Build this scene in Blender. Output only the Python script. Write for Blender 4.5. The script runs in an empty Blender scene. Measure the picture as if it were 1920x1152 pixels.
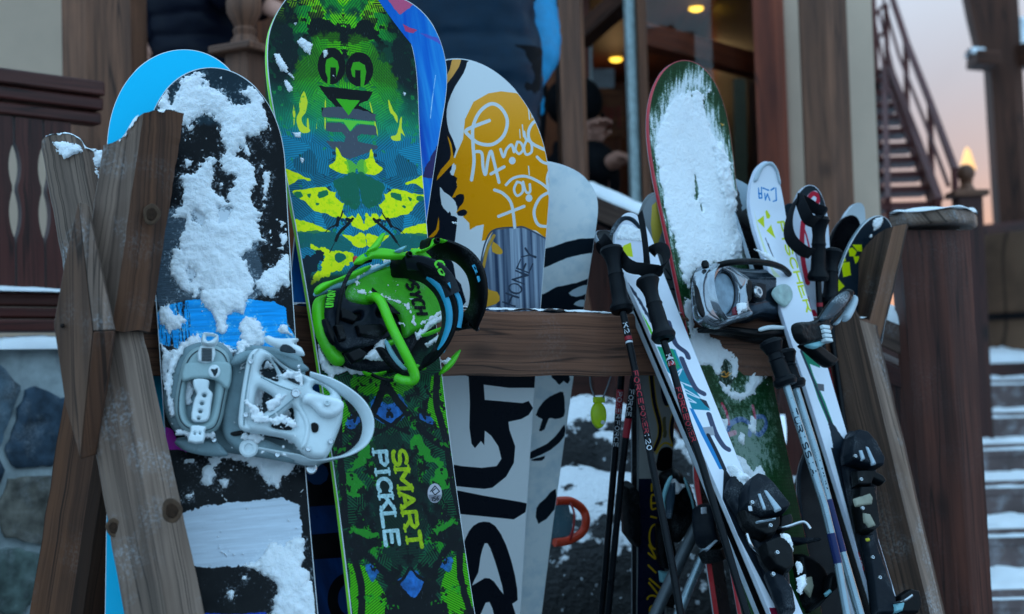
# Snowboards and skis leaning on a timber rack in front of a mountain lodge at dusk.
import bpy, bmesh
from mathutils import Matrix, Vector
import math, random
import numpy as np
# ---------------------------------------------------------------- camera geometry (a 50 mm lens, crouching eye height)
CAM = np.array((0.0, 0.0, 0.92)); FPX = 2667.0; PITCH = math.radians(2.7); ROLL = math.radians(1.7)
_up = np.array((0, -math.sin(PITCH), math.cos(PITCH)))
FW = np.array((0, math.cos(PITCH), math.sin(PITCH)))
RT = math.cos(ROLL) * np.array((1.0, 0, 0)) - math.sin(ROLL) * _up
UP = math.sin(ROLL) * np.array((1.0, 0, 0)) + math.cos(ROLL) * _up

def ray(px, py):
    return FW + (px - 960) / FPX * RT - (py - 576) / FPX * UP

def P(px, py, Y):                       # the point seen at photo pixel (px, py) whose depth is Y metres
    d = ray(px, py)
    return CAM + d * (Y / d[1])

def nrm(a):
    a = np.asarray(a, float)
    return a / np.linalg.norm(a)

class Frame:                            # a plane with its own axes: u across, v along, n out towards the viewer
    def __init__(s, top, bot, theta):
        pt, pb = P(*top), P(*bot)
        s.v = nrm(pt - pb)
        r = np.array((math.cos(math.radians(theta)), math.sin(math.radians(theta)), 0))
        s.u = nrm(r - r.dot(s.v) * s.v)
        s.n = np.cross(s.u, s.v)
        s.o = pb
    def uv(s, px, py, n=0.0):
        d = ray(px, py)
        o = s.o + s.n * n
        t = (o - CAM).dot(s.n) / d.dot(s.n)
        q = CAM + d * t - o
        return q.dot(s.u), q.dot(s.v)
    def at(s, px, py, n=0.0):
        u, v = s.uv(px, py, n)
        return s.o + s.u * u + s.v * v + s.n * n
    def pt(s, u, v, n=0.0):
        return s.o + s.u * u + s.v * v + s.n * n
    def ground(s):
        return -s.o[2] / s.v[2]

def proj(p):
    d = np.asarray(p) - CAM
    z = d.dot(FW)
    return 960 + d.dot(RT) / z * FPX, 576 - d.dot(UP) / z * FPX
# ---------------------------------------------------------------- camera, world, sun, exposure
SC = bpy.context.scene
COL = SC.collection
cd = bpy.data.cameras.new('camera'); cam = bpy.data.objects.new('camera', cd); COL.objects.link(cam)
cd.sensor_width = 36.0; cd.lens = 36.0 * FPX / 1920; cd.clip_start = 0.05; cd.clip_end = 3000
cd.dof.use_dof = True; cd.dof.focus_distance = 2.52; cd.dof.aperture_fstop = 3.4
cam.matrix_world = Matrix(((RT[0], UP[0], -FW[0], CAM[0]), (RT[1], UP[1], -FW[1], CAM[1]), (RT[2], UP[2], -FW[2], CAM[2]), (0, 0, 0, 1)))
SC.camera = cam
SUN_EL, SUN_AZ = math.radians(3.0), math.radians(38.0)       # azimuth from +Y towards +X
W = bpy.data.worlds.new('World'); SC.world = W; W.use_nodes = True
nt = W.node_tree; bg = nt.nodes['Background']
sky = nt.nodes.new('ShaderNodeTexSky'); sky.sky_type = 'NISHITA'; sky.sun_disc = False
sky.sun_elevation = SUN_EL; sky.sun_rotation = SUN_AZ; sky.air_density = 1.2; sky.dust_density = 2.0; sky.ozone_density = 3.0
# high thin cloud: an even veil over the clear dusk sky, lavender overhead and warmer low down
tc = nt.nodes.new('ShaderNodeTexCoord'); sep = nt.nodes.new('ShaderNodeSeparateXYZ'); nt.links.new(tc.outputs['Generated'], sep.inputs[0])
def ramp(node, stops):
    e = node.color_ramp.elements
    while len(e) > 2: e.remove(e[-1])
    for i, (p, c) in enumerate(stops):
        s = e[i] if i < 2 else e.new(p)
        s.position = p; s.color = (*c, 1)
crs = []
for stops in ([(0.0, (3.2, 1.7, 1.2)), (0.085, (2.4, 1.4, 1.25)), (0.13, (1.9, 1.5, 1.65)), (0.19, (1.8, 1.85, 2.2)), (0.28, (2.2, 2.7, 3.3)), (1.0, (2.4, 4.7, 6.6))],      # towards the set sun
              [(0.0, (2.3, 3.7, 4.9)), (0.2, (2.4, 4.0, 5.4)), (0.26, (2.5, 4.1, 5.6)), (0.5, (2.7, 4.5, 6.2)), (1.0, (2.7, 4.6, 6.5))]):     # away from it
    cr = nt.nodes.new('ShaderNodeValToRGB'); nt.links.new(sep.outputs[2], cr.inputs[0]); ramp(cr, stops); crs.append(cr)
dt = nt.nodes.new('ShaderNodeVectorMath'); dt.operation = 'DOT_PRODUCT'; nt.links.new(tc.outputs['Generated'], dt.inputs[0])
dt.inputs[1].default_value = (math.sin(SUN_AZ), math.cos(SUN_AZ), 0)
ms = nt.nodes.new('ShaderNodeMapRange'); ms.interpolation_type = 'SMOOTHSTEP'; ms.inputs['From Min'].default_value = 0.1; ms.inputs['From Max'].default_value = 0.85
nt.links.new(dt.outputs['Value'], ms.inputs[0])
cr = nt.nodes.new('ShaderNodeMix'); cr.data_type = 'RGBA'; nt.links.new(ms.outputs[0], cr.inputs[0])
nt.links.new(crs[1].outputs[0], cr.inputs[6]); nt.links.new(crs[0].outputs[0], cr.inputs[7])
nz = nt.nodes.new('ShaderNodeTexNoise'); nz.inputs['Scale'].default_value = 3.0; nz.inputs['Detail'].default_value = 7.0; nz.inputs['Distortion'].default_value = 0.6
nt.links.new(tc.outputs['Generated'], nz.inputs['Vector'])
mr = nt.nodes.new('ShaderNodeMapRange'); mr.inputs['From Min'].default_value = 0.3; mr.inputs['From Max'].default_value = 0.7; mr.inputs['To Min'].default_value = 0.8; mr.inputs['To Max'].default_value = 1.14
nt.links.new(nz.outputs[0], mr.inputs[0])
mm = nt.nodes.new('ShaderNodeVectorMath'); mm.operation = 'SCALE'
nt.links.new(cr.outputs[2], mm.inputs[0]); nt.links.new(mr.outputs[0], mm.inputs['Scale'])
mx = nt.nodes.new('ShaderNodeMix'); mx.data_type = 'RGBA'; mx.inputs[0].default_value = 0.85
nt.links.new(sky.outputs[0], mx.inputs[6]); nt.links.new(mm.outputs[0], mx.inputs[7])
nt.links.new(mx.outputs[2], bg.inputs['Color']); bg.inputs['Strength'].default_value = 0.15
sd = bpy.data.lights.new('sun', 'SUN'); sd.energy = 0.12; sd.angle = math.radians(20); sd.color = (1, 0.72, 0.5)
so = bpy.data.objects.new('sun', sd); COL.objects.link(so)
so.rotation_euler = Vector((-math.sin(SUN_AZ) * math.cos(SUN_EL), -math.cos(SUN_AZ) * math.cos(SUN_EL), -math.sin(SUN_EL))).to_track_quat('-Z', 'Y').to_euler()
SC.view_settings.view_transform = 'Standard'; SC.view_settings.look = 'None'
SC.view_settings.exposure = 1.12; SC.view_settings.gamma = 1.0; SC.view_settings.use_curve_mapping = False
random.seed(7); RNG = np.random.default_rng(7)

# ---------------------------------------------------------------- materials
def lin(c):
    c = np.asarray(c, float) / 255.0
    return tuple(np.where(c <= 0.04045, c / 12.92, ((c + 0.055) / 1.055) ** 2.4))
def base(name):
    m = bpy.data.materials.new(name); m.use_nodes = True
    return m, m.node_tree, m.node_tree.nodes['Principled BSDF']
def noise(nt, vec, scale, detail=3.0, dist=0.0):
    n = nt.nodes.new('ShaderNodeTexNoise'); n.inputs['Scale'].default_value = scale
    n.inputs['Detail'].default_value = detail; n.inputs['Distortion'].default_value = dist
    if vec is not None: nt.links.new(vec, n.inputs['Vector'])
    return n.outputs[0]
def mrange(nt, src, a, b, c, d):
    n = nt.nodes.new('ShaderNodeMapRange')
    for k, v in zip(('From Min', 'From Max', 'To Min', 'To Max'), (a, b, c, d)): n.inputs[k].default_value = v
    nt.links.new(src, n.inputs[0]); return n.outputs[0]
def mixc(nt, fac, a, b):
    n = nt.nodes.new('ShaderNodeMix'); n.data_type = 'RGBA'
    for s, v in ((0, fac), (6, a), (7, b)):
        if isinstance(v, (tuple, list)): n.inputs[s].default_value = (*v, 1)
        elif isinstance(v, (int, float)): n.inputs[s].default_value = v
        else: nt.links.new(v, n.inputs[s])
    return n.outputs[2]
def bump(nt, bs, src, strength, dist):
    b = nt.nodes.new('ShaderNodeBump'); b.inputs['Strength'].default_value = strength; b.inputs['Distance'].default_value = dist
    nt.links.new(src, b.inputs['Height']); nt.links.new(b.outputs[0], bs.inputs['Normal'])
def objco(nt):
    return nt.nodes.new('ShaderNodeTexCoord').outputs['Object']
def frost(nt, col, amount, vec, scale=18.0):     # dusting of rime in patches
    a = noise(nt, vec, scale, 9.0); b = noise(nt, vec, scale * 22, 2.0)
    f = nt.nodes.new('ShaderNodeMath'); f.operation = 'MULTIPLY'
    nt.links.new(mrange(nt, a, 0.5, 0.8, 0, amount * 1.6), f.inputs[0]); nt.links.new(mrange(nt, b, 0.46, 0.66, 0.08, 0.9), f.inputs[1])
    return mixc(nt, f.outputs[0], col, (0.6, 0.65, 0.7))
MATS = {}
def plain(name, c, rough=0.5, metal=0.0, var=0.12, scale=30.0, bmp=0.0, fr=0.0, coat=0.0):
    if name in MATS: return MATS[name]
    m, nt, bs = base(name); v = objco(nt); c = lin(c)
    n = noise(nt, v, scale, 5.0)
    col = mixc(nt, mrange(nt, n, 0.3, 0.7, 0, 1), tuple(x * (1 - var) for x in c), tuple(min(1, x * (1 + var)) for x in c))
    if fr: col = frost(nt, col, fr, v)
    nt.links.new(col, bs.inputs['Base Color'])
    nt.links.new(mrange(nt, n, 0.3, 0.7, max(0.02, rough - 0.08), min(1, rough + 0.08)), bs.inputs['Roughness'])
    bs.inputs['Specular IOR Level'].default_value = 0.13 if sum(c) < 0.1 else 0.25 if sum(c) < 0.25 else 0.4
    bs.inputs['Metallic'].default_value = metal; bs.inputs['Coat Weight'].default_value = coat
    if bmp: bump(nt, bs, noise(nt, v, scale * 6, 4.0), bmp, 0.002)
    MATS[name] = m; return m
def wood(name, dark, light, fr=0.0, rough=0.75, gx=45.0, gy=1.6, red=None):
    if name in MATS: return MATS[name]
    m, nt, bs = base(name)
    uv = nt.nodes.new('ShaderNodeUVMap').outputs[0]
    oi = nt.nodes.new('ShaderNodeObjectInfo')
    mp = nt.nodes.new('ShaderNodeMapping'); mp.inputs['Scale'].default_value = (gx, gy, 1); nt.links.new(uv, mp.inputs[0])
    ad = nt.nodes.new('ShaderNodeVectorMath'); ad.operation = 'ADD'; nt.links.new(mp.outputs[0], ad.inputs[0])
    cm = nt.nodes.new('ShaderNodeCombineXYZ'); nt.links.new(mrange(nt, oi.outputs['Random'], 0, 1, 0, 40), cm.inputs[0]); nt.links.new(mrange(nt, oi.outputs['Random'], 0, 1, 0, 70), cm.inputs[2])
    nt.links.new(cm.outputs[0], ad.inputs[1]); v = ad.outputs[0]
    g1 = noise(nt, v, 1.0, 6.0, 0.35)
    mp2 = nt.nodes.new('ShaderNodeMapping'); mp2.inputs['Scale'].default_value = (gx * 4, gy * 2.2, 1); nt.links.new(uv, mp2.inputs[0])
    g2 = noise(nt, mp2.outputs[0], 1.0, 3.0, 0.4)
    mp3 = nt.nodes.new('ShaderNodeMapping'); mp3.inputs['Scale'].default_value = (7, 2.2, 1); nt.links.new(uv, mp3.inputs[0])
    g3 = noise(nt, mp3.outputs[0], 1.0, 4.0, 0.6)
    d, l = (tuple(np.array(lin(q)) * np.array((1.22, .98, .86))) for q in (dark, light))
    col = mixc(nt, mrange(nt, g1, 0.25, 0.75, 0, 1), d, l)
    col = mixc(nt, mrange(nt, g2, 0.48, 0.70, 0, 0.6), col, tuple(x * 0.35 for x in d))
    col = mixc(nt, mrange(nt, g3, 0.42, 0.62, 0, 0.6), col, lin(red) if red else tuple(0.5 * (a + b) for a, b in zip(d, l)))
    # knots: a few dark eyes
    vo = nt.nodes.new('ShaderNodeTexVoronoi'); mp4 = nt.nodes.new('ShaderNodeMapping'); mp4.inputs['Scale'].default_value = (8.0, 3.6, 1); nt.links.new(uv, mp4.inputs[0])
    nt.links.new(mp4.outputs[0], vo.inputs['Vector']); vo.inputs['Scale'].default_value = 1.0
    col = mixc(nt, mrange(nt, vo.outputs['Distance'], 0.08, 0.2, 0.85, 0), col, tuple(x * 0.3 for x in d))
    mp5 = nt.nodes.new('ShaderNodeMapping'); mp5.inputs['Scale'].default_value = (gx * 0.8, gy * 0.35, 1); nt.links.new(uv, mp5.inputs[0])
    ad5 = nt.nodes.new('ShaderNodeVectorMath'); ad5.operation = 'ADD'; nt.links.new(mp5.outputs[0], ad5.inputs[0]); nt.links.new(cm.outputs[0], ad5.inputs[1])
    g5 = noise(nt, ad5.outputs[0], 1.0, 2.0, 0.2)
    ck = nt.nodes.new('ShaderNodeMath'); ck.operation = 'MULTIPLY'     # drying cracks
    nt.links.new(mrange(nt, g5, 0.49, 0.5, 0, 1), ck.inputs[0]); nt.links.new(mrange(nt, g5, 0.503, 0.513, 1, 0), ck.inputs[1])
    col = mixc(nt, mrange(nt, ck.outputs[0], 0, 1, 0, 0.8), col, tuple(x * 0.25 for x in d))
    if fr: col = frost(nt, col, fr, objco(nt), 9.0)
    nt.links.new(col, bs.inputs['Base Color']); bs.inputs['Roughness'].default_value = rough
    bs.inputs['Specular IOR Level'].default_value = 0.3
    bump(nt, bs, g2, 0.35, 0.002)
    MATS[name] = m; return m
def snow_mat():
    m, nt, bs = base('snow'); v = objco(nt)
    n = noise(nt, v, 420.0, 6.0); n2 = noise(nt, v, 30.0, 6.0)
    nt.links.new(mixc(nt, n2, (0.80, 0.83, 0.87), (0.90, 0.92, 0.95)), bs.inputs['Base Color'])
    bs.inputs['Roughness'].default_value = 0.7; bs.inputs['Specular IOR Level'].default_value = 0.3
    bs.inputs['Subsurface Weight'].default_value = 0.3; bs.inputs['Subsurface Radius'].default_value = (.8, .9, 1.0); bs.inputs['Subsurface Scale'].default_value = 0.006
    bump(nt, bs, n, 0.9, 0.0022)
    return m
SNOW = snow_mat()
def emis(name, c, s):
    m, nt, bs = base(name); bs.inputs['Base Color'].default_value = (*lin(c), 1)
    bs.inputs['Emission Color'].default_value = (*lin(c), 1); bs.inputs['Emission Strength'].default_value = s
    return m
def image_mat(name, arr, rough=0.3, coat=0.0, fr=0.0):
    coat = 0.0
    h, w = arr.shape[:2]
    im = bpy.data.images.new(name, w, h); px = np.ones((h, w, 4), np.float32); px[..., :3] = np.clip(arr, 0, 255) / 255.0
    im.pixels.foreach_set(px.ravel()); im.update(); im.pack()
    m, nt, bs = base(name)
    t = nt.nodes.new('ShaderNodeTexImage'); t.image = im; t.extension = 'EXTEND'
    nt.links.new(nt.nodes.new('ShaderNodeUVMap').outputs[0], t.inputs[0])
    v = objco(nt); col = t.outputs[0]
    if fr: col = frost(nt, col, fr, v, 14.0)
    nt.links.new(col, bs.inputs['Base Color'])
    n = noise(nt, v, 40.0, 6.0)
    nt.links.new(mrange(nt, n, 0.3, 0.7, rough - 0.08, rough + 0.14), bs.inputs['Roughness'])
    bs.inputs['Specular IOR Level'].default_value = 0.12
    bump(nt, bs, noise(nt, v, 900.0, 2.0), 0.05, 0.0005)
    return m

# ---------------------------------------------------------------- mesh building
class MB:
    def __init__(s): s.v = []; s.f = []; s.uv = []; s.mi = []; s.cur = 0
    def add(s, verts, faces, uvs=None):
        o = len(s.v); s.v += [tuple(map(float, p)) for p in verts]
        for k, f in enumerate(faces):
            s.f.append([i + o for i in f]); s.mi.append(s.cur)
            s.uv.append(uvs[k] if uvs else None)
    def grid(s, pts, uvs=None, flip=False, closed=False):   # pts[r][c]
        R, C = len(pts), len(pts[0]); fs, us = [], []
        for r in range(R - 1):
            for c in range(C if closed else C - 1):
                c2 = (c + 1) % C
                q = [(r, c), (r, c2), (r + 1, c2), (r + 1, c)]
                if flip: q = q[::-1]
                fs.append([a * C + b for a, b in q])
                if uvs is not None: us.append([uvs[a][b] for a, b in q])
        s.add([p for row in pts for p in row], fs, us if uvs is not None else None)
    def box(s, c, ax, ay, az):          # centre and three half-axis vectors
        c, ax, ay, az = (np.asarray(q, float) for q in (c, ax, ay, az))
        vs = [c + i * ax + j * ay + k * az for k in (-1, 1) for j in (-1, 1) for i in (-1, 1)]
        fs = [[0, 2, 3, 1], [4, 5, 7, 6], [0, 1, 5, 4], [2, 6, 7, 3], [0, 4, 6, 2], [1, 3, 7, 5]]
        L = [np.linalg.norm(q) for q in (ax, ay, az)]; k = int(np.argmax(L)); o = [i for i in (0, 1, 2) if i != k]
        D = [q / max(l, 1e-9) for q, l in zip((ax, ay, az), L)]
        us = []
        for fi, f in enumerate(fs):
            pair = [(0, 1), (0, 1), (0, 2), (0, 2), (1, 2), (1, 2)][fi]
            a, b = pair if pair[1] == k else (pair[1], pair[0]) if pair[0] == k else pair
            us.append([((vs[i] - c).dot(D[a]) + fi * 0.37 + s_off(c), (vs[i] - c).dot(D[b]) + fi * 0.71) for i in f])
        s.add(vs, fs, us)
    def bar(s, a, b, w, h, side):       # box from a to b, w along side, h along the other normal
        a, b = np.asarray(a, float), np.asarray(b, float); d = nrm(b - a)
        sd_ = nrm(np.asarray(side, float) - np.dot(side, d) * d); t = np.cross(d, sd_)
        s.box((a + b) / 2, sd_ * w / 2, t * h / 2, (b - a) / 2)
    def tube(s, path, r, n=10, closed=False, caps=True):
        path = [np.asarray(p, float) for p in path]; N = len(path)
        rs = r if isinstance(r, (list, tuple, np.ndarray)) else [r] * N
        rows, up, ln = [], None, 0
        uvs = []
        for i in range(N):
            d = nrm(path[(i + 1) % N] - path[i - 1]) if closed else nrm(path[min(i + 1, N - 1)] - path[max(i - 1, 0)])
            if up is None:
                up = np.cross(d, (0, 0, 1)) if abs(d[2]) < 0.9 else np.cross(d, (1, 0, 0))
            up = nrm(up - up.dot(d) * d); w = np.cross(d, up)
            if i: ln += np.linalg.norm(path[i] - path[i - 1])
            rows.append([path[i] + rs[i] * (math.cos(2 * math.pi * k / n) * up + math.sin(2 * math.pi * k / n) * w) for k in range(n)])
            uvs.append([(k / n * 6.28 * rs[i], ln) for k in range(n)])
        if closed: rows.append(rows[0]); uvs.append(uvs[0])
        s.grid(rows, uvs, closed=True, flip=False)
        if caps and not closed:
            s.add(rows[0], [list(range(n))[::-1]]); s.add(rows[-1], [list(range(n))])
    def ribbon(s, path, wd, w, t):      # strap: centre path, width direction(s), width, thickness
        path = [np.asarray(p, float) for p in path]; N = len(path)
        wds = wd if isinstance(wd, list) else [wd] * N
        ws = w if isinstance(w, (list, tuple)) else [w] * N
        rows, uvs, ln = [], [], 0
        for i in range(N):
            d = nrm(path[min(i + 1, N - 1)] - path[max(i - 1, 0)])
            a = nrm(np.asarray(wds[i], float) - np.dot(wds[i], d) * d); b = np.cross(d, a)
            if i: ln += np.linalg.norm(path[i] - path[i - 1])
            h, q = ws[i] / 2, t / 2
            rows.append([path[i] + x * a + y * b for x, y in ((-h, -q * .5), (-h + q, -q), (h - q, -q), (h, -q * .5), (h, q * .5), (h - q, q), (-h + q, q), (-h, q * .5))])
            uvs.append([(0.01 * k, ln) for k in range(8)])
        s.grid(rows, uvs, closed=True)
        s.add(rows[0], [list(range(8))[::-1]]); s.add(rows[-1], [list(range(8))])
    def prism(s, poly, off, along=None):            # closed outline (3D points) pushed along off
        n = len(poly); off = np.asarray(off, float); poly = [np.asarray(p, float) for p in poly]
        e1 = nrm(poly[1] - poly[0]) if along is None else nrm(along); e2 = nrm(np.cross(off, e1)); o = poly[0]
        uv = [((p - o).dot(e2), (p - o).dot(e1)) for p in poly]
        s.add(poly + [p + off for p in poly], [list(range(n)), [n + i for i in range(n)][::-1]] + [[(i + 1) % n, i, n + i, n + (i + 1) % n] for i in range(n)],
              [uv, uv[::-1]] + [[uv[(i + 1) % n], uv[i], (uv[i][0] + .02, uv[i][1]), (uv[(i + 1) % n][0] + .02, uv[(i + 1) % n][1])] for i in range(n)])
    def lathe(s, prof, o, n=24, ax=(0, 0, 1)):     # prof [(r, h)]
        az = nrm(ax); ux = nrm(np.cross(az, (0.3, 1, 0.1))); uy = np.cross(az, ux); o = np.asarray(o, float)
        rows = [[o + az * h + max(r, 1e-4) * (math.cos(2 * math.pi * k / n) * ux + math.sin(2 * math.pi * k / n) * uy) for k in range(n)] for r, h in prof]
        s.grid(rows, [[(k / n * .3, h) for k in range(n)] for r, h in prof], closed=True)
    def ball(s, c, r, n=12, sq=(1, 1, 1)):
        rows = [[np.asarray(c) + r * np.array((math.sin(a) * math.cos(b) * sq[0], math.sin(a) * math.sin(b) * sq[1], math.cos(a) * sq[2])) for b in (2 * math.pi * k / n for k in range(n))] for a in (math.pi * max(0.01, min(.99, j / (n // 2 + 1))) for j in range(n // 2 + 2))]
        s.grid(rows, [[(k * .02, j * .02) for k in range(n)] for j in range(len(rows))], closed=True)
    def make(s, name, mats, parent=None, smooth=35, bevel=0.0, **props):
        me = bpy.data.meshes.new(name); me.from_pydata(s.v, [], s.f)
        if not isinstance(mats, (list, tuple)): mats = [mats]
        for m in mats: me.materials.append(m)
        if len(mats) > 1: me.polygons.foreach_set('material_index', s.mi)
        uvl = me.uv_layers.new(name='UVMap')
        flat = []
        for f, u in zip(s.f, s.uv):
            if u is None: flat += [c for i in f for c in (s.v[i][0], s.v[i][2])]
            else: flat += [float(c) for q in u for c in q]
        uvl.data.foreach_set('uv', flat)
        me.validate()
        bm = bmesh.new(); bm.from_mesh(me); bmesh.ops.recalc_face_normals(bm, faces=bm.faces); bm.to_mesh(me); bm.free()
        if smooth:
            me.polygons.foreach_set('use_smooth', [True] * len(me.polygons)); me.set_sharp_from_angle(angle=math.radians(smooth))
        o = bpy.data.objects.new(name, me); COL.objects.link(o)
        if bevel:
            b = o.modifiers.new('bevel', 'BEVEL'); b.width = bevel; b.segments = 2; b.limit_method = 'ANGLE'; b.angle_limit = math.radians(40)
        if parent is not None: o.parent = parent
        for k, q in props.items(): o[k] = q
        return o
def s_off(c): return (math.sin(c[0] * 91.7 + c[2] * 37.1) * 43758.5) % 3.0
def thing(name, label, cat, group=None, loc=(0, 0, 0)):
    o = bpy.data.objects.new(name, None); o.empty_display_size = 0.1; COL.objects.link(o)
    o['label'] = label; o['category'] = cat
    if group: o['group'] = group
    return o
def tag(o, label, cat=None, group=None, kind=None):
    o['label'] = label
    if cat: o['category'] = cat
    if group: o['group'] = group
    if kind: o['kind'] = kind
    return o

# ---------------------------------------------------------------- 2D fields: noise, distance to outlines, contours
def vnoise(x, y, seed=0):
    xi, yi = np.floor(x).astype(np.int64), np.floor(y).astype(np.int64); xf, yf = x - xi, y - yi
    def h(a, b):
        n = (a * 374761393 + b * 668265263 + seed * 1442695041) & 0xffffffff
        n = ((n ^ (n >> 13)) * 1274126177) & 0xffffffff
        return ((n ^ (n >> 16)) & 0xffff) / 65535.0
    u, w = xf * xf * (3 - 2 * xf), yf * yf * (3 - 2 * yf)
    return (h(xi, yi) * (1 - u) + h(xi + 1, yi) * u) * (1 - w) + (h(xi, yi + 1) * (1 - u) + h(xi + 1, yi + 1) * u) * w
def fbm(x, y, seed=0, oct=4):
    r, a, t = 0, 0.5, 0
    for i in range(oct): r = r + a * vnoise(x * 2 ** i, y * 2 ** i, seed + i * 7); t += a; a *= 0.55
    return r / t - 0.5
def sdf(poly, X, Y):                     # signed distance, positive inside
    p = np.asarray(poly, float); d2 = np.full(X.shape, 1e9); ins = np.zeros(X.shape, bool)
    for (x1, y1), (x2, y2) in zip(p, np.roll(p, -1, 0)):
        ex, ey = x2 - x1, y2 - y1; l = ex * ex + ey * ey + 1e-12
        t = np.clip(((X - x1) * ex + (Y - y1) * ey) / l, 0, 1)
        d2 = np.minimum(d2, (X - x1 - t * ex) ** 2 + (Y - y1 - t * ey) ** 2)
        c = (y1 > Y) != (y2 > Y)
        ins ^= c & (X < (x2 - x1) * (Y - y1) / (y2 - y1 + 1e-12) + x1)
    return np.where(ins, 1, -1) * np.sqrt(d2)
def seg_d(pts, X, Y):                    # distance to an open polyline
    p = np.asarray(pts, float); d2 = np.full(X.shape, 1e9)
    for (x1, y1), (x2, y2) in zip(p[:-1], p[1:]):
        ex, ey = x2 - x1, y2 - y1; l = ex * ex + ey * ey + 1e-12
        t = np.clip(((X - x1) * ex + (Y - y1) * ey) / l, 0, 1)
        d2 = np.minimum(d2, (X - x1 - t * ex) ** 2 + (Y - y1 - t * ey) ** 2)
    return np.sqrt(d2)
def smooth(pts, n=6, closed=False):      # Catmull-Rom through points of any dimension
    p = [np.asarray(q, float) for q in pts]; N = len(p); out = []
    for i in range(N if closed else N - 1):
        a, b, c, d = (p[(i - 1) % N], p[i], p[(i + 1) % N], p[(i + 2) % N]) if closed else (p[max(i - 1, 0)], p[i], p[i + 1], p[min(i + 2, N - 1)])
        for k in range(n):
            t = k / n; out.append(0.5 * (2 * b + (c - a) * t + (2 * a - 5 * b + 4 * c - d) * t * t + (3 * b - a - 3 * c + d) * t ** 3))
    if not closed: out.append(p[-1])
    return out
def contour_mesh(F, X, Y):               # marching squares: triangulated F>0 region -> verts (x, y, F), faces, is_edge
    R, C = F.shape; vid = {}; V = []; faces = []
    ins = F > 0
    def gv(r, c):
        k = (r, c)
        if k not in vid: vid[k] = len(V); V.append((X[r, c], Y[r, c], F[r, c], 0))
        return vid[k]
    def ev(a, b):
        k = (a, b) if a < b else (b, a)
        if k not in vid:
            (r1, c1), (r2, c2) = k; f1, f2 = F[r1, c1], F[r2, c2]; t = f1 / (f1 - f2); t = min(max(t, 0.02), 0.98)
            vid[k] = len(V); V.append((X[r1, c1] * (1 - t) + X[r2, c2] * t, Y[r1, c1] * (1 - t) + Y[r2, c2] * t, 0.0, 1))
        return vid[k]
    s = ins[:-1, :-1].astype(int) + ins[:-1, 1:] + ins[1:, :-1] + ins[1:, 1:]
    for r, c in zip(*np.nonzero(s)):
        q = [(r, c), (r, c + 1), (r + 1, c + 1), (r + 1, c)]
        if s[r, c] == 4: faces.append([gv(*k) for k in q]); continue
        f = []
        for i in range(4):
            a, b = q[i], q[(i + 1) % 4]
            if ins[a]: f.append(gv(*a))
            if ins[a] != ins[b]: f.append(ev(a, b))
        if len(f) >= 3: faces.append(f)
    return V, faces
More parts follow.
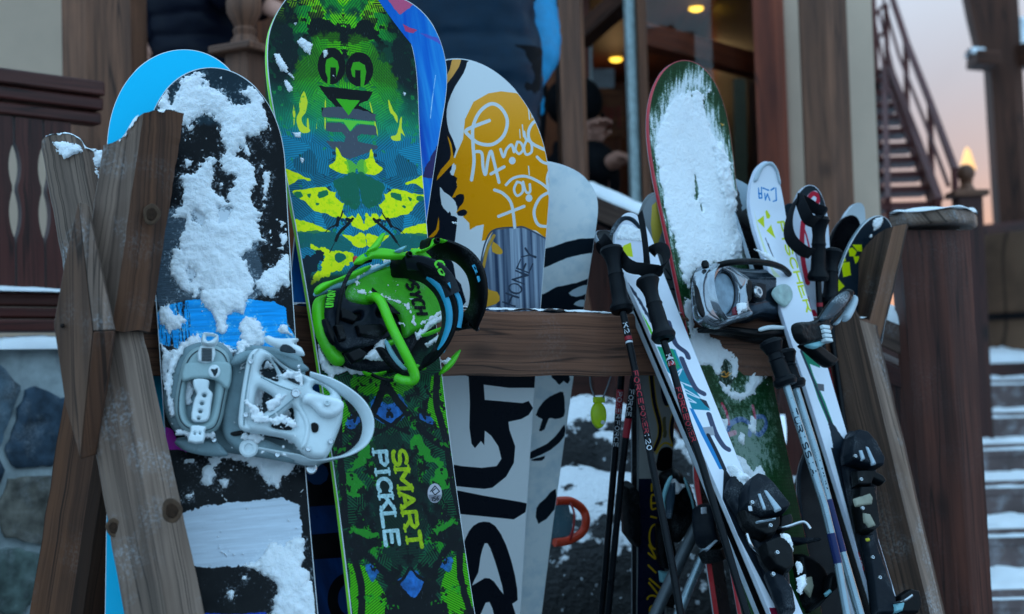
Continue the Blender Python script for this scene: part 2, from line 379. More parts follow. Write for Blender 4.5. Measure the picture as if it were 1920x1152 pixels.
# ---------------------------------------------------------------- boards, prints, snow and shaped plates on a board
class Board(Frame):
    def __init__(s, top, bot, theta, tip, hw, cx=0.0, side=0.012, vm=0.1, nose=0.22, p=2.6, curl=0.045, thick=0.010, skew=0.0, q=2.0, vlow=None, noff=0.0):
        Frame.__init__(s, top, bot, theta)
        s.o = s.o + s.n * noff
        s.curl, s.cl, s.vt = 0, 0.3, 9
        s.hw0, s.cx0, s.side, s.vm, s.nose, s.p, s.thick, s.skew, s.q_ = hw, cx, side, vm, nose, p, thick, skew, q
        s.vt = s.uv(*tip)[1]; s.curl = curl; s.cl = min(0.3, nose * 1.5)
        for _ in range(3): s.vt = s.uv(*tip, curl)[1]
        s.vb = s.ground() + 0.01; s.v0 = vlow if vlow is not None else s.uv(960, 1190)[1] - 0.04
        s.um = hw + side * 1.6 + abs(cx) + abs(skew) + 0.012
    def nz(s, v):
        t = np.clip((np.asarray(v) - (s.vt - s.cl)) / s.cl, 0, 1.2)
        return s.curl * t * t
    def hw(s, v):
        v = np.asarray(v, float)
        w = s.hw0 + s.side * np.clip(((v - s.vm) / 0.75), -1.2, 1.2) ** 2
        t = np.clip((v - (s.vt - s.nose)) / s.nose, 0, 1); t2 = np.clip((s.vb + 0.14 - v) / 0.14, 0, 1)
        return w * np.clip(1 - t ** s.p, 0, 1) ** (1 / s.q_) * np.clip(1 - 0.8 * t2 ** 3, 0, 1) ** 0.5
    def cx(s, v):
        return s.cx0 + s.skew * np.clip((np.asarray(v) - (s.vt - s.nose)) / s.nose, 0, 1) ** 2
    def q(s, px, py, n=0.0):            # pixel -> (u, v) on the (curled) deck, n above it
        v = s.uv(px, py, n)[1]
        for _ in range(3): u, v = s.uv(px, py, n + float(s.nz(v)))
        return u, v
    def qs(s, pts, n=0.0): return [s.q(x, y, n) for x, y in pts]
    def on(s, u, v, n=0.0): return s.pt(u, v, n + float(s.nz(v)))
    def px(s, px, py, n=0.0):
        u, v = s.q(px, py, n); return s.on(u, v, n)
    def build(s, parent, art_mat, side_cols, base_mat, edge_label=None):
        a = np.linspace(s.vb, s.vt - s.nose, 40); b = s.vt - s.nose + s.nose * np.sin(np.linspace(0, math.pi / 2, 26)[1:])
        vs = np.concatenate((a, b)); K = 18; ks = np.sin(np.linspace(-math.pi / 2, math.pi / 2, K)) * 0.5 + np.linspace(-1, 1, K) * 0.5
        hw, cx = s.hw(vs), s.cx(vs); hw = np.maximum(hw, 0.0004)
        H = s.vt - s.v0
        m = MB(); m.grid([[s.on(cx[i] + hw[i] * k, vs[i]) for k in ks] for i in range(len(vs))],
                         [[((cx[i] + hw[i] * k + s.um) / (2 * s.um), (vs[i] - s.v0) / H) for k in ks] for i in range(len(vs))])
        top = m.make('topsheet', art_mat, parent)
        m = MB(); m.grid([[s.on(cx[i] + hw[i] * k, vs[i], -s.thick) for k in ks] for i in range(len(vs))], flip=True)
        m.make('base', base_mat, parent)
        # edge all round: rim line, core sidewall, steel edge
        loop = [(i, -1) for i in range(len(vs))] + [(i, 1) for i in range(len(vs) - 1, -1, -1)]
        T = s.thick; prof = [(0.0, 0.0), (0.0011, -0.0004), (0.0013, -0.0022), (0.0013, -T * 0.8), (0.0015, -T * 0.82), (0.0009, -T)]
        rows = []
        for d, n in prof: rows.append([s.on(cx[i] + sg * (hw[i] + d), vs[i] + (d if i > len(vs) - 12 else 0), n) for i, sg in loop])
        for nm, a_, b_, mt in (('rim', 0, 3, side_cols[0]), ('sidewall', 2, 4, side_cols[1]), ('steel_edge', 3, 6, side_cols[2])):
            m = MB(); m.grid(rows[a_:b_]); m.make(nm, mt, parent)
        return top
    def snow(s, parent, polys, holes=(), th=0.012, res=0.0025, rough=0.008, fs=70, px=True, seed=1, base_n=0.0, soft=0.012, mat=None, specks=0, name='snow', clump=0.6):
        Ps = [s.qs(p) if px else p for p in polys]; Hs = [s.qs(p) if px else p for p in holes]
        allp = np.array([q for p in Ps for q in p]); lo, hi = allp.min(0) - 0.015, allp.max(0) + 0.015
        X, Y = np.meshgrid(np.arange(lo[0], hi[0], res), np.arange(lo[1], hi[1], res))
        F = np.full(X.shape, -1.0)
        for p in Ps: F = np.maximum(F, sdf(p, X, Y))
        for p in Hs: F = np.minimum(F, -sdf(p, X, Y))
        N1 = fbm(X * fs, Y * fs, seed, 4); N2 = fbm(X * fs * 3.4, Y * fs * 3.4, seed + 50, 3); N3 = fbm(X * fs * 0.4, Y * fs * 0.4, seed + 90, 3)
        F = F + rough * 2.0 * N1 + rough * 1.3 * N2 + 0.0012 * RNG.normal(size=F.shape) * 0.6
        if specks:
            sp = fbm(X * 160, Y * 160, seed + 5, 2) + 0.5 * fbm(X * 22, Y * 22, seed + 9, 2)
            F = np.maximum(F, np.where(sp > 0.40 - 0.02 * specks, (sp - (0.40 - 0.02 * specks)) * 0.02, -1))
        inb = np.abs(X - s.cx(Y)) < s.hw(Y) - 0.002
        F = np.where(inb, F, -0.004)
        V, fc = contour_mesh(F, X, Y)
        if not fc: return None
        A = np.array(V); f = A[:, 2]
        n1 = fbm(A[:, 0] * fs * 0.8, A[:, 1] * fs * 0.8, seed + 20, 4); n2 = fbm(A[:, 0] * 260, A[:, 1] * 260, seed + 30, 3); n0 = fbm(A[:, 0] * fs * .3, A[:, 1] * fs * .3, seed + 40, 3)
        h = th * np.sqrt(np.clip(1 - (1 - np.clip(f / soft, 0, 1)) ** 2, 0, 1)) * np.clip(0.75 + 1.3 * clump * n1 + 1.6 * clump * n0, 0.12, 2.0) + (0.0022 * n2 + 0.0003 * RNG.normal(size=len(f))) * np.clip(f / 0.004, 0, 1)
        h = np.maximum(h, 0.0004); h[A[:, 3] > 0] = 0.0001
        nz = s.nz(A[:, 1]) + base_n
        W3 = s.o + A[:, :1] * s.u + A[:, 1:2] * s.v + (h + nz)[:, None] * s.n
        m = MB(); m.add(W3.tolist(), fc, [[(A[i, 0], A[i, 1]) for i in q] for q in fc])
        o = m.make(name, mat or SNOW, parent, smooth=180); o['kind'] = 'stuff'
        return o
    def plate(s, name, mat, parent, polys, holes=(), n0=0.0, t=0.006, bev=0.004, res=0.0018, px=True, ref_n=None, crown=0.0, noise=0.0, seed=3, solid=True, tilt=None, sm=6, **kw):
        """a moulded plate: outline minus holes, rounded rim, floating n0 (number or function of u, v) above the deck"""
        rn = ref_n if ref_n is not None else (n0 if not callable(n0) else 0.0)
        cv = lambda p: smooth(s.qs(p, rn) if px else p, sm, True) if sm else (s.qs(p, rn) if px else p)
        Ps = [cv(p) for p in polys]; Hs = [cv(p) for p in holes]
        allp = np.array([q for p in Ps for q in p]); lo, hi = allp.min(0) - 2 * res, allp.max(0) + 2 * res
        X, Y = np.meshgrid(np.arange(lo[0], hi[0], res), np.arange(lo[1], hi[1], res))
        F = np.full(X.shape, -1.0)
        for p in Ps: F = np.maximum(F, sdf(p, X, Y))
        for p in Hs: F = np.minimum(F, -sdf(p, X, Y))
        V, fc = contour_mesh(F, X, Y); A = np.array(V)
        g = np.sqrt(np.clip(1 - (1 - np.clip(A[:, 2] / bev, 0, 1)) ** 2, 0, 1)); g[A[:, 3] > 0] = 0
        n0v = np.array([n0(a, b) for a, b in A[:, :2]]) if callable(n0) else np.full(len(A), n0)
        top = n0v + t * g + crown * np.clip(A[:, 2] / 0.03, 0, 1) ** 0.7
        if noise: top = top + noise * fbm(A[:, 0] * 120, A[:, 1] * 120, seed, 3) * g
        nz = s.nz(A[:, 1]); P3 = s.o + A[:, :1] * s.u + A[:, 1:2] * s.v
        uv = [[(A[i, 0], A[i, 1]) for i in q] for q in fc]
        m = MB(); m.add((P3 + (top + nz)[:, None] * s.n).tolist(), fc, uv)
        if solid:
            lowv = n0v - t * g * 0.6
            m.add((P3 + (lowv + nz)[:, None] * s.n).tolist(), [q[::-1] for q in fc], uv)
        return m.make(name, mat, parent, smooth=50, **kw)

class Patch(Board):                      # a plain flat face, for snow lying on timber
    def __init__(s, top, bot, theta, noff=0.0):
        Frame.__init__(s, top, bot, theta); s.o = s.o + s.n * noff
    def nz(s, v): return np.asarray(v) * 0.0
    def hw(s, v): return np.asarray(v) * 0.0 + 9.0
    def cx(s, v): return np.asarray(v) * 0.0
    def q(s, px, py, n=0.0): return s.uv(px, py, n)

class Art:                               # flat print for one board, drawn in the board's own millimetres
    def __init__(s, b, mm=0.6, col=(200, 200, 200)):
        s.b = b; s.w = int(2 * b.um * 1000 / mm); s.h = int((b.vt - b.v0) * 1000 / mm)
        s.us = (np.arange(s.w) + 0.5) / s.w * 2 * b.um - b.um; s.vs = (np.arange(s.h) + 0.5) / s.h * (b.vt - b.v0) + b.v0
        s.mm = mm / 1000
        s.X, s.Y = np.meshgrid(s.us, s.vs); s.a = np.empty((s.h, s.w, 3), np.float32); s.a[:] = col
    def win(s, pts, pad):
        p = np.asarray(pts); x0, x1 = p[:, 0].min() - pad, p[:, 0].max() + pad; y0, y1 = p[:, 1].min() - pad, p[:, 1].max() + pad
        c0, c1 = np.searchsorted(s.us, (x0, x1)); r0, r1 = np.searchsorted(s.vs, (y0, y1))
        return slice(r0, r1), slice(c0, c1)
    def put(s, sl, al, col):
        if callable(col): col = col(s.X[sl], s.Y[sl])
        s.a[sl] = s.a[sl] * (1 - al[..., None]) + np.asarray(col, np.float32) * al[..., None]
    def poly(s, pts, col, rough=0.0, sm=0, alpha=1.0, soft=None, px=True, mirror=None, seed=1, fs=90):
        q = s.b.qs(pts) if px else [tuple(k) for k in pts]
        for Q in ([q] if mirror is None else [q, [(2 * mirror - u, v) for u, v in q]]):
            if sm: Q = smooth(Q, sm, True)
            sl = s.win(Q, 0.004 + rough * 2); X, Y = s.X[sl], s.Y[sl]
            if X.size == 0: continue
            d = sdf(Q, X, Y)
            if rough: d = d + rough * 2 * fbm((X - (mirror or 0)) * (1 if Q is q or mirror is None else -1) * fs, Y * fs, seed, 4)
            s.put(sl, np.clip(d / (soft or s.mm) + 0.5, 0, 1) * alpha, col)
    def stroke(s, pts, w, col, sm=6, alpha=1.0, px=True, mirror=None, rough=0.0, soft=None):
        q = s.b.qs(pts) if px else pts
        if sm: q = smooth(q, sm)
        for Q in ([q] if mirror is None else [q, [(2 * mirror - k[0], k[1]) for k in q]]):
            sl = s.win(Q, w); X, Y = s.X[sl], s.Y[sl]
            if X.size == 0: continue
            d = w / 2 - seg_d(Q, X, Y)
            if rough: d = d + rough * 2 * fbm(X * 120, Y * 120, 3, 3)
            s.put(sl, np.clip(d / (soft or s.mm) + 0.5, 0, 1) * alpha, col)
    def blob(s, fn, col, sl=(slice(None), slice(None))):   # fn(X, Y) -> alpha
        s.put(sl, np.clip(fn(s.X[sl], s.Y[sl]), 0, 1), col)
    def dust(s, polys, reach=.012, amt=.85, fx=260, fy=260, seed=1, holes=(), col=(226, 232, 238), px=True):
        """thin rime round lying snow"""
        Ps = [s.b.qs(p) if px else p for p in polys]; Hs = [s.b.qs(p) for p in holes]
        sl = s.win([q for p in Ps for q in p], reach * 2); X, Y = s.X[sl], s.Y[sl]
        if X.size == 0: return
        F = np.full(X.shape, -1.0)
        for p in Ps: F = np.maximum(F, sdf(p, X, Y))
        for p in Hs: F = np.minimum(F, -sdf(p, X, Y))
        n = fbm(X * fx, Y * fy, seed, 4) + .6 * fbm(X * 700, Y * 700, seed + 3, 2)
        s.put(sl, np.clip((F + reach) / (2 * reach) + 2.0 * n - .25, 0, 1) ** 1.3 * amt * (F > -reach * 2.2), col)
    def text(s, t, o, along, up, h, w, wt, col, slab=False, rough=0.0, gap=0.28):
        """letters of height h and width w starting at o; along and up are directions in (u, v)"""
        o = np.asarray(o, float); al = nrm(along); up = nrm(up); x = 0
        for ch in t:
            ww = w * (0.45 if ch in 'I1' else 1.25 if ch in 'MW' else 1.0)
            for line in GLYPH.get(ch, []):
                pts = [tuple(o + al * (x + a * ww) + up * (b * h)) for a, b in line]
                s.stroke(pts, wt, col, sm=0, px=False, rough=rough)
                if slab and len(line) >= 2:
                    for e, f in ((line[0], line[1]), (line[-1], line[-2])):
                        if e[1] in (0, 1) and abs(f[1] - e[1]) > 0.3:
                            c_ = o + al * (x + e[0] * ww) + up * (e[1] * h)
                            s.stroke([tuple(c_ - al * wt * 0.85), tuple(c_ + al * wt * 0.85)], wt * 0.55, col, sm=0, px=False)
            x += ww + w * gap
        return x
def _arc(cx, cy, rx, ry, a, b, n=10): return [(cx + rx * math.cos(math.radians(a + (b - a) * k / n)), cy + ry * math.sin(math.radians(a + (b - a) * k / n))) for k in range(n + 1)]
GLYPH = {
 'A': [[(0, 0), (.5, 1), (1, 0)], [(.2, .36), (.8, .36)]], 'B': [[(0, 0), (0, 1), (.7, .95), (.85, .75), (.6, .53), (0, .53)], [(.6, .53), (1, .3), (.75, .03), (0, 0)]],
 'C': [_arc(.55, .5, .55, .5, 50, 310)], 'D': [[(0, 0), (0, 1), (.6, .95), (1, .6), (1, .4), (.6, .05), (0, 0)]], 'E': [[(1, 1), (0, 1), (0, 0), (1, 0)], [(0, .5), (.8, .5)]],
 'F': [[(1, 1), (0, 1), (0, 0)], [(0, .5), (.8, .5)]], 'G': [_arc(.55, .5, .55, .5, 50, 330) + [(1, .5), (.6, .5)]], 'H': [[(0, 0), (0, 1)], [(1, 0), (1, 1)], [(0, .5), (1, .5)]],
 'I': [[(.5, 0), (.5, 1)]], 'K': [[(0, 0), (0, 1)], [(1, 1), (.05, .45)], [(.35, .65), (1, 0)]], 'L': [[(0, 1), (0, 0), (.95, 0)]], 'M': [[(0, 0), (0, 1)], [(0, 1), (.5, .35), (1, 1)], [(1, 1), (1, 0)]],
 'N': [[(0, 0), (0, 1), (1, 0), (1, 1)]], 'O': [_arc(.5, .5, .5, .5, 0, 360, 16)], 'P': [[(0, 0), (0, 1), (.8, .95), (1, .75), (.8, .5), (0, .47)]], 'R': [[(0, 0), (0, 1), (.8, .95), (1, .75), (.8, .52), (0, .48)], [(.5, .5), (1, 0)]],
 'S': [_arc(.5, .74, .45, .26, 30, 270, 8) + _arc(.5, .25, .48, .25, 90, -150, 8)], 'T': [[(.5, 0), (.5, 1)], [(0, 1), (1, 1)]], 'U': [[(0, 1), (0, .25), (.25, 0), (.75, 0), (1, .25), (1, 1)]], 'V': [[(0, 1), (.5, 0), (1, 1)]],
 'X': [[(0, 0), (1, 1)], [(0, 1), (1, 0)]], 'Y': [[(.5, 0), (.5, .5), (0, 1)], [(.5, .5), (1, 1)]], 'W': [[(0, 1), (.25, 0), (.5, .7), (.75, 0), (1, 1)]], 'Z': [[(0, 1), (1, 1), (0, 0), (1, 0)]],
 '0': [_arc(.5, .5, .45, .5, 0, 360, 14)], '1': [[(.2, .8), (.5, 1), (.5, 0)]], '2': [[(0, .75), (.2, .98), (.75, 1), (.95, .72), (0, 0), (1, 0)]], '4': [[(.75, 0), (.75, 1), (0, .3), (1, .3)]], '5': [[(.95, 1), (.1, 1), (.05, .55), (.7, .58), (1, .3), (.7, 0), (0, .05)]], '6': [[(.9, .95), (.3, .8), (.05, .3), (.3, 0), (.8, .03), (.95, .3), (.7, .52), (.15, .4)]], ' ': [],
}
def Z(x0, y0, s):                        # magnified tracing coordinates -> photo pixels
    return lambda pts: [(x0 + a / s, y0 + b / s) for a, b in pts]
STEEL = plain('edge steel', (150, 155, 160), 0.35, 0.9)
RIMW = plain('rim white', (205, 210, 215), 0.5)
BASEK = plain('ski base black', (14, 15, 18), 0.45)
def mirrored_noise(X, Y, c, fs, seed, oct=5): return fbm(np.abs(X - c) * fs + 3.7, Y * fs + 11.3, seed, oct)
# ---------------------------------------------------------------- the timber rack
WGREY = wood('weathered timber', (72, 65, 61), (140, 128, 119), fr=0.5, red=(98, 76, 62))
WBROWN = wood('brown timber', (46, 32, 25), (100, 72, 54), fr=0.08, red=(108, 64, 36))
WRAIL = wood('rail timber', (68, 47, 38), (126, 92, 74), fr=0.05, red=(96, 68, 54))
def sheet_beam(name, mat, parent, tops, lows, back, rows=26, jit=0.0005, to_ground=True, split=None, edge=None):
    """hewn beam: its two visible faces are traced from top to foot, then given a back"""
    T = [P(*p) for p in tops]; L = [P(*p) for p in lows]
    if to_ground: L = [t + (l - t) * (t[2] / (t[2] - l[2])) for t, l in zip(T, L)]
    back = np.asarray(back, float); K = len(T); m = MB(); F, U = [], []
    for r in range(rows + 1):
        k = (r / rows) ** 1.3; row = [t + (l - t) * k for t, l in zip(T, L)]
        row = [p + np.array((RNG.normal(), RNG.normal(), 0)) * jit for p in row]
        F.append(row); ln = np.linalg.norm(L[0] - T[0]) * k; x = 0; u = []
        for i in range(K):
            if i: x += np.linalg.norm(row[i] - row[i - 1])
            u.append((x, ln))
        U.append(u)
    B = [[p + back for p in row] for row in F]
    if split:
        m.grid([r[:split + 1] for r in F], [r[:split + 1] for r in U]); m.cur = 1; m.grid([r[split:] for r in F], [r[split:] for r in U]); m.cur = 0
    else: m.grid(F, U)
    m.grid(B, U, flip=True)
    for c in (0, K - 1): m.grid([[F[r][c], B[r][c]] for r in range(rows + 1)], [[(0.3, U[r][0][1]), (0.35, U[r][0][1])] for r in range(rows + 1)])
    m.grid([F[0], B[0]], [[(u[0], 0) for u in U[0]], [(u[0], .08) for u in U[0]]]); m.grid([F[-1], B[-1]])
    return m.make(name, [mat, edge] if split else mat, parent, smooth=12)
rack = thing('ski_rack', 'long timber rack of crossed weathered beams with a horizontal rail holding snowboards and skis', 'ski rack')
A_t = [(78, 264, 2.33), (85, 257, 2.325), (105, 252, 2.32), (130, 252, 2.315), (150, 262, 2.31), (163, 279, 2.31), (178, 281, 2.325), (194, 284, 2.35)]
A_l = [(236, 1152, 2.08), (243, 1152, 2.075), (262, 1152, 2.065), (285, 1152, 2.055), (300, 1152, 2.05), (312, 1152, 2.05), (345, 1152, 2.075), (384, 1152, 2.10)]
B_t = [(195, 272, 2.17), (212, 268, 2.165), (232, 257, 2.16), (252, 224, 2.155), (269, 212, 2.15), (292, 208, 2.165), (320, 207, 2.185), (345, 213, 2.20)]
B_l = [(55, 1152, 2.33), (78, 1152, 2.325), (100, 1152, 2.32), (118, 1152, 2.315), (132, 1152, 2.31), (155, 1152, 2.325), (178, 1152, 2.345), (196, 1152, 2.36)]
def lerp_px(t, l, y):                    # the pixel column of a beam at height y
    return [(p[0] + (q[0] - p[0]) * (y - p[1]) / (q[1] - p[1]), y) for p, q in zip(t, l)]
def at_depth(cols, ys): return [(c[0], c[1], y) for c, y in zip(cols, ys)]
# half-lapped cross: each beam is two lengths butted at the lap
prof_ = lambda mid, e=.02: [mid + e, mid + e * .7, mid + e * .5, mid + e * .25, mid, mid, mid + e * .5, mid + e * 1.2]
FACE = wood('left face timber', (70, 60, 55), (126, 113, 104), fr=.4, red=(92, 78, 68))
sheet_beam('leg_beam', WGREY, rack, A_t, at_depth(lerp_px(A_t, A_l, 640), prof_(2.285)), (-0.02, 0.06, 0), to_ground=False, split=4, edge=FACE)
sheet_beam('leg_beam', FACE, rack, at_depth(lerp_px(A_t, A_l, 622), prof_(2.165)), at_depth(A_l, prof_(2.05)), (-0.02, 0.06, 0), split=5, edge=WGREY)
Bc = lambda e: [e[0] + .02, e[0] + .015, e[0] + .01, e[0] + .005, e[0], e[0], e[0] + .015, e[0] + .03]
sheet_beam('leg_beam', FACE, rack, B_t, at_depth([(x, y + (4 if i % 2 else 0)) for i, (x, y) in enumerate(lerp_px(B_t, B_l, 619))], Bc((2.15,))), (-0.02, 0.06, 0), to_ground=False, split=4, edge=WBROWN)
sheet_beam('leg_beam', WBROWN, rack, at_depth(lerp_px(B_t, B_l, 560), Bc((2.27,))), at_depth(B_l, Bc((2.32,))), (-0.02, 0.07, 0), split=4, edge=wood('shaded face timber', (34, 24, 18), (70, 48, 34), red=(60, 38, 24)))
# diamond shaped cleat nailed over the crossing
ca = P(150, 860, 2.12) - P(140, 378, 2.12)
m = MB(); m.prism([P(*p) for p in ((147, 378, 2.125), (122, 490, 2.115), (101, 608, 2.11), (123, 760, 2.11), (151, 861, 2.11), (174, 621, 2.075))], (-.01, .04, 0), ca)
cleat = m.make('cleat', wood('cleat timber', (62, 48, 40), (104, 82, 68), fr=.1, red=(92, 66, 50)), rack, bevel=0.002)
m = MB(); m.prism([P(*p) for p in ((147, 378, 2.122), (175, 621, 2.073), (213, 619, 2.105), (163, 382, 2.14))], (-.005, .03, 0), ca); m.make('cleat_edge', WGREY, rack, bevel=.002)
m = MB(); m.prism([P(*p) for p in ((175, 622, 2.073), (151, 862, 2.108), (180, 853, 2.13), (213, 620, 2.105))], (-.005, .03, 0), ca); m.make('cleat_edge', WBROWN, rack, bevel=.002)
for x, y in ((117, 611), (158, 617)):
    m = MB(); m.ball(P(x, y, 2.108), 0.0035, 8); m.make('nail', plain('rusty iron', (40, 34, 32), 0.6, 0.6), cleat)
def cap_snow(pts, depth, h, seed, res=.004):
    """snow lying on a cut end: along a polyline of points, reaching back by depth"""
    Q = smooth(pts, 8); L = np.concatenate(([0], np.cumsum([np.linalg.norm(b - a) for a, b in zip(Q[:-1], Q[1:])])))
    X, Y = np.meshgrid(np.arange(0, L[-1], res), np.arange(-.012, np.linalg.norm(depth) + .004, res))
    F = np.minimum(np.minimum(X, L[-1] - X), np.minimum(Y + .012, 1)) * .5 + .014 * fbm(X * 60, Y * 60, seed, 4) + .008 * fbm(X * 220, Y * 220, seed, 3) - .006
    V, fc = contour_mesh(F, X, Y); dn = nrm(depth); out = []
    for a, b, f, e in V:
        p = np.array([np.interp(a, L, [q[k] for q in Q]) for k in range(3)]); hh = 0 if e else h * min(1, f / .01) * (.7 + .8 * float(fbm(np.array(a * 50), np.array(b * 50), seed + 2, 3)))
        out.append(p + dn * max(b, 0) + np.array((0, 0, hh + .001 + min(b, 0) * .8)) - dn * (.003 if b < 0 else 0))
    m = MB(); m.add(out, fc); o = m.make('snow', SNOW, rack, smooth=180); o['kind'] = 'stuff'
cap_snow([P(*p) for p in A_t], (-.02, .06, 0), .005, 3)
cap_snow([P(*p) for p in B_t[:5]], (-.02, .06, 0), .004, 4); cap_snow([P(*p) for p in B_t[4:]], (-.02, .06, 0), .002, 5)
pt_ = Patch((180, 290, 2.335), (190, 390, 2.315), 5, noff=.004)
pt_.snow(rack, [[(160, 284), (195, 284), (198, 300), (186, 318), (190, 335), (180, 350), (184, 366), (172, 388), (166, 378), (172, 350), (164, 335), (172, 318), (162, 300)]], th=.012, res=.0018, rough=.003, fs=90, soft=.012, seed=5)
pt_ = Patch((120, 262, 2.318), (130, 300, 2.31), 0, noff=.003)
pt_.snow(rack, [[(100, 268), (118, 264), (150, 272), (158, 286), (140, 290), (120, 298), (108, 284)]], th=.008, res=.0018, rough=.004, fs=90, soft=.010, seed=6)
KN1, KN2 = plain('knot rim wood', (78, 58, 44), .8, var=.3, scale=120, bmp=.3), plain('knot core wood', (54, 38, 28), .8, var=.4, scale=160, bmp=.4)
for x, y, Y, r in ((284, 402, 2.152, .013), (232, 396, 2.160, .010), (322, 958, 2.064, .0145), (213, 990, 2.096, .011), (147, 536, 2.108, .009)):
    c_ = P(x, y, Y); ax_ = nrm(CAM - c_); ax_ = nrm(ax_ * np.array((1, 1, .3))); t_ = nrm(np.cross((0, 0, 1), ax_)); zz_ = np.cross(ax_, t_)
    for nm, mt, k0, hh in (('knot', KN1, 1.0, 0.0), ('knot_core', KN2, .62, .0008)):
        m = MB(); R_ = [[c_ + (t_ * math.cos(a) * (1 + .08 * math.sin(3 * a + x)) + zz_ * math.sin(a) * 1.25 * (1 + .06 * math.sin(2 * a + y))) * r * k0 * sc + ax_ * (hh + d_) for a in np.linspace(0, 2 * math.pi, 26, endpoint=False)] for sc, d_ in ((1, -.0035), (.96, .0), (.8, .0008), (.66, .0002), (.45, .0008), (.2, .0002), (.02, .0006))]
        m.grid(R_, closed=True); m.make(nm, mt, rack, smooth=60)
def ryp(px): return 1 / (0.3846 - 8.1e-5 * (px - 900))
r1t, r1b, r2t, r2b = P(900, 575, ryp(900)), P(900, 705, ryp(900)), P(1600, 606, ryp(1600)), P(1600, 704, ryp(1600))
RD = (r2b - r1b) / 700.0
rail_l, rail_r = r1b - (r2b - r1b) * 0.70, r2b + (r2b - r1b) * 0.06
rh = np.array((0, 0, 0.120)); RN = nrm((RD[1], -RD[0], 0)); rth = -RN * 0.05
m = MB(); N = 40; ft, fb = [], []
for i in range(N + 1):
    p = rail_l + (rail_r - rail_l) * i / N; ft.append(p + rh + np.array((0, 0, 0.002 * math.sin(i * 2.1)))); fb.append(p + np.array((0, 0, .0015 * math.sin(i * 1.3))))
ln = np.linalg.norm(rail_r - rail_l)
def rr(a, b, u0): m.grid([a, b], [[(u0, ln * i / N) for i in range(N + 1)], [(u0 + 0.12, ln * i / N) for i in range(N + 1)]])
cf_ = 0.006
rr(fb, [q - rh * 0.0 + np.array((0, 0, 0.114)) for q in fb], 0)
rr([q + np.array((0, 0, 0.114)) for q in fb], [q + rth * .12 for q in ft], .12); rr([q + rth * .12 for q in ft], [q + rth for q in ft], .15); rr([q + rth for q in ft], [q + rth for q in fb], .3); rr([q + rth for q in fb], fb, .4)
rail = m.make('rail', WRAIL, rack, smooth=20)
# rime and thin snow along the rail's top
X, Y = np.meshgrid(np.arange(0, ln, 0.004), np.arange(0, 0.05, 0.004))
F = 0.004 + 0.012 * fbm(X * 30, Y * 60, 4, 4) + 0.01 * fbm(X * 6, Y * 8, 14, 3) - 0.012 * np.clip((0.008 - Y) / 0.008, 0, 1) * (fbm(X * 50, Y * 20, 8, 3) + 0.3)
V, fc = contour_mesh(F, X, Y); d_ = nrm(rail_r - rail_l)
m = MB(); m.add([rail_l + rh + d_ * a + rth / 0.05 * min(max(b + 0.006, 0.001), 0.05) + np.array((0, 0, 0.0022 + (0 if e else min(0.005, 0.9 * f)))) for a, b, f, e in V], fc)
s_ = m.make('snow', SNOW, rack, smooth=180); s_['kind'] = 'stuff'
# far pair of crossed beams
WDK = wood('dark weathered timber', (40, 31, 26), (90, 72, 60), fr=0.15, red=(54, 38, 28)); WEDGE = wood('sawn edge timber', (88, 66, 52), (140, 110, 90), fr=.15, red=(118, 86, 64))
sheet_beam('leg_beam', WDK, rack, [(1585, 520, 3.15), (1604, 488, 3.13), (1624, 461, 3.11), (1642, 441, 3.09), (1660, 430, 3.07), (1675, 425, 3.05), (1700, 420, 3.10)],
           [(1552, 654, 3.18), (1563, 654, 3.17), (1578, 654, 3.16), (1592, 654, 3.14), (1604, 654, 3.12), (1617, 654, 3.09), (1646, 654, 3.14)], (0.02, 0.06, 0), split=5, edge=WEDGE)
sheet_beam('leg_beam', WDK, rack, [(1500, 560, 3.06), (1545, 560, 3.04), (1590, 560, 3.03), (1612, 600, 3.015), (1640, 610, 3.05)],
           [(1632, 1152, 2.92), (1665, 1152, 2.91), (1705, 1152, 2.90), (1743, 1152, 2.885), (1768, 1152, 2.92)], (0.02, 0.06, 0), split=3, edge=WGREY)
# ---------------------------------------------------------------- snowboards
GB = 'snowboards and skis leaning on the rack'

def sides(name, c, rim=None, steel=None): return (rim or RIMW, plain(name, c, 0.45), steel or STEEL)
# ---- green board with yellow and black print
G = Board((656, 250, 2.50), (776, 1152, 2.30), 28, (640, -42), 0.105, cx=0.001, side=0.031, vm=0.12, nose=0.25, p=3.0, curl=0.05, vlow=-0.06, thick=0.0145)
A = Art(G, 0.6, (12, 62, 44)); c0 = 0.004
BLK, DG, MG, BG_, YG, YEL, TEAL, BLU = (7, 12, 16), (10, 66, 44), (28, 152, 46), (94, 214, 0), (160, 220, 10), (232, 232, 0), (22, 164, 116), (22, 136, 176)
X, Y = A.X, A.Y; yv = lambda py: G.q(690, py)[1]
n1 = mirrored_noise(X, Y, c0, 14, 3); n2 = mirrored_noise(X, Y, c0, 45, 9); n3 = mirrored_noise(X, Y, c0, 130, 5, 3)
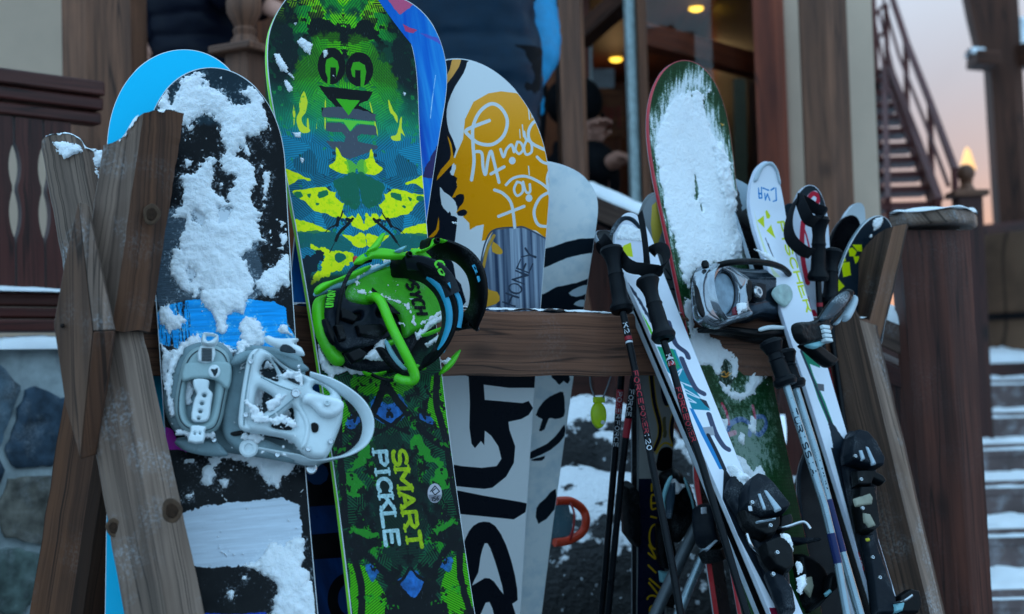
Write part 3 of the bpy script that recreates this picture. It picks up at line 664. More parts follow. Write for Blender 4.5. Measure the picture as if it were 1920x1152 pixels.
# feathered hatching: fields of parallel scratches
cell = np.random.default_rng(3).random((170, 3)); cu = cell[:, 0] * 0.16; cv = G.v0 + cell[:, 1] * (G.vt - G.v0)
Xs, Ys = np.abs(X[::4, ::4] - c0), Y[::4, ::4]
best = np.argmin((Xs[..., None] - cu) ** 2 + (Ys[..., None] - cv) ** 2, -1); ang = cell[best, 2] * math.pi
ang = np.repeat(np.repeat(ang, 4, 0), 4, 1)[:X.shape[0], :X.shape[1]]
if ang.shape != X.shape: ang = np.pad(ang, ((0, X.shape[0] - ang.shape[0]), (0, X.shape[1] - ang.shape[1])), 'edge')
hat = 0.5 + 0.5 * np.sin((np.abs(X - c0) * np.cos(ang) + Y * np.sin(ang)) * 2 * math.pi / 0.0042 + 1.2 * n2)
cb_ = cell[best, 0] * 0 + np.random.default_rng(5).random(170)[best]; cb_ = np.repeat(np.repeat(cb_, 4, 0), 4, 1)[:X.shape[0], :X.shape[1]]
if cb_.shape != X.shape: cb_ = np.pad(cb_, ((0, X.shape[0] - cb_.shape[0]), (0, X.shape[1] - cb_.shape[1])), 'edge')
def band(a, b, s=0.02): return np.clip((yv(a) - Y) / s, 0, 1) * np.clip((Y - yv(b)) / s, 0, 1)
ax = np.abs(X - c0)
A.blob(lambda X, Y: band(-80, 250, .05) * np.clip((0.02 + n1 * 0.9 - 0.15 * (ax / 0.13 - 0.6)) / 0.05, 0, 1) * (0.7 + 0.3 * hat), MG)
A.blob(lambda X, Y: band(-80, 260, .05) * np.clip((0.05 + n1 * 0.8 + n2 * 0.5 - 0.5 * np.maximum(ax / 0.13 - 0.3, 0)) / 0.04, 0, 1) * (0.55 + 0.45 * hat), BG_)
A.blob(lambda X, Y: band(-80, 165, .03) * np.clip((n2 * 0.8 + n1 * .6 + .25 * n3 - 0.06) / 0.02, 0, 1), BLK)
A.blob(lambda X, Y: band(-80, 300, .05) * np.clip((ax - .085) / .03 + n1 * 2 + n2, 0, 1) * .9, (6, 22, 22))
SHEEN_GREY = (72, 78, 88)  # sheen on the black lettering, painted in as grey
A.blob(lambda X, Y: band(-80, 60, .05) * np.clip((n2 * .9 + 0.06 - ax) / 0.04, 0, 1) * hat, YG)
A.poly([(505, 210), (500, 110), (520, 60), (545, 50), (560, 120), (535, 150), (530, 200)], (14, 26, 30), 0.012, 3, mirror=c0)
A.poly([(575, 60), (600, 30), (640, 55), (690, 45), (680, 72), (640, 78), (605, 72)], BLK, 0.008, 3, mirror=c0, seed=5)
# bright arch of green to each side of the letters
A.poly([(560, 200), (550, 150), (575, 90), (610, 62), (640, 80), (640, 190), (600, 215)], lambda X, Y: np.asarray(BG_) * (0.72 + 0.28 * np.sin(X * 2400 + Y * 900))[..., None], 0.012, 4, 0.6, soft=0.006, mirror=c0)
A.blob(lambda X, Y: band(60, 330, .05) * np.clip((n2 + .6 * n3 - .16) / .03, 0, 1) * .8, (10, 70, 44)); A.blob(lambda X, Y: band(-60, 330, .05) * (hat < .3) * .45, (6, 50, 34))
# teal then blue towards the middle
A.blob(lambda X, Y: np.clip((yv(150) - Y) / 0.09 + n1 * .8, 0, 1) * np.clip((Y - yv(520)) / .02, 0, 1) * 0.85, lambda X, Y: np.asarray(TEAL) * (0.75 + 0.2 * hat + .3 * (cb_ - .5))[..., None])
A.blob(lambda X, Y: np.clip((yv(245) - Y) / 0.04 + n1 * 1.6 + (ax - 0.045) * 9, 0, 1) * np.clip((Y - yv(520)) / .02, 0, 1) * 0.9 * np.clip((yv(230) - Y) / .03, 0, 1), lambda X, Y: np.asarray(BLU) * (0.62 + 0.3 * hat + .28 * (cb_ - .5))[..., None])
z7 = Z(490, 0, 3.84); z8 = Z(500, 250, 3.717)
# flames beside the letters
for p in ([(305, 655), (330, 720), (325, 800), (290, 850), (300, 900), (350, 930), (345, 955), (300, 960), (270, 930), (250, 860), (275, 800), (275, 740)],
          [(230, 740), (245, 830), (235, 915), (228, 850)], [(325, 900), (335, 850), (345, 920), (340, 955)], [(405, 850), (398, 930), (395, 900)], [(460, 700), (468, 780), (460, 945), (452, 820)]):
    A.poly(z7(p), (226, 222, 40), 0.0015, 4, 0.95)
for p in ([(915, 720), (945, 790), (975, 830), (980, 890), (950, 830), (925, 810)], [(1010, 840), (1015, 930), (1040, 990), (1005, 960), (1000, 1010), (950, 1015), (935, 985), (975, 970), (990, 900)], [(780, 740), (800, 800), (840, 970), (830, 960)]):
    A.poly(z7(p), (226, 222, 40), 0.0015, 4, 0.95)
A.blob(lambda X, Y: band(150, 520, .02) * np.clip((n2 + .8 * n3 - .22) / .02, 0, 1) * .55, (30, 150, 60)); A.blob(lambda X, Y: band(200, 520, .02) * np.clip((mirrored_noise(X, Y, c0, 60, 77) + .5 * n3 - .30) / .02, 0, 1) * .8, (8, 40, 56))
# lettering: two letters G, a hollow triangle and an R, mirrored about the board's axis
INK = (6, 9, 12)
A.poly(z7(_arc(505, 476, 100, 132, 0, 360, 28)), INK, 0.0008); A.poly(z7([(460, 470), (470, 430), (510, 412), (550, 440), (560, 490), (540, 560), (536, 488), (497, 486), (495, 610), (475, 610), (478, 560), (462, 520)]), (58, 160, 20), 0.0006, 0)
A.poly(z7(_arc(706, 500, 100, 124, 0, 360, 28)), INK, 0.0008); A.poly(z7([(643, 500), (660, 452), (705, 445), (745, 470), (755, 520), (738, 625), (714, 625), (714, 508), (676, 506), (674, 560), (655, 550)]), (58, 160, 20), 0.0006, 0)
A.poly(z7([(413, 618), (803, 662), (768, 728), (712, 745), (700, 760), (818, 826), (820, 872), (440, 840), (430, 775), (535, 770), (470, 700)]), INK, 0.0015)
A.poly(z7([(440, 770), (640, 770), (818, 826), (820, 872), (440, 840)]), SHEEN_GREY, 0.004)
A.poly(z7([(538, 712), (712, 724), (628, 832)]), (60, 172, 26), 0.001)
A.poly(z7([(470, 852), (815, 880), (812, 900), (690, 892), (640, 945), (590, 878), (470, 874)]), (96, 196, 60), 0.001)
A.poly(z7([(466, 884), (560, 884), (602, 900), (640, 955), (680, 905), (720, 896), (822, 912), (832, 975), (720, 964), (690, 985), (694, 1022), (838, 1050), (836, 1076), (800, 1082), (720, 1120), (640, 1148), (590, 1130), (500, 1060), (470, 1018), (596, 1022), (606, 985), (580, 955), (466, 945)]), SHEEN_GREY, 0.0015)
# yellow ink blots, the same on both halves
yb = lambda X, Y: np.asarray(YEL) - np.asarray((60, 20, 0)) * np.clip(fbm(X * 200, Y * 200, 3, 3) * 3, 0, 1)[..., None]
A.poly(z8([(485, 100), (525, 160), (560, 190), (575, 280), (500, 275), (435, 230), (480, 190)]), yb, 0.002, 3, mirror=c0)
A.poly(z8([(560, 180), (620, 210), (620, 280), (560, 275)]), (110, 190, 40), 0.006, 3, 0.8, mirror=c0)
A.poly(z8([(640, 290), (560, 290), (470, 340), (500, 440), (560, 500), (640, 520)]), (14, 96, 66), 0.006, 3, 0.9, mirror=c0)
A.poly(z8([(130, 250), (200, 275), (300, 318), (290, 332), (220, 320), (155, 362)]), yb, 0.002, 2, mirror=c0)
A.poly(z8([(180, 410), (230, 390), (300, 385), (400, 368), (430, 390), (470, 410), (490, 400), (480, 440), (520, 485), (540, 490), (525, 545), (560, 590), (490, 590), (400, 560), (330, 540), (270, 480), (240, 460)]), yb, 0.003, 3, mirror=c0)
for p in ([(190, 415), (235, 405), (250, 440), (215, 450)], [(360, 410), (420, 395), (430, 430), (365, 455)], [(342, 485), (370, 490), (350, 505)], [(285, 430), (310, 420), (300, 450)]): A.poly(z8(p), (20, 110, 70), 0.002, 2, mirror=c0)
A.poly(z8([(640, 560), (660, 590), (690, 640), (680, 680), (640, 660), (560, 610), (590, 560), (620, 590)]), yb, 0.006, 3, mirror=c0, seed=4)
A.poly(z8([(190, 600), (260, 610), (350, 640), (440, 685), (380, 690), (200, 690)]), yb, 0.004, 3, mirror=c0)
A.poly(z8([(200, 692), (440, 690), (560, 740), (600, 800), (480, 830), (330, 790), (220, 800)]), (16, 96, 88), 0.004, 3, 0.85, mirror=c0)
A.poly(z8([(525, 705), (600, 715), (680, 700), (690, 790), (620, 790), (580, 750)]), yb, 0.003, 3, mirror=c0)
A.poly(z8([(300, 790), (380, 800), (480, 830), (590, 830), (600, 900), (500, 960), (420, 1000), (370, 1010), (330, 1050), (310, 1040), (370, 940), (400, 860)]), yb, 0.008, 3, mirror=c0, seed=8)
A.poly(z8([(470, 850), (520, 835), (550, 870), (500, 900)]), (14, 100, 80), 0.003, 3, mirror=c0)
A.poly(z8([(250, 900), (380, 830), (390, 870), (330, 980), (300, 1050), (280, 1050)]), (8, 30, 42), 0.012, 3, mirror=c0)
for l, w in (([(530, 545), (510, 600), (480, 640), (440, 660), (410, 690)], .0022), ([(600, 595), (560, 640), (510, 690), (480, 750)], .005), ([(480, 750), (440, 830)], .0015), ([(560, 600), (590, 610)], .006), ([(500, 590), (490, 640)], .006)):
    A.stroke(z8(l), w, BLK, mirror=c0, rough=0.001)
# beneath the binding: dark with leafy greens and heavy crossing strokes
A.blob(lambda X, Y: np.clip((yv(515) - Y) / .03, 0, 1), lambda X, Y: np.asarray((5, 12, 14)) + np.asarray((8, 44, 30)) * np.clip(n2 * 3 + .2, 0, 1)[..., None])
zl = Z(580, 680, 2.441)
A.blob(lambda X, Y: np.clip((yv(660) - Y) / .02, 0, 1) * np.clip((n1 * 1.2 + n2 * .5 + .08 - np.clip((ax - .06) * 2, -.1, .02)) / .06, 0, 1) * (hat > .5) * 0.6, (16, 110, 56))
cG = lambda X, Y: np.asarray((80, 204, 0)) * (0.7 + 0.3 * np.sin(Y * 1500 + np.abs(X - c0) * 900))[..., None]
for py, sgn in ((700, 1), (1152, -1)):
    for p in ([(625, 60), (560, 62), (540, 230), (590, 300), (640, 330), (650, 330)],) if sgn > 0 else ([(640, 900), (720, 870), (770, 1152), (620, 1152), (600, 1050)],):
        A.poly(zl(p), cG, 0.004, 0, mirror=c0)
A.poly(zl([(230, 60), (380, 70), (400, 150), (300, 160), (200, 110)]), cG, .01, 3, .7, mirror=c0)
for p in ([(460, 390), (500, 330), (560, 420), (620, 470), (560, 460)], [(560, 530), (600, 480), (640, 490), (650, 560), (610, 590), (570, 575)], [(560, 760), (620, 740), (670, 710), (640, 760), (590, 780)]):
    A.poly(zl(p), (40, 140, 34), 0.006, 3, .9, mirror=c0)
for p in ([(280, 230), (300, 150), (340, 190), (400, 180), (430, 240), (350, 280)], [(490, 240), (540, 230), (570, 270), (540, 280)], [(440, 1030), (460, 950), (540, 1000), (520, 1060), (420, 1100)], [(590, 920), (650, 890), (640, 960)], [(380, 1090), (440, 1100), (420, 1150)]):
    A.poly(zl(p), lambda X, Y: np.asarray((40, 110, 190)) * (.6 + .5 * np.clip(fbm(X * 150, Y * 150, 2, 3) + .5, 0, 1))[..., None], .005, 3, .9, mirror=c0)
for l, w in (([(350, 90), (400, 170), (480, 270), (560, 350), (640, 400)], .013), ([(585, 60), (580, 180), (600, 260), (630, 380), (650, 520), (690, 700)], .012), ([(430, 240), (370, 290), (300, 330)], .006),
             ([(680, 790), (600, 900), (520, 1050), (470, 1140)], .011), ([(690, 840), (690, 960), (720, 1090), (745, 1152)], .012), ([(440, 905), (500, 980), (560, 1000)], .005)):
    A.stroke(zl(l), w, BLK, mirror=c0, rough=0.0015)
A.poly(zl([(420, 1110), (560, 1050), (620, 1110), (640, 1200), (420, 1200)]), BLK, .012, 3, mirror=c0)
A.poly(zl([(280, 380), (470, 370), (520, 860), (340, 880)]), (9, 32, 26), 0.012, 3, .75)
A.blob(lambda X, Y: np.clip((yv(700) - Y) / .02, 0, 1) * np.clip((mirrored_noise(X, Y, c0, 55, 31) + .7 * n3 - .2) / .02, 0, 1) * .75 * (ax > .028), (34, 150, 24)); A.blob(lambda X, Y: np.clip((yv(690) - Y) / .02, 0, 1) * np.clip((mirrored_noise(X, Y, c0, 48, 41) + .6 * n3 - .16) / .02, 0, 1) * .9, (5, 10, 12))
# product lettering, reading downwards
q1, q2 = G.q(*zl([(392, 396)])[0]), G.q(*zl([(466, 838)])[0]); L = q1[1] - q2[1]; al = (q2[0] - q1[0], q2[1] - q1[1])
x_ = A.text('SMART', G.q(*zl([(378, 402)])[0]), al, (1, .0), 0.0245, L / 6.3, 0.0068, lambda X, Y: np.asarray((176, 205, 16)) * (.86 + .3 * fbm(X * 300, Y * 300, 2, 3))[..., None], slab=True, rough=.0008)
q1 = G.q(*zl([(292, 410)])[0]); q2 = G.q(*zl([(355, 868)])[0]); L = np.hypot(q1[0] - q2[0], q1[1] - q2[1])
A.text('PICKLE', q1, (q2[0] - q1[0], q2[1] - q1[1]), (1, 0), 0.0235, L / 7.35, 0.0066, lambda X, Y: np.asarray((178, 214, 216)) * (.9 + .4 * fbm(X * 300, Y * 300, 5, 3))[..., None], slab=True, rough=.0008)
A.poly(zl(_arc(574, 598, 33, 45, 0, 360, 20)), (176, 172, 180), 0); A.poly(zl([(545, 605), (604, 605), (598, 630), (574, 642), (550, 630)]), (120, 118, 126), 0)
A.stroke(zl([(555, 590), (575, 565), (596, 590), (575, 606), (562, 590), (577, 577)]), .0016, (20, 22, 26), 0)
q1 = G.q(*zl([(562, 634)])[0]); A.text('156', q1, (1, 0.08), (0, 1), .006, .0042, .0013, (20, 22, 26))
A.blob(lambda X, Y: np.clip((fbm(X * 700, Y * 120, 9, 3) - .28) * 3, 0, .25), (200, 215, 220))
green_board = thing('snowboard', 'green and yellow snowboard with dark paint-splash print and a lime binding', 'snowboard', GB)
G.build(green_board, image_mat('green board print', A.a, 0.32, 0.15), sides('lime sidewall', (150, 250, 40)), BASEK)
zs = Z(490, 0, 3.84); z8s = Z(500, 250, 3.717)
G.snow(green_board, [zs(p) for p in ([(255, 300), (290, 270), (330, 300), (372, 320), (350, 400), (310, 370)], [(95, 390), (130, 390), (190, 490), (180, 520), (140, 510), (105, 450)], [(160, 585), (185, 580), (230, 640), (205, 675), (180, 640)],
        [(440, 365), (470, 365), (475, 400), (455, 420)], [(228, 955), (285, 955), (280, 990), (240, 985)], [(235, 165), (252, 170), (246, 190)], [(1018, 665), (1040, 670), (1030, 698)], [(190, 520), (240, 560), (235, 570), (200, 545)], [(515, 548), (530, 548), (528, 562)])] + [z8s(p) for p in ([(230, 170), (258, 180), (245, 215)], [(185, 0), (235, -5), (225, 30)])],
       th=.006, res=.0014, rough=.0018, fs=160, soft=.006, specks=0)
# ---- black board
K = Board((418, 300, 2.36), (478, 1152, 2.21), 12, (388, 128), 0.106, cx=-0.012, side=0.014, vm=0.2, nose=0.17, p=2.2, curl=0.035, vlow=-0.06)
A = Art(K, 0.7, (8, 10, 14)); zk = Z(280, 80, 2.2156); z5 = Z(270, 560, 3.2); z6 = Z(300, 800, 3.272)
A.poly(zk([(-20, 330), (-20, -40), (250, -10), (420, 60), (480, 180), (390, 300), (250, 350), (100, 300)]), (26, 44, 54), .01, 3, soft=.01)
A.poly(zk([(60, 700), (300, 660), (440, 680), (480, 1060), (20, 1100), (20, 800)]), lambda X, Y: np.asarray((62, 74, 84)) * (1 + .35 * np.sin(Y * 2500) * (fbm(X * 50, Y * 400, 2, 3) > 0.02))[..., None], .008, 0, soft=.004)
A.poly(z5([(60, 90), (150, 40), (250, 10), (520, -5), (780, 20), (850, 55), (860, 150), (905, 230), (860, 300), (540, 310), (300, 330), (60, 260)]), lambda X, Y: np.asarray((0, 166, 250)) * (.92 + .35 * fbm(X * 20, Y * 350, 3, 3))[..., None], .004, 0)
A.blob(lambda X, Y: (fbm(X * 700, Y * 60, 2, 3) > .14) * (Y < K.q(400, 560)[1]) * (Y > K.q(400, 665)[1]) * (X < -.07), (8, 10, 14))
A.poly(z6([(120, 535), (260, 492), (420, 468), (640, 452), (750, 437), (855, 485), (872, 600), (880, 800), (850, 840), (520, 855), (330, 866), (140, 850)]), lambda X, Y: np.asarray((200, 210, 222)) * (1 + .14 * fbm(X * 25, Y * 300, 3, 3))[..., None], .0035, 0, fs=200)
A.poly(z5([(120, 780), (170, 790), (210, 860), (320, 905), (330, 925), (200, 910), (120, 900)]), (190, 30, 170), .003, 3)
A.poly(z6([(200, 1150), (420, 1150), (650, 1140), (700, 1250), (200, 1250)]), (16, 60, 170), .003, 0)
A.blob(lambda X, Y: np.clip((fbm(X * 400, Y * 400, 9, 3) - .3) * 5, 0, .4), (150, 165, 175))
KS0 = [zk(p) for p in (
    [(20, 265), (40, 225), (70, 200), (85, 240), (90, 260), (115, 230), (125, 210), (120, 160), (150, 140), (205, 115), (225, 135), (215, 180), (270, 195), (300, 200), (340, 255), (400, 265), (420, 255), (405, 225), (385, 205), (410, 190), (450, 200), (470, 240), (485, 290), (485, 350), (450, 395), (405, 390), (420, 460), (410, 470), (380, 440), (350, 465), (320, 440), (305, 420), (300, 340), (270, 310), (230, 290), (185, 330), (150, 345), (110, 330), (60, 300)],
    [(300, 460), (325, 450), (350, 480), (400, 490), (435, 520), (440, 560), (425, 640), (430, 690), (470, 710), (470, 735), (450, 720), (440, 740), (490, 830), (430, 830), (430, 870), (370, 890), (400, 920), (430, 970), (435, 1040), (400, 1080), (360, 1070), (310, 1050), (270, 1080), (230, 1060), (215, 1000), (190, 1050), (140, 1035), (90, 970), (85, 920), (100, 860), (130, 860), (125, 810), (145, 780), (150, 740), (95, 720), (110, 690), (140, 660), (135, 570), (125, 550), (180, 545), (210, 510), (250, 475), (270, 490), (270, 540), (255, 600), (300, 640), (330, 660), (320, 640), (345, 590), (355, 560), (300, 540), (295, 500)],
    [(440, 990), (500, 940), (570, 880), (590, 900), (590, 1000), (570, 1020), (550, 1000), (530, 1050), (480, 1050), (450, 1020)],
    [(476, 540), (495, 540), (490, 650), (475, 655)], [(152, 345), (180, 345), (170, 380), (150, 370)], [(150, 490), (168, 500), (155, 515)], [(285, 585), (305, 590), (295, 605)], [(470, 670), (488, 670), (480, 690)], [(550, 800), (572, 800), (560, 835)], [(485, 405), (500, 410), (492, 430)], [(230, 165), (250, 170), (240, 185)], [(455, 500), (470, 505), (465, 520)])]; A.dust(KS0, .011, .9, seed=3)
KS1 = [z5(p) for p in ([(80, 80), (130, 40), (150, 20), (170, 70), (240, 110), (255, 160), (230, 150), (230, 180), (150, 195), (100, 160)],
    [(340, -60), (620, -60), (610, 60), (600, 100), (580, 80), (530, 90), (500, 100), (490, 190), (470, 210), (440, 190), (420, 100), (380, 60), (330, -20)], [(580, 140), (610, 110), (650, 105), (690, 130), (720, 170), (730, 220), (720, 280), (640, 310), (600, 290), (570, 200)],
    [(820, 160), (870, 170), (895, 230), (850, 220), (810, 200)], [(90, 250), (140, 310), (180, 300), (300, 220), (340, 215), (360, 290), (240, 330), (170, 420), (140, 640), (120, 520), (90, 470), (110, 330)], [(430, 250), (560, 320), (520, 340), (440, 290)])]; A.dust(KS1, .011, .9, seed=4)
KS2 = [z6(p) for p in ([(270, 160), (330, 170), (440, 190), (590, 250), (640, 310), (660, 350), (680, 370), (720, 370), (750, 300), (830, 250), (880, 240), (870, 150), (500, 130), (270, 130)], [(290, 190), (300, 230), (250, 250), (250, 300), (270, 360), (310, 360), (330, 340), (330, 260), (380, 215), (350, 180)], [(370, 330), (410, 330), (410, 375), (380, 380)], [(130, 420), (195, 415), (190, 440), (145, 440)], [(150, 210), (205, 205), (200, 225)],
    [(520, 855), (570, 840), (690, 700), (760, 740), (830, 680), (885, 690), (880, 790), (870, 860), (910, 890), (945, 1000), (965, 1200), (650, 1200), (690, 1100), (690, 1050), (730, 1000), (720, 960), (640, 910)], [(510, 915), (530, 915), (525, 940)], [(420, 1010), (450, 1010), (440, 1070), (415, 1060)])]; A.dust(KS2, .011, .9, seed=5)
black_board = thing('snowboard', 'black snowboard caked in snow with a pale grey binding and blue and white stripes', 'snowboard', GB)
K.build(black_board, image_mat('black board print', A.a, 0.3, 0.3), sides('black sidewall', (20, 22, 26)), BASEK)
K.snow(black_board, KS0,
    holes=[zk(p) for p in ([(185, 700), (225, 720), (220, 750), (175, 740)], [(285, 680), (340, 690), (320, 740), (290, 750)], [(160, 940), (190, 960), (170, 1000)])],
    th=.0095, res=.0018, rough=.0075, fs=70, soft=.017, seed=2, specks=2.6)
K.snow(black_board, KS1,
    th=.013, res=.002, rough=.0055, fs=75, soft=.016, seed=6)
K.snow(black_board, KS2,
    th=.010, res=.002, rough=.006, fs=75, soft=.018, seed=9, specks=2.3)
# ---- sky blue board behind the black one
C_ = Board((342, 300, 2.42), (343, 1152, 2.3), 5, (335, 94), 0.118, cx=-0.003, side=0.010, vm=0.2, nose=0.2, p=2.2, curl=-0.03)
A = Art(C_, 1.2, (0, 184, 226)); A.blob(lambda X, Y: np.clip(fbm(X * 300, Y * 300, 1, 3) - .36, 0, .1) * 6, (200, 230, 240))
cyan_board = thing('snowboard', 'plain sky blue snowboard tip showing behind the snow-caked black board', 'snowboard', GB)
C_.build(cyan_board, image_mat('sky blue base', A.a, 0.35, 0.2), sides('cyan sidewall', (150, 190, 200)), BASEK)
# ---- blue and pink board behind the green one
U = Board((722, 200, 2.58), (607, 1152, 2.44), 20, (715, -12), 0.108, cx=-0.016, side=0.014, vm=0.1, nose=0.19, p=2.4, curl=0.04, vlow=-0.06)
A = Art(U, 0.8, (10, 104, 205))
A.blob(lambda X, Y: np.clip(fbm(X * 60 + Y * 22, Y * 3 - X * 4, 4, 4) * 2.2 + .1, 0, .75), (60, 170, 235)); A.blob(lambda X, Y: np.clip(fbm(X * 30 + Y * 9, Y * 4 - X * 6, 14, 4) * 2.5 - .1, 0, .8), (6, 64, 190))
zu = Z(700, 0, 3.6)
A.poly(zu([(60, -60), (250, -60), (285, 20), (180, 100), (140, 60)]), (225, 92, 128), .003, 0, .95); A.poly(zu([(200, 165), (300, 205), (270, 228), (215, 215)]), (205, 70, 120), .002, 0)
A.poly(zu([(300, 220), (420, 250), (470, 310), (420, 280)]), (110, 90, 190), .003, 0, .8); A.poly(zu([(330, 1200), (360, 1120), (460, 930), (470, 1000), (440, 1200)]), (52, 44, 96), .003, 0)
A.stroke(zu([(420, 510), (400, 660), (385, 800)]), .0015, (190, 220, 245), rough=.0008)
A.blob(lambda X, Y: np.clip((U.q(640, 800)[1] - Y) / .05, 0, 1), lambda X, Y: np.asarray((16, 60, 118)) * (.9 + .5 * fbm(X * 40, Y * 40 + X * 60, 3, 3))[..., None])
A.poly(z6([(800, -200), (1100, -200), (1100, 480), (800, 500)]), (6, 8, 14), 0, 0); A.poly(z6(_arc(965, 290, 70, 70, 0, 360)), (22, 62, 104), 0)
A.poly(z6([(800, 675), (1150, 645), (1180, 800), (800, 825)]), (6, 8, 14), 0, 0); A.stroke(z6(_arc(1160, 1060, 100, 130, 60, 300)), .018, (5, 6, 12))
blue_board = thing('snowboard', 'blue and pink brush-stroke snowboard standing between the green board and the yellow board', 'snowboard', GB)
U.build(blue_board, image_mat('blue board print', A.a, 0.35, 0.2), sides('blue sidewall', (150, 170, 190)), BASEK)
# ---- yellow and white board behind the rail
Yb = Board((885, 300, 2.66), (843, 1152, 2.9), 12, (868, 112), 0.140, cx=0.006, side=0.010, vm=0.2, nose=0.27, p=2.3, curl=-0.03, skew=-0.034, vlow=-0.06)
A = Art(Yb, 0.6, (228, 230, 232)); z13 = Z(780, 60, 2.1325); z14 = Z(800, 560, 1.9459)
DK = (16, 22, 34); OR = lambda X, Y: np.asarray((242, 152, 0)) + np.asarray((14, 20, 60)) * np.clip((Y - Yb.q(930, 300)[1]) / .12, 0, 1)[..., None]
A.poly(z13([(-60, 100), (202, 100), (204, 122), (190, 165), (155, 220), (128, 285), (122, 340), (132, 400), (160, 470), (140, 560), (200, 700), (165, 740), (155, 840), (100, 840), (200, 1080), (-60, 1200)]), DK, 0, 2)
A.poly(z13([(148, 100), (178, 100), (172, 140), (122, 210), (110, 200), (135, 150)]), (236, 166, 80), 0, 2)
A.poly(z13([(95, 620), (112, 640), (135, 655), (165, 690), (165, 720), (200, 700), (270, 900), (180, 1010), (150, 930), (160, 800), (165, 745), (140, 735), (120, 715), (102, 690)]), (228, 230, 232), 0, 2)
for p in ([(135, 718), (140, 740), (128, 760), (120, 742)], [(150, 590), (165, 610), (150, 625)]): A.poly(z13(p), DK, 0, 2)
A.poly(z13([(165, 482), (188, 430), (196, 350), (230, 280), (290, 246), (340, 238), (400, 245), (450, 270), (500, 310), (580, 380), (580, 840), (520, 826), (480, 795), (400, 782), (350, 806), (310, 793), (285, 832), (263, 836), (272, 770), (242, 776), (215, 792), (213, 765), (188, 740), (203, 713), (160, 724), (186, 680), (191, 655), (143, 664), (165, 620), (160, 590), (148, 572), (160, 545), (150, 520)]), OR, 0, 0)
A.poly(z13([(125, 415), (142, 450), (150, 500), (160, 515), (130, 545), (82, 595), (100, 550), (135, 510), (138, 470)]), OR, 0, 2); A.poly(z13([(90, 740), (92, 790), (70, 820), (50, 820), (80, 790)]), OR, 0, 2)
for p in ([(160, 655), (190, 650), (190, 680), (172, 700), (160, 690)], [(165, 720), (190, 710), (205, 720), (195, 735), (170, 735)], [(130, 575), (165, 585), (140, 640), (110, 610)]): A.poly(z13(p), DK, 0, 2)
A.poly(z13([(135, 560), (160, 530), (150, 575)]), (228, 230, 232), 0, 2)
A.poly(z13([(310, 793), (400, 782), (440, 785), (540, 838), (530, 1130), (250, 1130), (258, 930), (290, 830)]), lambda X, Y: np.asarray((112, 126, 146)) + np.asarray((70, 70, 66)) * np.clip(fbm(X * 160 + Y * 16, Y * 3, 5, 3) * 3, -.9, 1)[..., None], 0, 0)
A.stroke(z13([(258, 930), (275, 850), (310, 793), (400, 782), (440, 785), (540, 838)]), .003, (70, 80, 96)); A.stroke(z13([(270, 940), (285, 870), (312, 815)]), .006, (200, 150, 60))
for p in ([(308, 838), (345, 872), (340, 890), (305, 880)], [(262, 985), (290, 1030), (325, 1040), (335, 1075), (300, 1095), (250, 1095)]): A.poly(z13(p), (220, 160, 50), 0, 2)
q1, q2 = Yb.q(*z13([(395, 1098)])[0]), Yb.q(*z13([(492, 868)])[0])
A.text('HONEY', q1, (q2[0] - q1[0], q2[1] - q1[1]), (-1, .35), .026, .0185, .0034, (52, 62, 78), rough=.0012)
WH = (222, 226, 230)
for l, w in (([(222, 592), (232, 520), (228, 450), (228, 380), (255, 320), (300, 288), (340, 305), (365, 355), (350, 415), (305, 450), (250, 445), (212, 415), (200, 395), (240, 375), (293, 355)], 11),
             ([(232, 480), (262, 484), (268, 540), (278, 570), (288, 510), (300, 478), (312, 520), (332, 602)], 10), ([(300, 568), (352, 540)], 10), ([(338, 470), (350, 500), (362, 470), (382, 452), (392, 480)], 9), ([(405, 440), (398, 470), (412, 488), (428, 470), (420, 445), (405, 440)], 8), ([(445, 430), (432, 460), (440, 490), (462, 480), (460, 445), (440, 430), (432, 400)], 8),
             ([(505, 352), (470, 362), (450, 400), (458, 440), (500, 465), (535, 478)], 10), ([(484, 500), (505, 520), (535, 530)], 9), ([(450, 308), (454, 350)], 4), ([(462, 320), (464, 345)], 3), ([(425, 372), (430, 420)], 4), ([(414, 390), (417, 425)], 3), ([(497, 400), (515, 408)], 9),
             ([(395, 782), (382, 690), (350, 648), (314, 632)], 10), ([(330, 738), (432, 698)], 10), ([(360, 612), (390, 585), (440, 578), (500, 605), (540, 640)], 9), ([(404, 600), (392, 630), (404, 655), (426, 640), (424, 608), (404, 600)], 8), ([(428, 600), (440, 640), (456, 640), (455, 610)], 8), ([(536, 640), (495, 665), (472, 720), (490, 772), (540, 778)], 10), ([(538, 545), (524, 590), (536, 660)], 9), ([(450, 538), (453, 572)], 4)):
    A.stroke(z13(l), w / 2.1325 * .00128, WH)
for x, y, r in ((385, 515, 14), (452, 665, 14)): A.poly(z13(_arc(x, y, r, r * 1.1, 0, 360)), WH, 0)
IK = (12, 18, 28)
A.poly(z14([(-100, 0), (1100, 0), (1100, 283), (-100, 283)]), (228, 230, 232), 0, 0, 0.0)
A.poly(z14([(118, 270), (440, 270), (440, 326), (300, 326), (208, 314), (212, 370), (350, 382), (372, 374), (388, 400), (372, 425), (345, 440), (298, 450), (302, 480), (323, 540), (318, 600), (290, 650), (240, 690), (210, 695), (60, 680), (60, 600), (130, 612), (200, 618), (255, 612), (273, 585), (262, 540), (235, 500), (212, 482), (210, 535), (198, 520), (176, 546), (164, 530), (156, 470), (158, 380), (153, 285)]), IK, 0, 0)
A.poly(z14([(60, 690), (210, 720), (340, 742), (366, 748), (360, 780), (318, 806), (60, 780)]), IK, 0, 0)
A.poly(z14([(60, 1152), (100, 1000), (140, 880), (170, 830), (210, 814), (250, 830), (290, 900), (322, 1010), (332, 1100), (312, 1114), (312, 1200), (60, 1200)]), IK, 0, 2)
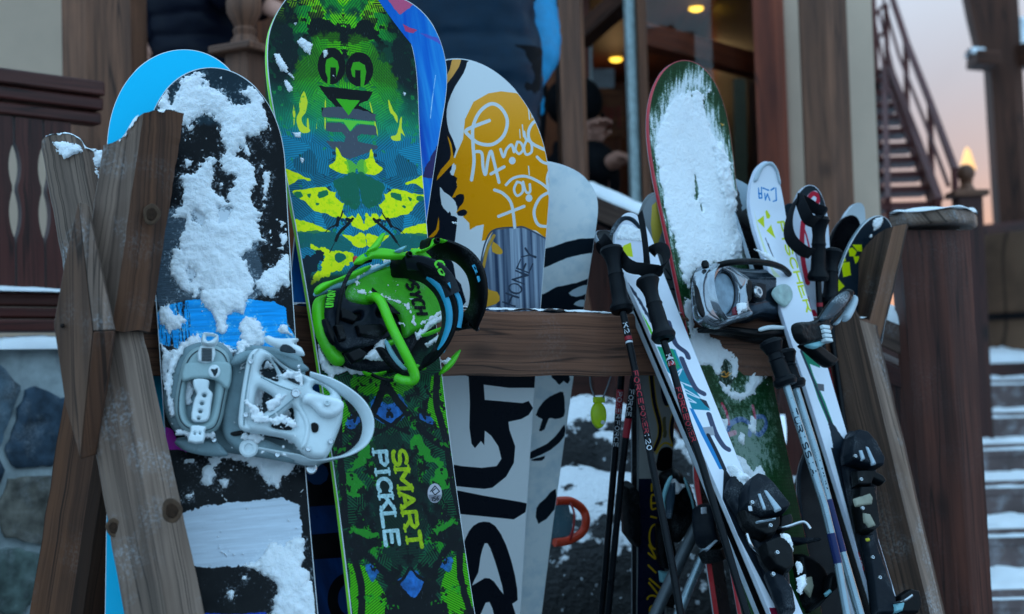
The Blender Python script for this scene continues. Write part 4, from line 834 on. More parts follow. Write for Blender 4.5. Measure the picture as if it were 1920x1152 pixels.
A.poly(z14([(212, 893), (232, 910), (262, 1000), (281, 1080), (245, 1032), (212, 1020), (165, 1048), (188, 1000), (196, 945)]), (228, 230, 232), 0, 2); A.poly(z14([(215, 1110), (240, 1130), (250, 1220), (180, 1220)]), (228, 230, 232), 0, 2)
yellow_board = thing('snowboard', 'white and honey-yellow snowboard with upside-down script lettering behind the rail', 'snowboard', GB)
Yb.build(yellow_board, image_mat('yellow board print', A.a, 0.3, 0.25), sides('yellow board sidewall', (90, 96, 104)), BASEK)
# ---- white board with black bands
Wb = Board((1010, 400, 2.86), (915, 1152, 3.1), 12, (1082, 310), 0.117, cx=0.0, side=0.012, vm=0.3, nose=0.12, p=3.2, curl=-0.02, vlow=-0.06)
A = Art(Wb, 0.9, (232, 238, 240))
A.blob(lambda X, Y: np.clip(fbm(X * 40, Y * 40, 4, 4) + .1, 0, .4), (170, 196, 212))
for p in ([(400, 905), (470, 880), (540, 862), (600, 840), (650, 828), (735, 824), (725, 882), (660, 890), (600, 905), (520, 940), (400, 1000)], [(400, 1075), (512, 1048), (560, 1020), (640, 1005), (710, 980), (700, 1150), (400, 1150)]): A.poly(z13(p), (14, 26, 36), .001, 0)
A.poly(z13([(610, 1045), (650, 1020), (690, 1012), (684, 1045), (640, 1060)]), (196, 212, 222), 0, 2); A.poly(z13([(630, 1090), (655, 1072), (680, 1075), (670, 1100)]), (196, 212, 222), 0, 2)
for p in ([(398, 425), (430, 372), (470, 348), (498, 342), (504, 390), (500, 430), (470, 440), (446, 436), (430, 478), (410, 482), (422, 440)], [(380, 560), (440, 530), (480, 490), (502, 462), (502, 502), (455, 550), (380, 585)], [(380, 590), (430, 575), (420, 592)], [(400, 765), (432, 730), (470, 695), (466, 770), (408, 822)], [(455, 280), (520, 280), (515, 310), (500, 300), (485, 314), (470, 300)]): A.poly(z14(p), (14, 26, 36), .001, 2)
white_board = thing('snowboard', 'white snowboard with curved black bands behind the yellow board', 'snowboard', GB)
Wb.build(white_board, image_mat('white board print', A.a, 0.35, 0.2), sides('white board sidewall', (160, 170, 178)), BASEK)
# ---- dark green board buried in snow, red edge
S = Board((1300, 300, 3.0), (1440, 1000, 2.81), 42, (1290, 114), 0.117, cx=-0.004, side=0.019, vm=0.15, nose=0.23, p=2.6, curl=0.05, vlow=-0.16)
A = Art(S, 0.8, (14, 50, 22)); z16 = Z(1250, 440, 3.6); z17 = Z(1100, 680, 2.44); z15 = Z(1100, 90, 2.26)
A.blob(lambda X, Y: 0.25 * ((np.sin(X * 900) > .85) | (np.sin(Y * 900) > .85)), (50, 110, 60)); A.blob(lambda X, Y: np.clip(fbm(X * 20, Y * 20, 6, 4) * 2, 0, .5), (10, 40, 20))
A.poly(z16(_arc(405, 930, 60, 105, 0, 360)), (10, 34, 18), 0)
for l in ([(370, 935), (390, 925), (400, 945), (420, 930)], [(370, 955), (400, 960), (440, 935)]): A.stroke(z16(l), .003, (190, 120, 30))
for l, w, c in (([(640, 330), (660, 280), (710, 260), (750, 290), (745, 330)], .011, (24, 56, 110)), ([(770, 250), (810, 250), (820, 290), (790, 330), (760, 310)], .01, (26, 58, 112)), ([(620, 190), (640, 230), (650, 280)], .008, (150, 30, 50)), ([(760, 200), (770, 260), (750, 300)], .008, (150, 30, 50)), ([(650, 330), (680, 320)], .01, (160, 80, 90))): A.stroke(z17(l), w, c)
A.poly(z15([(565, 318), (585, 325), (575, 332)]), (180, 130, 40), 0)
SH = [z15(p) for p in ([(440, 190), (452, 200), (446, 240)], [(490, 215), (500, 225), (494, 250)], [(455, 520), (466, 560), (474, 620), (466, 640), (460, 580)], [(480, 650), (492, 690), (486, 700)])]
A.dust([z15([(268, 290), (300, 262), (330, 200), (345, 150), (400, 110), (430, 85), (500, 80), (515, 130), (540, 150), (525, 200), (530, 250), (550, 260), (560, 320), (600, 380), (625, 450), (625, 520), (690, 700), (690, 900), (560, 920), (450, 940), (440, 1030), (400, 980), (370, 850), (320, 680), (285, 500), (268, 380)])], .014, .95, fx=230, fy=34, seed=4, holes=SH)
A.dust([z16([(120, 430), (170, 430), (185, 520), (185, 600), (250, 640), (400, 690), (560, 740), (640, 800), (680, 870), (670, 960), (625, 1000), (590, 1070), (500, 1118), (430, 1105), (380, 1050), (335, 950), (300, 880), (200, 880), (160, 800), (150, 640), (120, 540)])], .016, .85, fx=150, fy=120, seed=8, holes=[z16(_arc(395, 935, 38, 85, 0, 360)), z16(_arc(490, 960, 40, 90, 0, 360))])
A.dust([z17([(600, 180), (840, 200), (860, 480), (800, 600), (680, 520), (600, 360)])], .03, .5, fx=120, fy=90, seed=18)
snowy_board = thing('snowboard', 'dark green snowboard with red edge and thick snow over its tip and a chrome binding', 'snowboard', GB)
RED = plain('red sidewall', (186, 28, 44), 0.4)
S.build(snowy_board, image_mat('dark green print', A.a, 0.35, 0.2), (plain('pale red rim', (180, 60, 70), .4), RED, STEEL), BASEK)
S.snow(snowy_board, [z15([(288, 420), (310, 330), (345, 250), (380, 200), (440, 180), (490, 190), (505, 290), (530, 350), (580, 440), (600, 560), (650, 720), (655, 890), (560, 920), (450, 940), (435, 1020), (408, 980), (385, 850), (335, 680), (302, 500)])], holes=SH, th=.0075, res=.0022, rough=.011, fs=48, soft=.045, seed=4, specks=2.4, clump=.22)
S.snow(snowy_board, [z15([(520, 420), (560, 400), (590, 470), (612, 560), (645, 700), (650, 860), (600, 880), (590, 700), (550, 560)])], th=.009, res=.0022, rough=.010, fs=90, soft=.014, seed=24, clump=.8, base_n=.003)
S.snow(snowy_board, [z16([(120, 430), (170, 430), (185, 520), (185, 600), (250, 640), (400, 690), (560, 740), (640, 800), (680, 870), (670, 960), (625, 1000), (590, 1070), (500, 1118), (430, 1105), (380, 1050), (335, 950), (300, 880), (200, 880), (160, 800), (150, 640), (120, 540)])],
       holes=[z16(p) for p in ([(355, 890), (385, 830), (440, 862), (442, 1000), (390, 1040), (355, 990)], [(430, 990), (470, 960), (490, 840), (540, 900), (550, 960), (520, 1080), (430, 1060)], [(190, 550), (210, 620), (180, 640)], [(560, 800), (610, 830), (590, 870)])], th=.008, res=.0022, rough=.008, fs=60, soft=.022, seed=11, specks=2.2)
S.snow(snowy_board, [z17(p) for p in ([(670, 440), (690, 425), (720, 445), (760, 500), (790, 465), (815, 520), (830, 570), (790, 580), (740, 560), (690, 500)], [(610, 260), (640, 260), (640, 300), (625, 340)], [(750, 240), (775, 260), (770, 330), (740, 300)], [(700, 310), (720, 330), (715, 380), (695, 360)])], th=.009, res=.0022, rough=.004, fs=80, soft=.01, seed=15)
# ---------------------------------------------------------------- the place: ground, lodge, stairs, railings
class VPlane(Frame):                     # an upright plane through the point seen at a pixel, turned by an angle
    def __init__(s, px, py, Y, ang):
        a = math.radians(ang); s.u = np.array((math.cos(a), math.sin(a), 0)); s.v = np.array((0, 0, 1.0)); s.n = np.cross(s.u, s.v)
        p = P(px, py, Y); s.o = np.array((p[0], p[1], 0))
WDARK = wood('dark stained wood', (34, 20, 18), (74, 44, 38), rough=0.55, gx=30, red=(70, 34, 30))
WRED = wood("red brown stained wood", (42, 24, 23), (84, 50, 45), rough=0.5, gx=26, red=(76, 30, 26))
WPOST = wood('post wood', (70, 50, 40), (128, 94, 74), rough=0.6, gx=24, red=(92, 62, 48))
PLAST = plain('plaster', (200, 172, 150), 0.9, var=0.06, scale=6, bmp=0.2)
def setting(o, label=None): o['kind'] = 'structure'; return o
# snow-covered ground, trodden near the rack and darkened there to cut bounced light
m = MB(); rs = [0.0] + list(np.geomspace(0.4, 900, 46)); na = 72
rows = [[(r * math.cos(2 * math.pi * k / na), 3 + r * math.sin(2 * math.pi * k / na), 0.05 * float(fbm(np.array(r * math.cos(2 * math.pi * k / na) * 1.7), np.array(r * math.sin(2 * math.pi * k / na) * 1.7), 2, 4)) * min(1, 6 / max(r, .1))) for k in range(na)] for r in rs]
mt, nt_, bs_n = base('darkened trodden snow'); gv = objco(nt_); ln_n = nt_.nodes.new('ShaderNodeVectorMath'); ln_n.operation = 'LENGTH'; nt_.links.new(gv, ln_n.inputs[0])
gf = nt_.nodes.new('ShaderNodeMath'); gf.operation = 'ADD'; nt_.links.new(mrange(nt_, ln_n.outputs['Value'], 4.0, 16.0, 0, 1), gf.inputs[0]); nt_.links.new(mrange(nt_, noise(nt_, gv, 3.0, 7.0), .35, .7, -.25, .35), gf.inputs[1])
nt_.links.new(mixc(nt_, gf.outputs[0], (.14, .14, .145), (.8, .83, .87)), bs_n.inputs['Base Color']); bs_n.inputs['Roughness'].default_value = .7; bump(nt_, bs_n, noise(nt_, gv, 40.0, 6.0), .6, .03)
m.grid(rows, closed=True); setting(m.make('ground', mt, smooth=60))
# --- lodge: deck, walls, posts, doorway, ceiling lamps
lodge = thing('lodge', 'timber and plaster mountain lodge with a dark glazed doorway and warm ceiling lamps', 'building')
DZ = 1.0
m = MB(); m.box((-1.5, 7.2, DZ - .12), (2.9, 0, 0), (0, 2.5, 0), (0, 0, .12)); m.make('deck', WDARK, lodge)
def wallbox(name, mat, x0, x1, y, z0, z1, t=.1, parent=lodge, **k):
    m = MB(); m.box(((x0 + x1) / 2, y + t / 2, (z0 + z1) / 2), ((x1 - x0) / 2, 0, 0), (0, t / 2, 0), (0, 0, (z1 - z0) / 2)); return m.make(name, mat, parent, **k)
X_ = lambda px, py, Y: float(P(px, py, Y)[0])
wallbox('plaster_wall', PLAST, -4.2, X_(250, 60, 6.0), 6.0, DZ, 3.6)
for i, (a, b) in enumerate(((250, 420), (420, 600), (600, 800), (800, 1046))):
    wallbox('wall_plank', wood('lodge plank', (60, 32, 16), (132, 76, 38), rough=.6, gx=20), X_(a, 60, 6.0) + .004, X_(b, 60, 6.0) - .004, 6.0 + .006 * (i % 2), DZ, 3.6, .08)
wallbox('plaster_wall', PLAST, X_(1462, 100, 5.6), X_(1638, 100, 5.6), 5.6, DZ, 3.6, .2)
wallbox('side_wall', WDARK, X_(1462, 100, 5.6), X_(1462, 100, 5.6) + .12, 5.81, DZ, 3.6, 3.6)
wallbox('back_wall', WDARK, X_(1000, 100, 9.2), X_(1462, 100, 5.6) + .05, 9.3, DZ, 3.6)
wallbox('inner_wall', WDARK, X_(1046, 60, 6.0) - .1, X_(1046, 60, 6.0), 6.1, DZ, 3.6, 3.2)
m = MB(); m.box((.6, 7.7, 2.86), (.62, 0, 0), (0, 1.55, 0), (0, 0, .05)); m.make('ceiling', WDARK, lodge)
m = MB(); m.box((-1.4, 5.9, 3.68), (2.85, 0, 0), (0, .9, 0), (0, 0, .06)); m.make('roof_eave', WDARK, lodge)
GLOW = emis('lamp glow', (255, 205, 70), 1.6); BRASS = plain('brass', (150, 110, 50), .3, .9)
for px, py in ((1305, 17), (1155, 112), (1395, 31)):
    p = P(px, py, 1.0); p = P(px, py, 1.885 / (p[2] - CAM[2]))
    m = MB(); m.lathe([(.038, .012), (.044, 0), (.040, -.008), (.034, -.008)], (p[0], p[1], p[2] + .012), 20); ring_ = m.make('lamp_ring', BRASS, lodge)
    m = MB(); m.lathe([(.0, -.012), (.024, -.010), (.036, -.003), (.036, .003)], (p[0], p[1], p[2]), 20); m.make('lamp_bulb', GLOW, ring_)
    L_ = bpy.data.lights.new('lamp', 'POINT'); L_.energy = .8; L_.color = (1, .62, .28); L_.shadow_soft_size = .05
    lo = bpy.data.objects.new('lamp', L_); lo.location = (p[0], p[1], p[2] - .25); COL.objects.link(lo); lo.parent = ring_
# doorway: red brown jambs, slanting transom, pale mullion with glass
RJ = wood('door wood', (84, 38, 24), (142, 72, 46), rough=.5, gx=20)
def post2(name, mat, l, c, r, y0, y1, Y, dx=0, parent=lodge, depth=.12, ly=None, bot=None):
    """square post showing two faces: left edge, corner and right edge pixels at the top, shifted by dx at the foot"""
    cz = P(c, y0, Y); out = []
    T = [P(l, y0, Y + (.0 if ly is None else ly)), P(c, y0, Y - .02), P(r, y0, Y + .02)]
    Bt = [np.array((t[0] + dx, t[1], y1)) for t in T]
    m = MB(); h = T[0][2] - y1
    m.grid([T, Bt], [[(0, h), (.06, h), (.2, h)], [(0, 0), (.06, 0), (.2, 0)]])
    off = np.array((.02, depth, 0)); m.grid([[p + off for p in T], [p + off for p in Bt]], flip=True)
    m.grid([[T[0], T[0] + off], [Bt[0], Bt[0] + off]], [[(0, h), (.1, h)], [(0, 0), (.1, 0)]]); m.grid([[T[2], T[2] + off], [Bt[2], Bt[2] + off]], [[(0, h), (.1, h)], [(0, 0), (.1, 0)]])
    return m.make(name, mat, parent, smooth=20)
DKP = wood('dark post side', (46, 29, 22), (86, 57, 44), gx=24)
post2('jamb', RJ, 1408, 1448, 1466, -60, DZ, 5.55)
post2('post', WPOST, 1496, 1545, 1584, -60, DZ, 5.2)
post2('post', WPOST, 1036, 1044, 1084, -60, DZ, 4.9)
post2('post', WPOST, 114, 160, 243, -60, DZ, 4.3)
WGRN = plain('worn pale paint', (150, 168, 170), .5, var=.25, scale=40)
post2('mullion', WGRN, 1166, 1171, 1187, -60, DZ, 5.3, depth=.05); post2('mullion_edge', WPOST, 1188, 1192, 1201, -60, DZ, 5.32, depth=.05)
def bar_px(name, mat, a, b, w, h, parent=lodge, side=(0, 0, 1), **k):
    m = MB(); m.bar(P(*a), P(*b), w, h, side); return m.make(name, mat, parent, **k)
bar_px('transom', RJ, (1185, 62, 5.5), (1440, 132, 6.0), .09, .08)
bar_px('transom', RJ, (1080, -30, 5.5), (1215, -60, 5.5), .12, .08)
bar_px('beam', DKP, (1085, 75, 5.6), (1180, -10, 5.4), .07, .08)
bar_px('door_stile', RJ, (1090, -30, 6.6), (1092, 520, 6.6), .07, .06, side=(1, 0, 0))
bar_px('inner_post', plain('grey green frame', (92, 92, 74), .6), (1385, 150, 6.4), (1390, 420, 6.4), .055, .05, side=(1, 0, 0))
mg, ntg, bsg = base('door glass'); bsg.inputs['Base Color'].default_value = (.9, .95, .95, 1); bsg.inputs['Roughness'].default_value = .02; bsg.inputs['Transmission Weight'].default_value = 1.0; bsg.inputs['IOR'].default_value = 1.3
gp = [P(1203, -60, 5.45), P(1410, -60, 5.72), P(1410, -60, 5.72), P(1203, -60, 5.45)]; gp[2] = np.array((gp[2][0], gp[2][1], DZ + .05)); gp[3] = np.array((gp[3][0], gp[3][1], DZ + .05))
m = MB(); m.prism(gp, (0.002, .006, 0)); m.make('door_glass', mg, lodge, smooth=0)
# added pale bars imitate reflections in the glass; then a pane and notice board
REFLW = plain('painted glass reflection', (190, 205, 205), .4)
bar_px('reflection_strip', REFLW, (1099, 85, 6.9), (1100, 195, 6.9), .055, .04, side=(1, 0, 0))  # pale bar stands in for a white reflection in the glass
bar_px('window_pane', plain('grey window', (96, 104, 118), .2), (1130, 130, 7.4), (1130, 185, 7.4), .12, .02, side=(1, 0, 0))
bar_px('sky_reflection', plain('pale reflected sky', (180, 195, 210), .8, var=.2), (1372, 135, 7.2), (1376, 225, 7.2), .12, .05, side=(1, 0, 0), bevel=.02)  # added bars, coloured as bright sky reflected in the door glass
bar_px('sky_reflection', plain('grey reflected sky', (120, 135, 150), .8, var=.3), (1340, 108, 7.2), (1378, 78, 7.2), .06, .05, bevel=.02)
m = MB(); pn = [P(1118, 165, 7.0), P(1172, 165, 7.0), P(1172, 258, 7.0), P(1118, 258, 7.0)]; m.prism(pn, (0, .02, 0)); m.make('notice_board', wood('tan board', (92, 56, 34), (130, 84, 52), gx=10), lodge)
for k, (x, c) in enumerate(((1123, 'I'), (1132, 'T'), (1144, 'P'), (1157, 'T'))):
    m = MB(); o_ = P(x, 240, 6.985); sx = .022
    for ln_ in GLYPH[c]:
        pts = [o_ + np.array((a * sx, 0, b * .1)) for a, b in ln_]; m.ribbon(pts, (0, 1, 0), .004, .008)
    m.make('letter', plain('red letter paint', (150, 30, 22), .6), lodge)
post2('door_leaf', wood('orange door', (70, 38, 24), (112, 64, 40), gx=16), 1095, 1100, 1165, 262, DZ, 6.9, depth=.04)
# small green panel at the left of the lodge front
wallbox('green_panel', plain('green paint', (20, 84, 44), .5), X_(474, 140, 5.8), X_(512, 140, 5.8), 5.8, DZ, float(P(490, 112, 5.8)[2]), .03, bevel=.02)
# --- left railing: moulded handrail, cut-out balusters, on a fieldstone wall
BAL = VPlane(0, 400, 3.6, 45)
bal = thing('balustrade', 'red brown deck railing with almond cut-outs above the fieldstone wall', 'railing')
zt = lambda py: BAL.uv(0, py)[1]
for nm, ya, yb, n, t in (('handrail', 131, 160, .03, .09), ('rail_moulding', 162, 187, .02, .07), ('rail_moulding', 190, 214, .008, .05), ('bottom_rail', 548, 574, .01, .06), ('rail_moulding', 577, 597, .02, .07), ('bottom_rail', 600, 623, .035, .09)):
    m = MB(); za, zb = zt(ya), zt(yb); a = BAL.pt(-.9, (za + zb) / 2, n - t / 2); b = BAL.pt(.285, (za + zb) / 2, n - t / 2)
    m.bar(a, b, za - zb, t, (0, 0, 1)); m.make(nm, WRED, bal, bevel=.006)
bs_ = [BAL.uv(x, 400)[0] for x in (-33, 29, 84, 140)]; wb = bs_[2] - bs_[1]; z0, z1 = zt(546), zt(216)
sp = [bs_[1] + wb * k for k in range(-9, 3)]
def cut(z):
    t = (z - z0) / (z1 - z0)
    return .003 + .014 * (max(0, math.sin(min(1, max(0, (t - .30) / .30)) * math.pi)) ** .8 + max(0, math.sin(min(1, max(0, (t - .58) / .27)) * math.pi)) ** .8)
for a, b in zip(sp[:-1], sp[1:]):
    zz = np.linspace(z0, z1, 34); m = MB()
    F = [[BAL.pt(a + cut(z), z), BAL.pt(b - cut(z), z)] for z in zz]; Bk = [[p - BAL.n * .022 for p in r] for r in F]
    uv = [[(0, z), (wb, z)] for z in zz]
    m.grid(F, uv); m.grid(Bk, uv, flip=True); m.grid([[f[0], k[0]] for f, k in zip(F, Bk)], uv); m.grid([[f[1], k[1]] for f, k in zip(F, Bk)], uv); m.make('baluster', WRED, bal, smooth=30)
def snow_strip(name, parent, a, b, wvec, w, h, seed, res=.01, lumps=1.0, thing_label=None):
    a, b = np.asarray(a), np.asarray(b); L = np.linalg.norm(b - a); d = (b - a) / L; wv = nrm(wvec); upv = nrm(np.cross(d, wv)); upv = upv if upv[2] > 0 else -upv
    X, Y = np.meshgrid(np.arange(0, L + res, res), np.arange(-.01, w + .011, min(res, w / 8)))
    F = np.minimum(Y + .004, w - Y + .004) + .012 * lumps * fbm(X * 14, Y * 14, seed, 3)
    V, fc = contour_mesh(F, X, Y); A_ = np.array(V); f = A_[:, 2]
    hh = h * np.sqrt(np.clip(1 - (1 - np.clip(f / (w * .35), 0, 1)) ** 2, 0, 1)) * (.8 + lumps * .9 * fbm(A_[:, 0] * 9, A_[:, 1] * 9, seed + 3, 4)); hh[A_[:, 3] > 0] = -.002
    m = MB(); m.add([a + d * p[0] + wv * p[1] + upv * q for p, q in zip(A_, hh)], fc); o = m.make(name, SNOW, parent, smooth=180); o['kind'] = 'stuff'; return o
snow_strip('snow', bal, BAL.pt(-.9, zt(546), .04), BAL.pt(.285, zt(546), .04), -BAL.n, .045, .012, 3)
wall = thing('stone_wall', 'low fieldstone wall with pale mortar joints beneath the deck railing', 'wall')
WT = zt(655)
m = MB(); c_ = BAL.pt(-.3, WT / 2 - .1, -.2); m.box(c_, BAL.u * .62, BAL.n * .21, (0, 0, WT / 2 + .1)); m.make('mortar', plain('mortar', (158, 168, 170), .95, var=.25, scale=25, bmp=.6, fr=.3), wall)
snow_strip('snow', wall, BAL.pt(-.92, WT, .045), BAL.pt(.32, WT, .045), -BAL.n, .13, .045, 9)
rg = np.random.default_rng(12); seeds = []
for r in range(9):
    for c in range(8): seeds.append((-.95 + .17 * c + (r % 2) * .085 + rg.uniform(-.075, .075), .02 + .16 * r + rg.uniform(-.075, .075)))
seeds = np.array(seeds); STONES = [plain('stone %s' % nm_, c, .85, var=.6, scale=26, bmp=1.0, fr=.35) for nm_, c in (('slate', (74, 92, 104)), ('green', (80, 94, 90)), ('dark', (50, 66, 80)), ('brown', (100, 96, 88)))]
def clip_half(poly, p, nvec):
    out = []
    for i in range(len(poly)):
        a, b = poly[i], poly[(i + 1) % len(poly)]; da, db = np.dot(a - p, nvec), np.dot(b - p, nvec)
        if da <= 0: out.append(a)
        if da * db < 0: out.append(a + (b - a) * da / (da - db))
    return out
for i, sd_ in enumerate(seeds):
    if sd_[1] > WT - .05: continue
    poly = [np.array(q) for q in ((-.91, .0), (.31, .0), (.31, WT - .012), (-.91, WT - .012))]
    for j, o_ in enumerate(seeds):
        if j != i and np.hypot(*(o_ - sd_)) < .4:
            nv = nrm(o_ - sd_); poly = clip_half(poly, (o_ + sd_) / 2 - nv * rg.uniform(.007, .015), nv)
            if len(poly) < 3: break
    if len(poly) < 3: continue
    ed = []
    for q, r_ in zip(poly, np.roll(poly, -1, 0)):
        k_ = max(2, int(np.hypot(*(r_ - q)) / .016))
        for t_ in range(k_): ed.append(q + (r_ - q) * (t_ + .3) / k_ + rg.normal(size=2) * .0022)
    poly = ed; ctr = np.mean(poly, 0); hgt = rg.uniform(.008, .016); m = MB(); ringz = []
    for k, (sc, dz) in enumerate(((1, -.02), (1, .7), (.97, .95), (.8, 1.0), (.4, 1.05))):
        ringz.append([BAL.pt(*(ctr + (q - ctr) * sc), .012 + hgt * dz + .010 * float(fbm(np.array(q[0] * 20 + k), np.array(q[1] * 20), i, 2))) for q in poly])
    m.grid(ringz, closed=True); m.add(ringz[-1], [list(range(len(poly)))]); m.make('stone', STONES[int(rg.integers(4))], wall, smooth=60)
# --- turned newel at the top of the steps, left of the green board
nw = thing('newel_post', 'turned wooden newel post with a round finial on the deck behind the boards', 'post')
p = P(430, 90, 4.0); s_ = 4.0 / 2667
m = MB(); m.box((p[0] + .035, p[1] + .05, (p[2] + DZ - .02) / 2 - .02), (.036, -.02, 0), (.02, .036, 0), (0, 0, (p[2] - DZ) / 2 + .04)); m.make('shaft', WPOST, nw, bevel=.004)
m = MB(); m.box((p[0] + .035, p[1] + .05, p[2] + .0), (.066, -.036, 0), (.036, .066, 0), (0, 0, .012)); m.make('cap', WPOST, nw, bevel=.006)
m = MB(); m.lathe([(.045, .01), (.04, .03), (.03, .045), (.034, .06), (.028, .07), (.036, .085), (.05, .11), (.052, .14), (.044, .17), (.025, .19), (.02, .21), (.03, .23), (.0, .26)], (p[0] + .035, p[1] + .05, p[2]), 28); m.make('finial', WPOST, nw)
# --- stair railing running down to the right-hand newel, with snow along its handrail
a, b = P(1095, 372, 4.5), P(1720, 640, 3.42); hd = b - a
sr = thing('stair_railing', 'red brown sloping stair railing with snow along its handrail behind the rack', 'railing')
side = nrm(np.cross(hd, (0, 0, 1)))
m = MB(); m.bar(a, b, .075, .09, (0, 0, 1)); m.make('handrail', wood('grey handrail', (52, 44, 42), (98, 84, 78), fr=.5, gx=20), sr, bevel=.008)
snow_strip('snow', sr, a + np.array((0, 0, .038)) - side * .045, b + np.array((0, 0, .038)) - side * .045, side, .09, .022, 17)
m = MB(); m.bar(a - np.array((0, 0, .1)), b - np.array((0, 0, .1)), .05, .06, (0, 0, 1)); m.make('rail_moulding', WRED, sr, bevel=.005)
m = MB(); m.bar(a - np.array((0, 0, .95)), b - np.array((0, 0, .78)), .12, .06, (0, 0, 1)); m.make('bottom_rail', WDARK, sr, bevel=.005)
nb = 11
for k in range(nb):
    q0, q1 = a + hd * (k + .03) / nb, a + hd * (k + .97) / nb; m = MB(); F = []
    for t in np.linspace(0, 1, 26):
        g = .0025 + .022 * max(0, math.sin(min(1, max(0, (t - .25) / .24)) * math.pi)) + .022 * max(0, math.sin(min(1, max(0, (t - .55) / .24)) * math.pi))
        dn = np.array((0, 0, -.12 - .74 * t)); e = nrm(q1 - q0) * g; F.append([q0 + e + dn, q1 - e + dn])
    uv = [[(0, t * .7), (.09, t * .7)] for t in np.linspace(0, 1, 26)]; Bk = [[p - side * .022 for p in r] for r in F]
    m.grid(F, uv); m.grid(Bk, uv, flip=True); m.grid([[f[0], q[0]] for f, q in zip(F, Bk)], uv); m.grid([[f[1], q[1]] for f, q in zip(F, Bk)], uv); m.make('baluster', WRED, sr, smooth=30)
# --- big square newel on the right with a snowy cap
rn = thing('newel_post', 'thick square dark brown newel post with a snow-dusted cap at the foot of the stairs', 'post')
sheet_beam('shaft', wood('newel wood', (48, 27, 23), (98, 60, 50), fr=.03, gx=30, red=(66, 38, 32), rough=.6), rn, [(1687, 432, 3.30), (1700, 432, 3.295), (1730, 432, 3.285), (1766, 432, 3.27), (1772, 432, 3.27), (1800, 432, 3.29), (1818, 432, 3.30)],
           [(1741, 1152, 3.28), (1754, 1152, 3.275), (1785, 1152, 3.265), (1822, 1152, 3.25), (1828, 1152, 3.25), (1846, 1152, 3.27), (1862, 1152, 3.28)], (.015, .15, 0))
cp = [P(*q) for q in ((1668, 432, 3.34), (1700, 437, 3.26), (1790, 437, 3.22), (1826, 428, 3.28), (1833, 420, 3.38), (1810, 412, 3.5), (1700, 412, 3.5))]
zc = np.mean([q[2] for q in cp]); cp = [np.array((q[0], q[1], zc - .004)) for q in cp]
m = MB(); m.prism(cp, (0, 0, .034)); m.make('cap', WGREY, rn, bevel=.008)
ctr = np.mean(cp, 0); m = MB(); R_ = [[ctr + (q - ctr) * sc + np.array((0, 0, .03 + h_ + .004 * math.sin(7 * i + 3 * k))) for i, q in enumerate(smooth(cp, 5, True))] for k, (sc, h_) in enumerate(((1.0, .003), (.985, .0055), (.95, .006), (.8, .007), (.4, .008), (.05, .008)))]
m.grid(R_, closed=True); q = m.make('snow', SNOW, rn, smooth=180); q['kind'] = 'stuff'
# --- snowy steps on the right
WSTEP = plain('snow-dusted step', (104, 88, 86), .9, var=.3, scale=9, bmp=.4, fr=.7)
st = thing('steps', 'broad snow-dusted wooden steps rising beside the square newel post', 'steps')
for k, (z, Y) in enumerate(((.79, 7.5), (.64, 6.9), (.523, 6.3), (.411, 5.7), (.29, 5.1), (.17, 4.5), (.06, 3.9))):
    x0, x1 = 1.3 + .12 * max(0, Y - 4.5), 4.4
    m = MB(); m.box(((x0 + x1) / 2, Y + .02, z - .05), ((x1 - x0) / 2, 0, 0), (0, .012, 0), (0, 0, .075)); m.make('riser', WSTEP, st)
    m = MB(); m.box(((x0 + x1) / 2, Y + .315, z - .015), ((x1 - x0) / 2, 0, 0), (0, .315, 0), (0, 0, .014)); m.make('tread', WSTEP, st)
    snow_strip('snow', st, (x0, Y + .0, z), (x1, Y + .0, z), (0, 1, 0), .60, .035, 30 + k, res=.02, lumps=1.8)
m = MB(); m.box((3.2, 9.0, .80), (1.4, 0, 0), (0, .9, 0), (0, 0, .1)); m.make('landing', WDARK, st)
snow_strip('snow', st, (1.85, 8.12, .90), (4.6, 8.12, .90), (0, 1, 0), .6, .10, 44, res=.02)
# --- log planter, pavilion post with arch, far metal stair, ball newel, lantern
pl = thing('log_planter', 'round barrel-like log planter standing at the top of the snowy steps', 'planter')
m = MB(); o_ = P(1985, 560, 8.6); m.lathe([(.0, .90), (.55, .90), (.57, 1.2), (.57, 1.58), (.55, 1.66), (.50, 1.665), (0, 1.64)], (o_[0], o_[1], 0), 40); m.make('barrel', wood('log', (70, 56, 46), (118, 98, 80), gx=14), pl)
m = MB(); m.lathe([(.57, 1.15), (.582, 1.15), (.582, 1.19), (.57, 1.19)], (o_[0], o_[1], 0), 40); m.make('hoop', plain('iron hoop', (40, 38, 40), .5, .7), pl)
pv = thing('pavilion', 'dark timber pavilion post with curved arch brace and snowy eave at the right', 'pavilion')
post2('post', DKP, 1846, 1890, 1906, -60, .9, 9.4, dx=.04, parent=pv, depth=.2)
m = MB(); pts = [P(*q) for q in ((1800, -70, 9.4), (1812, -20, 9.4), (1822, 30, 9.4), (1834, 80, 9.4), (1850, 118, 9.4), (1862, 118, 9.4), (1880, 60, 9.4), (1880, -70, 9.4))]; m.prism(pts, (0, .12, 0)); m.make('arch_brace', DKP, pv)
bar_px('capital', DKP, (1822, 112, 9.35), (1866, 116, 9.35), .09, .24, parent=pv, bevel=.01)
snow_strip('snow', pv, P(1822, 100, 9.28), P(1846, 101, 9.28), (0, 1, 0), .15, .05, 51)
bar_px('lower_beam', WRED, (1832, 438, 9.2), (2050, 415, 9.6), .10, .18, parent=pv)
bar_px('eave', DKP, (1890, 112, 9.5), (2060, 80, 9.8), .15, .45, parent=pv)
snow_strip('snow', pv, P(1892, 92, 9.4), P(2060, 60, 9.7), (0, 1, 0), .5, .24, 55, res=.02)
ms_ = thing('metal_stair', 'dark open-tread metal staircase with thin handrails against the dusk sky', 'staircase')
IRON = plain('dark stained stair wood', (92, 48, 44), .6, 0.0)
zs_ = Z(1450, 0, 2.504)
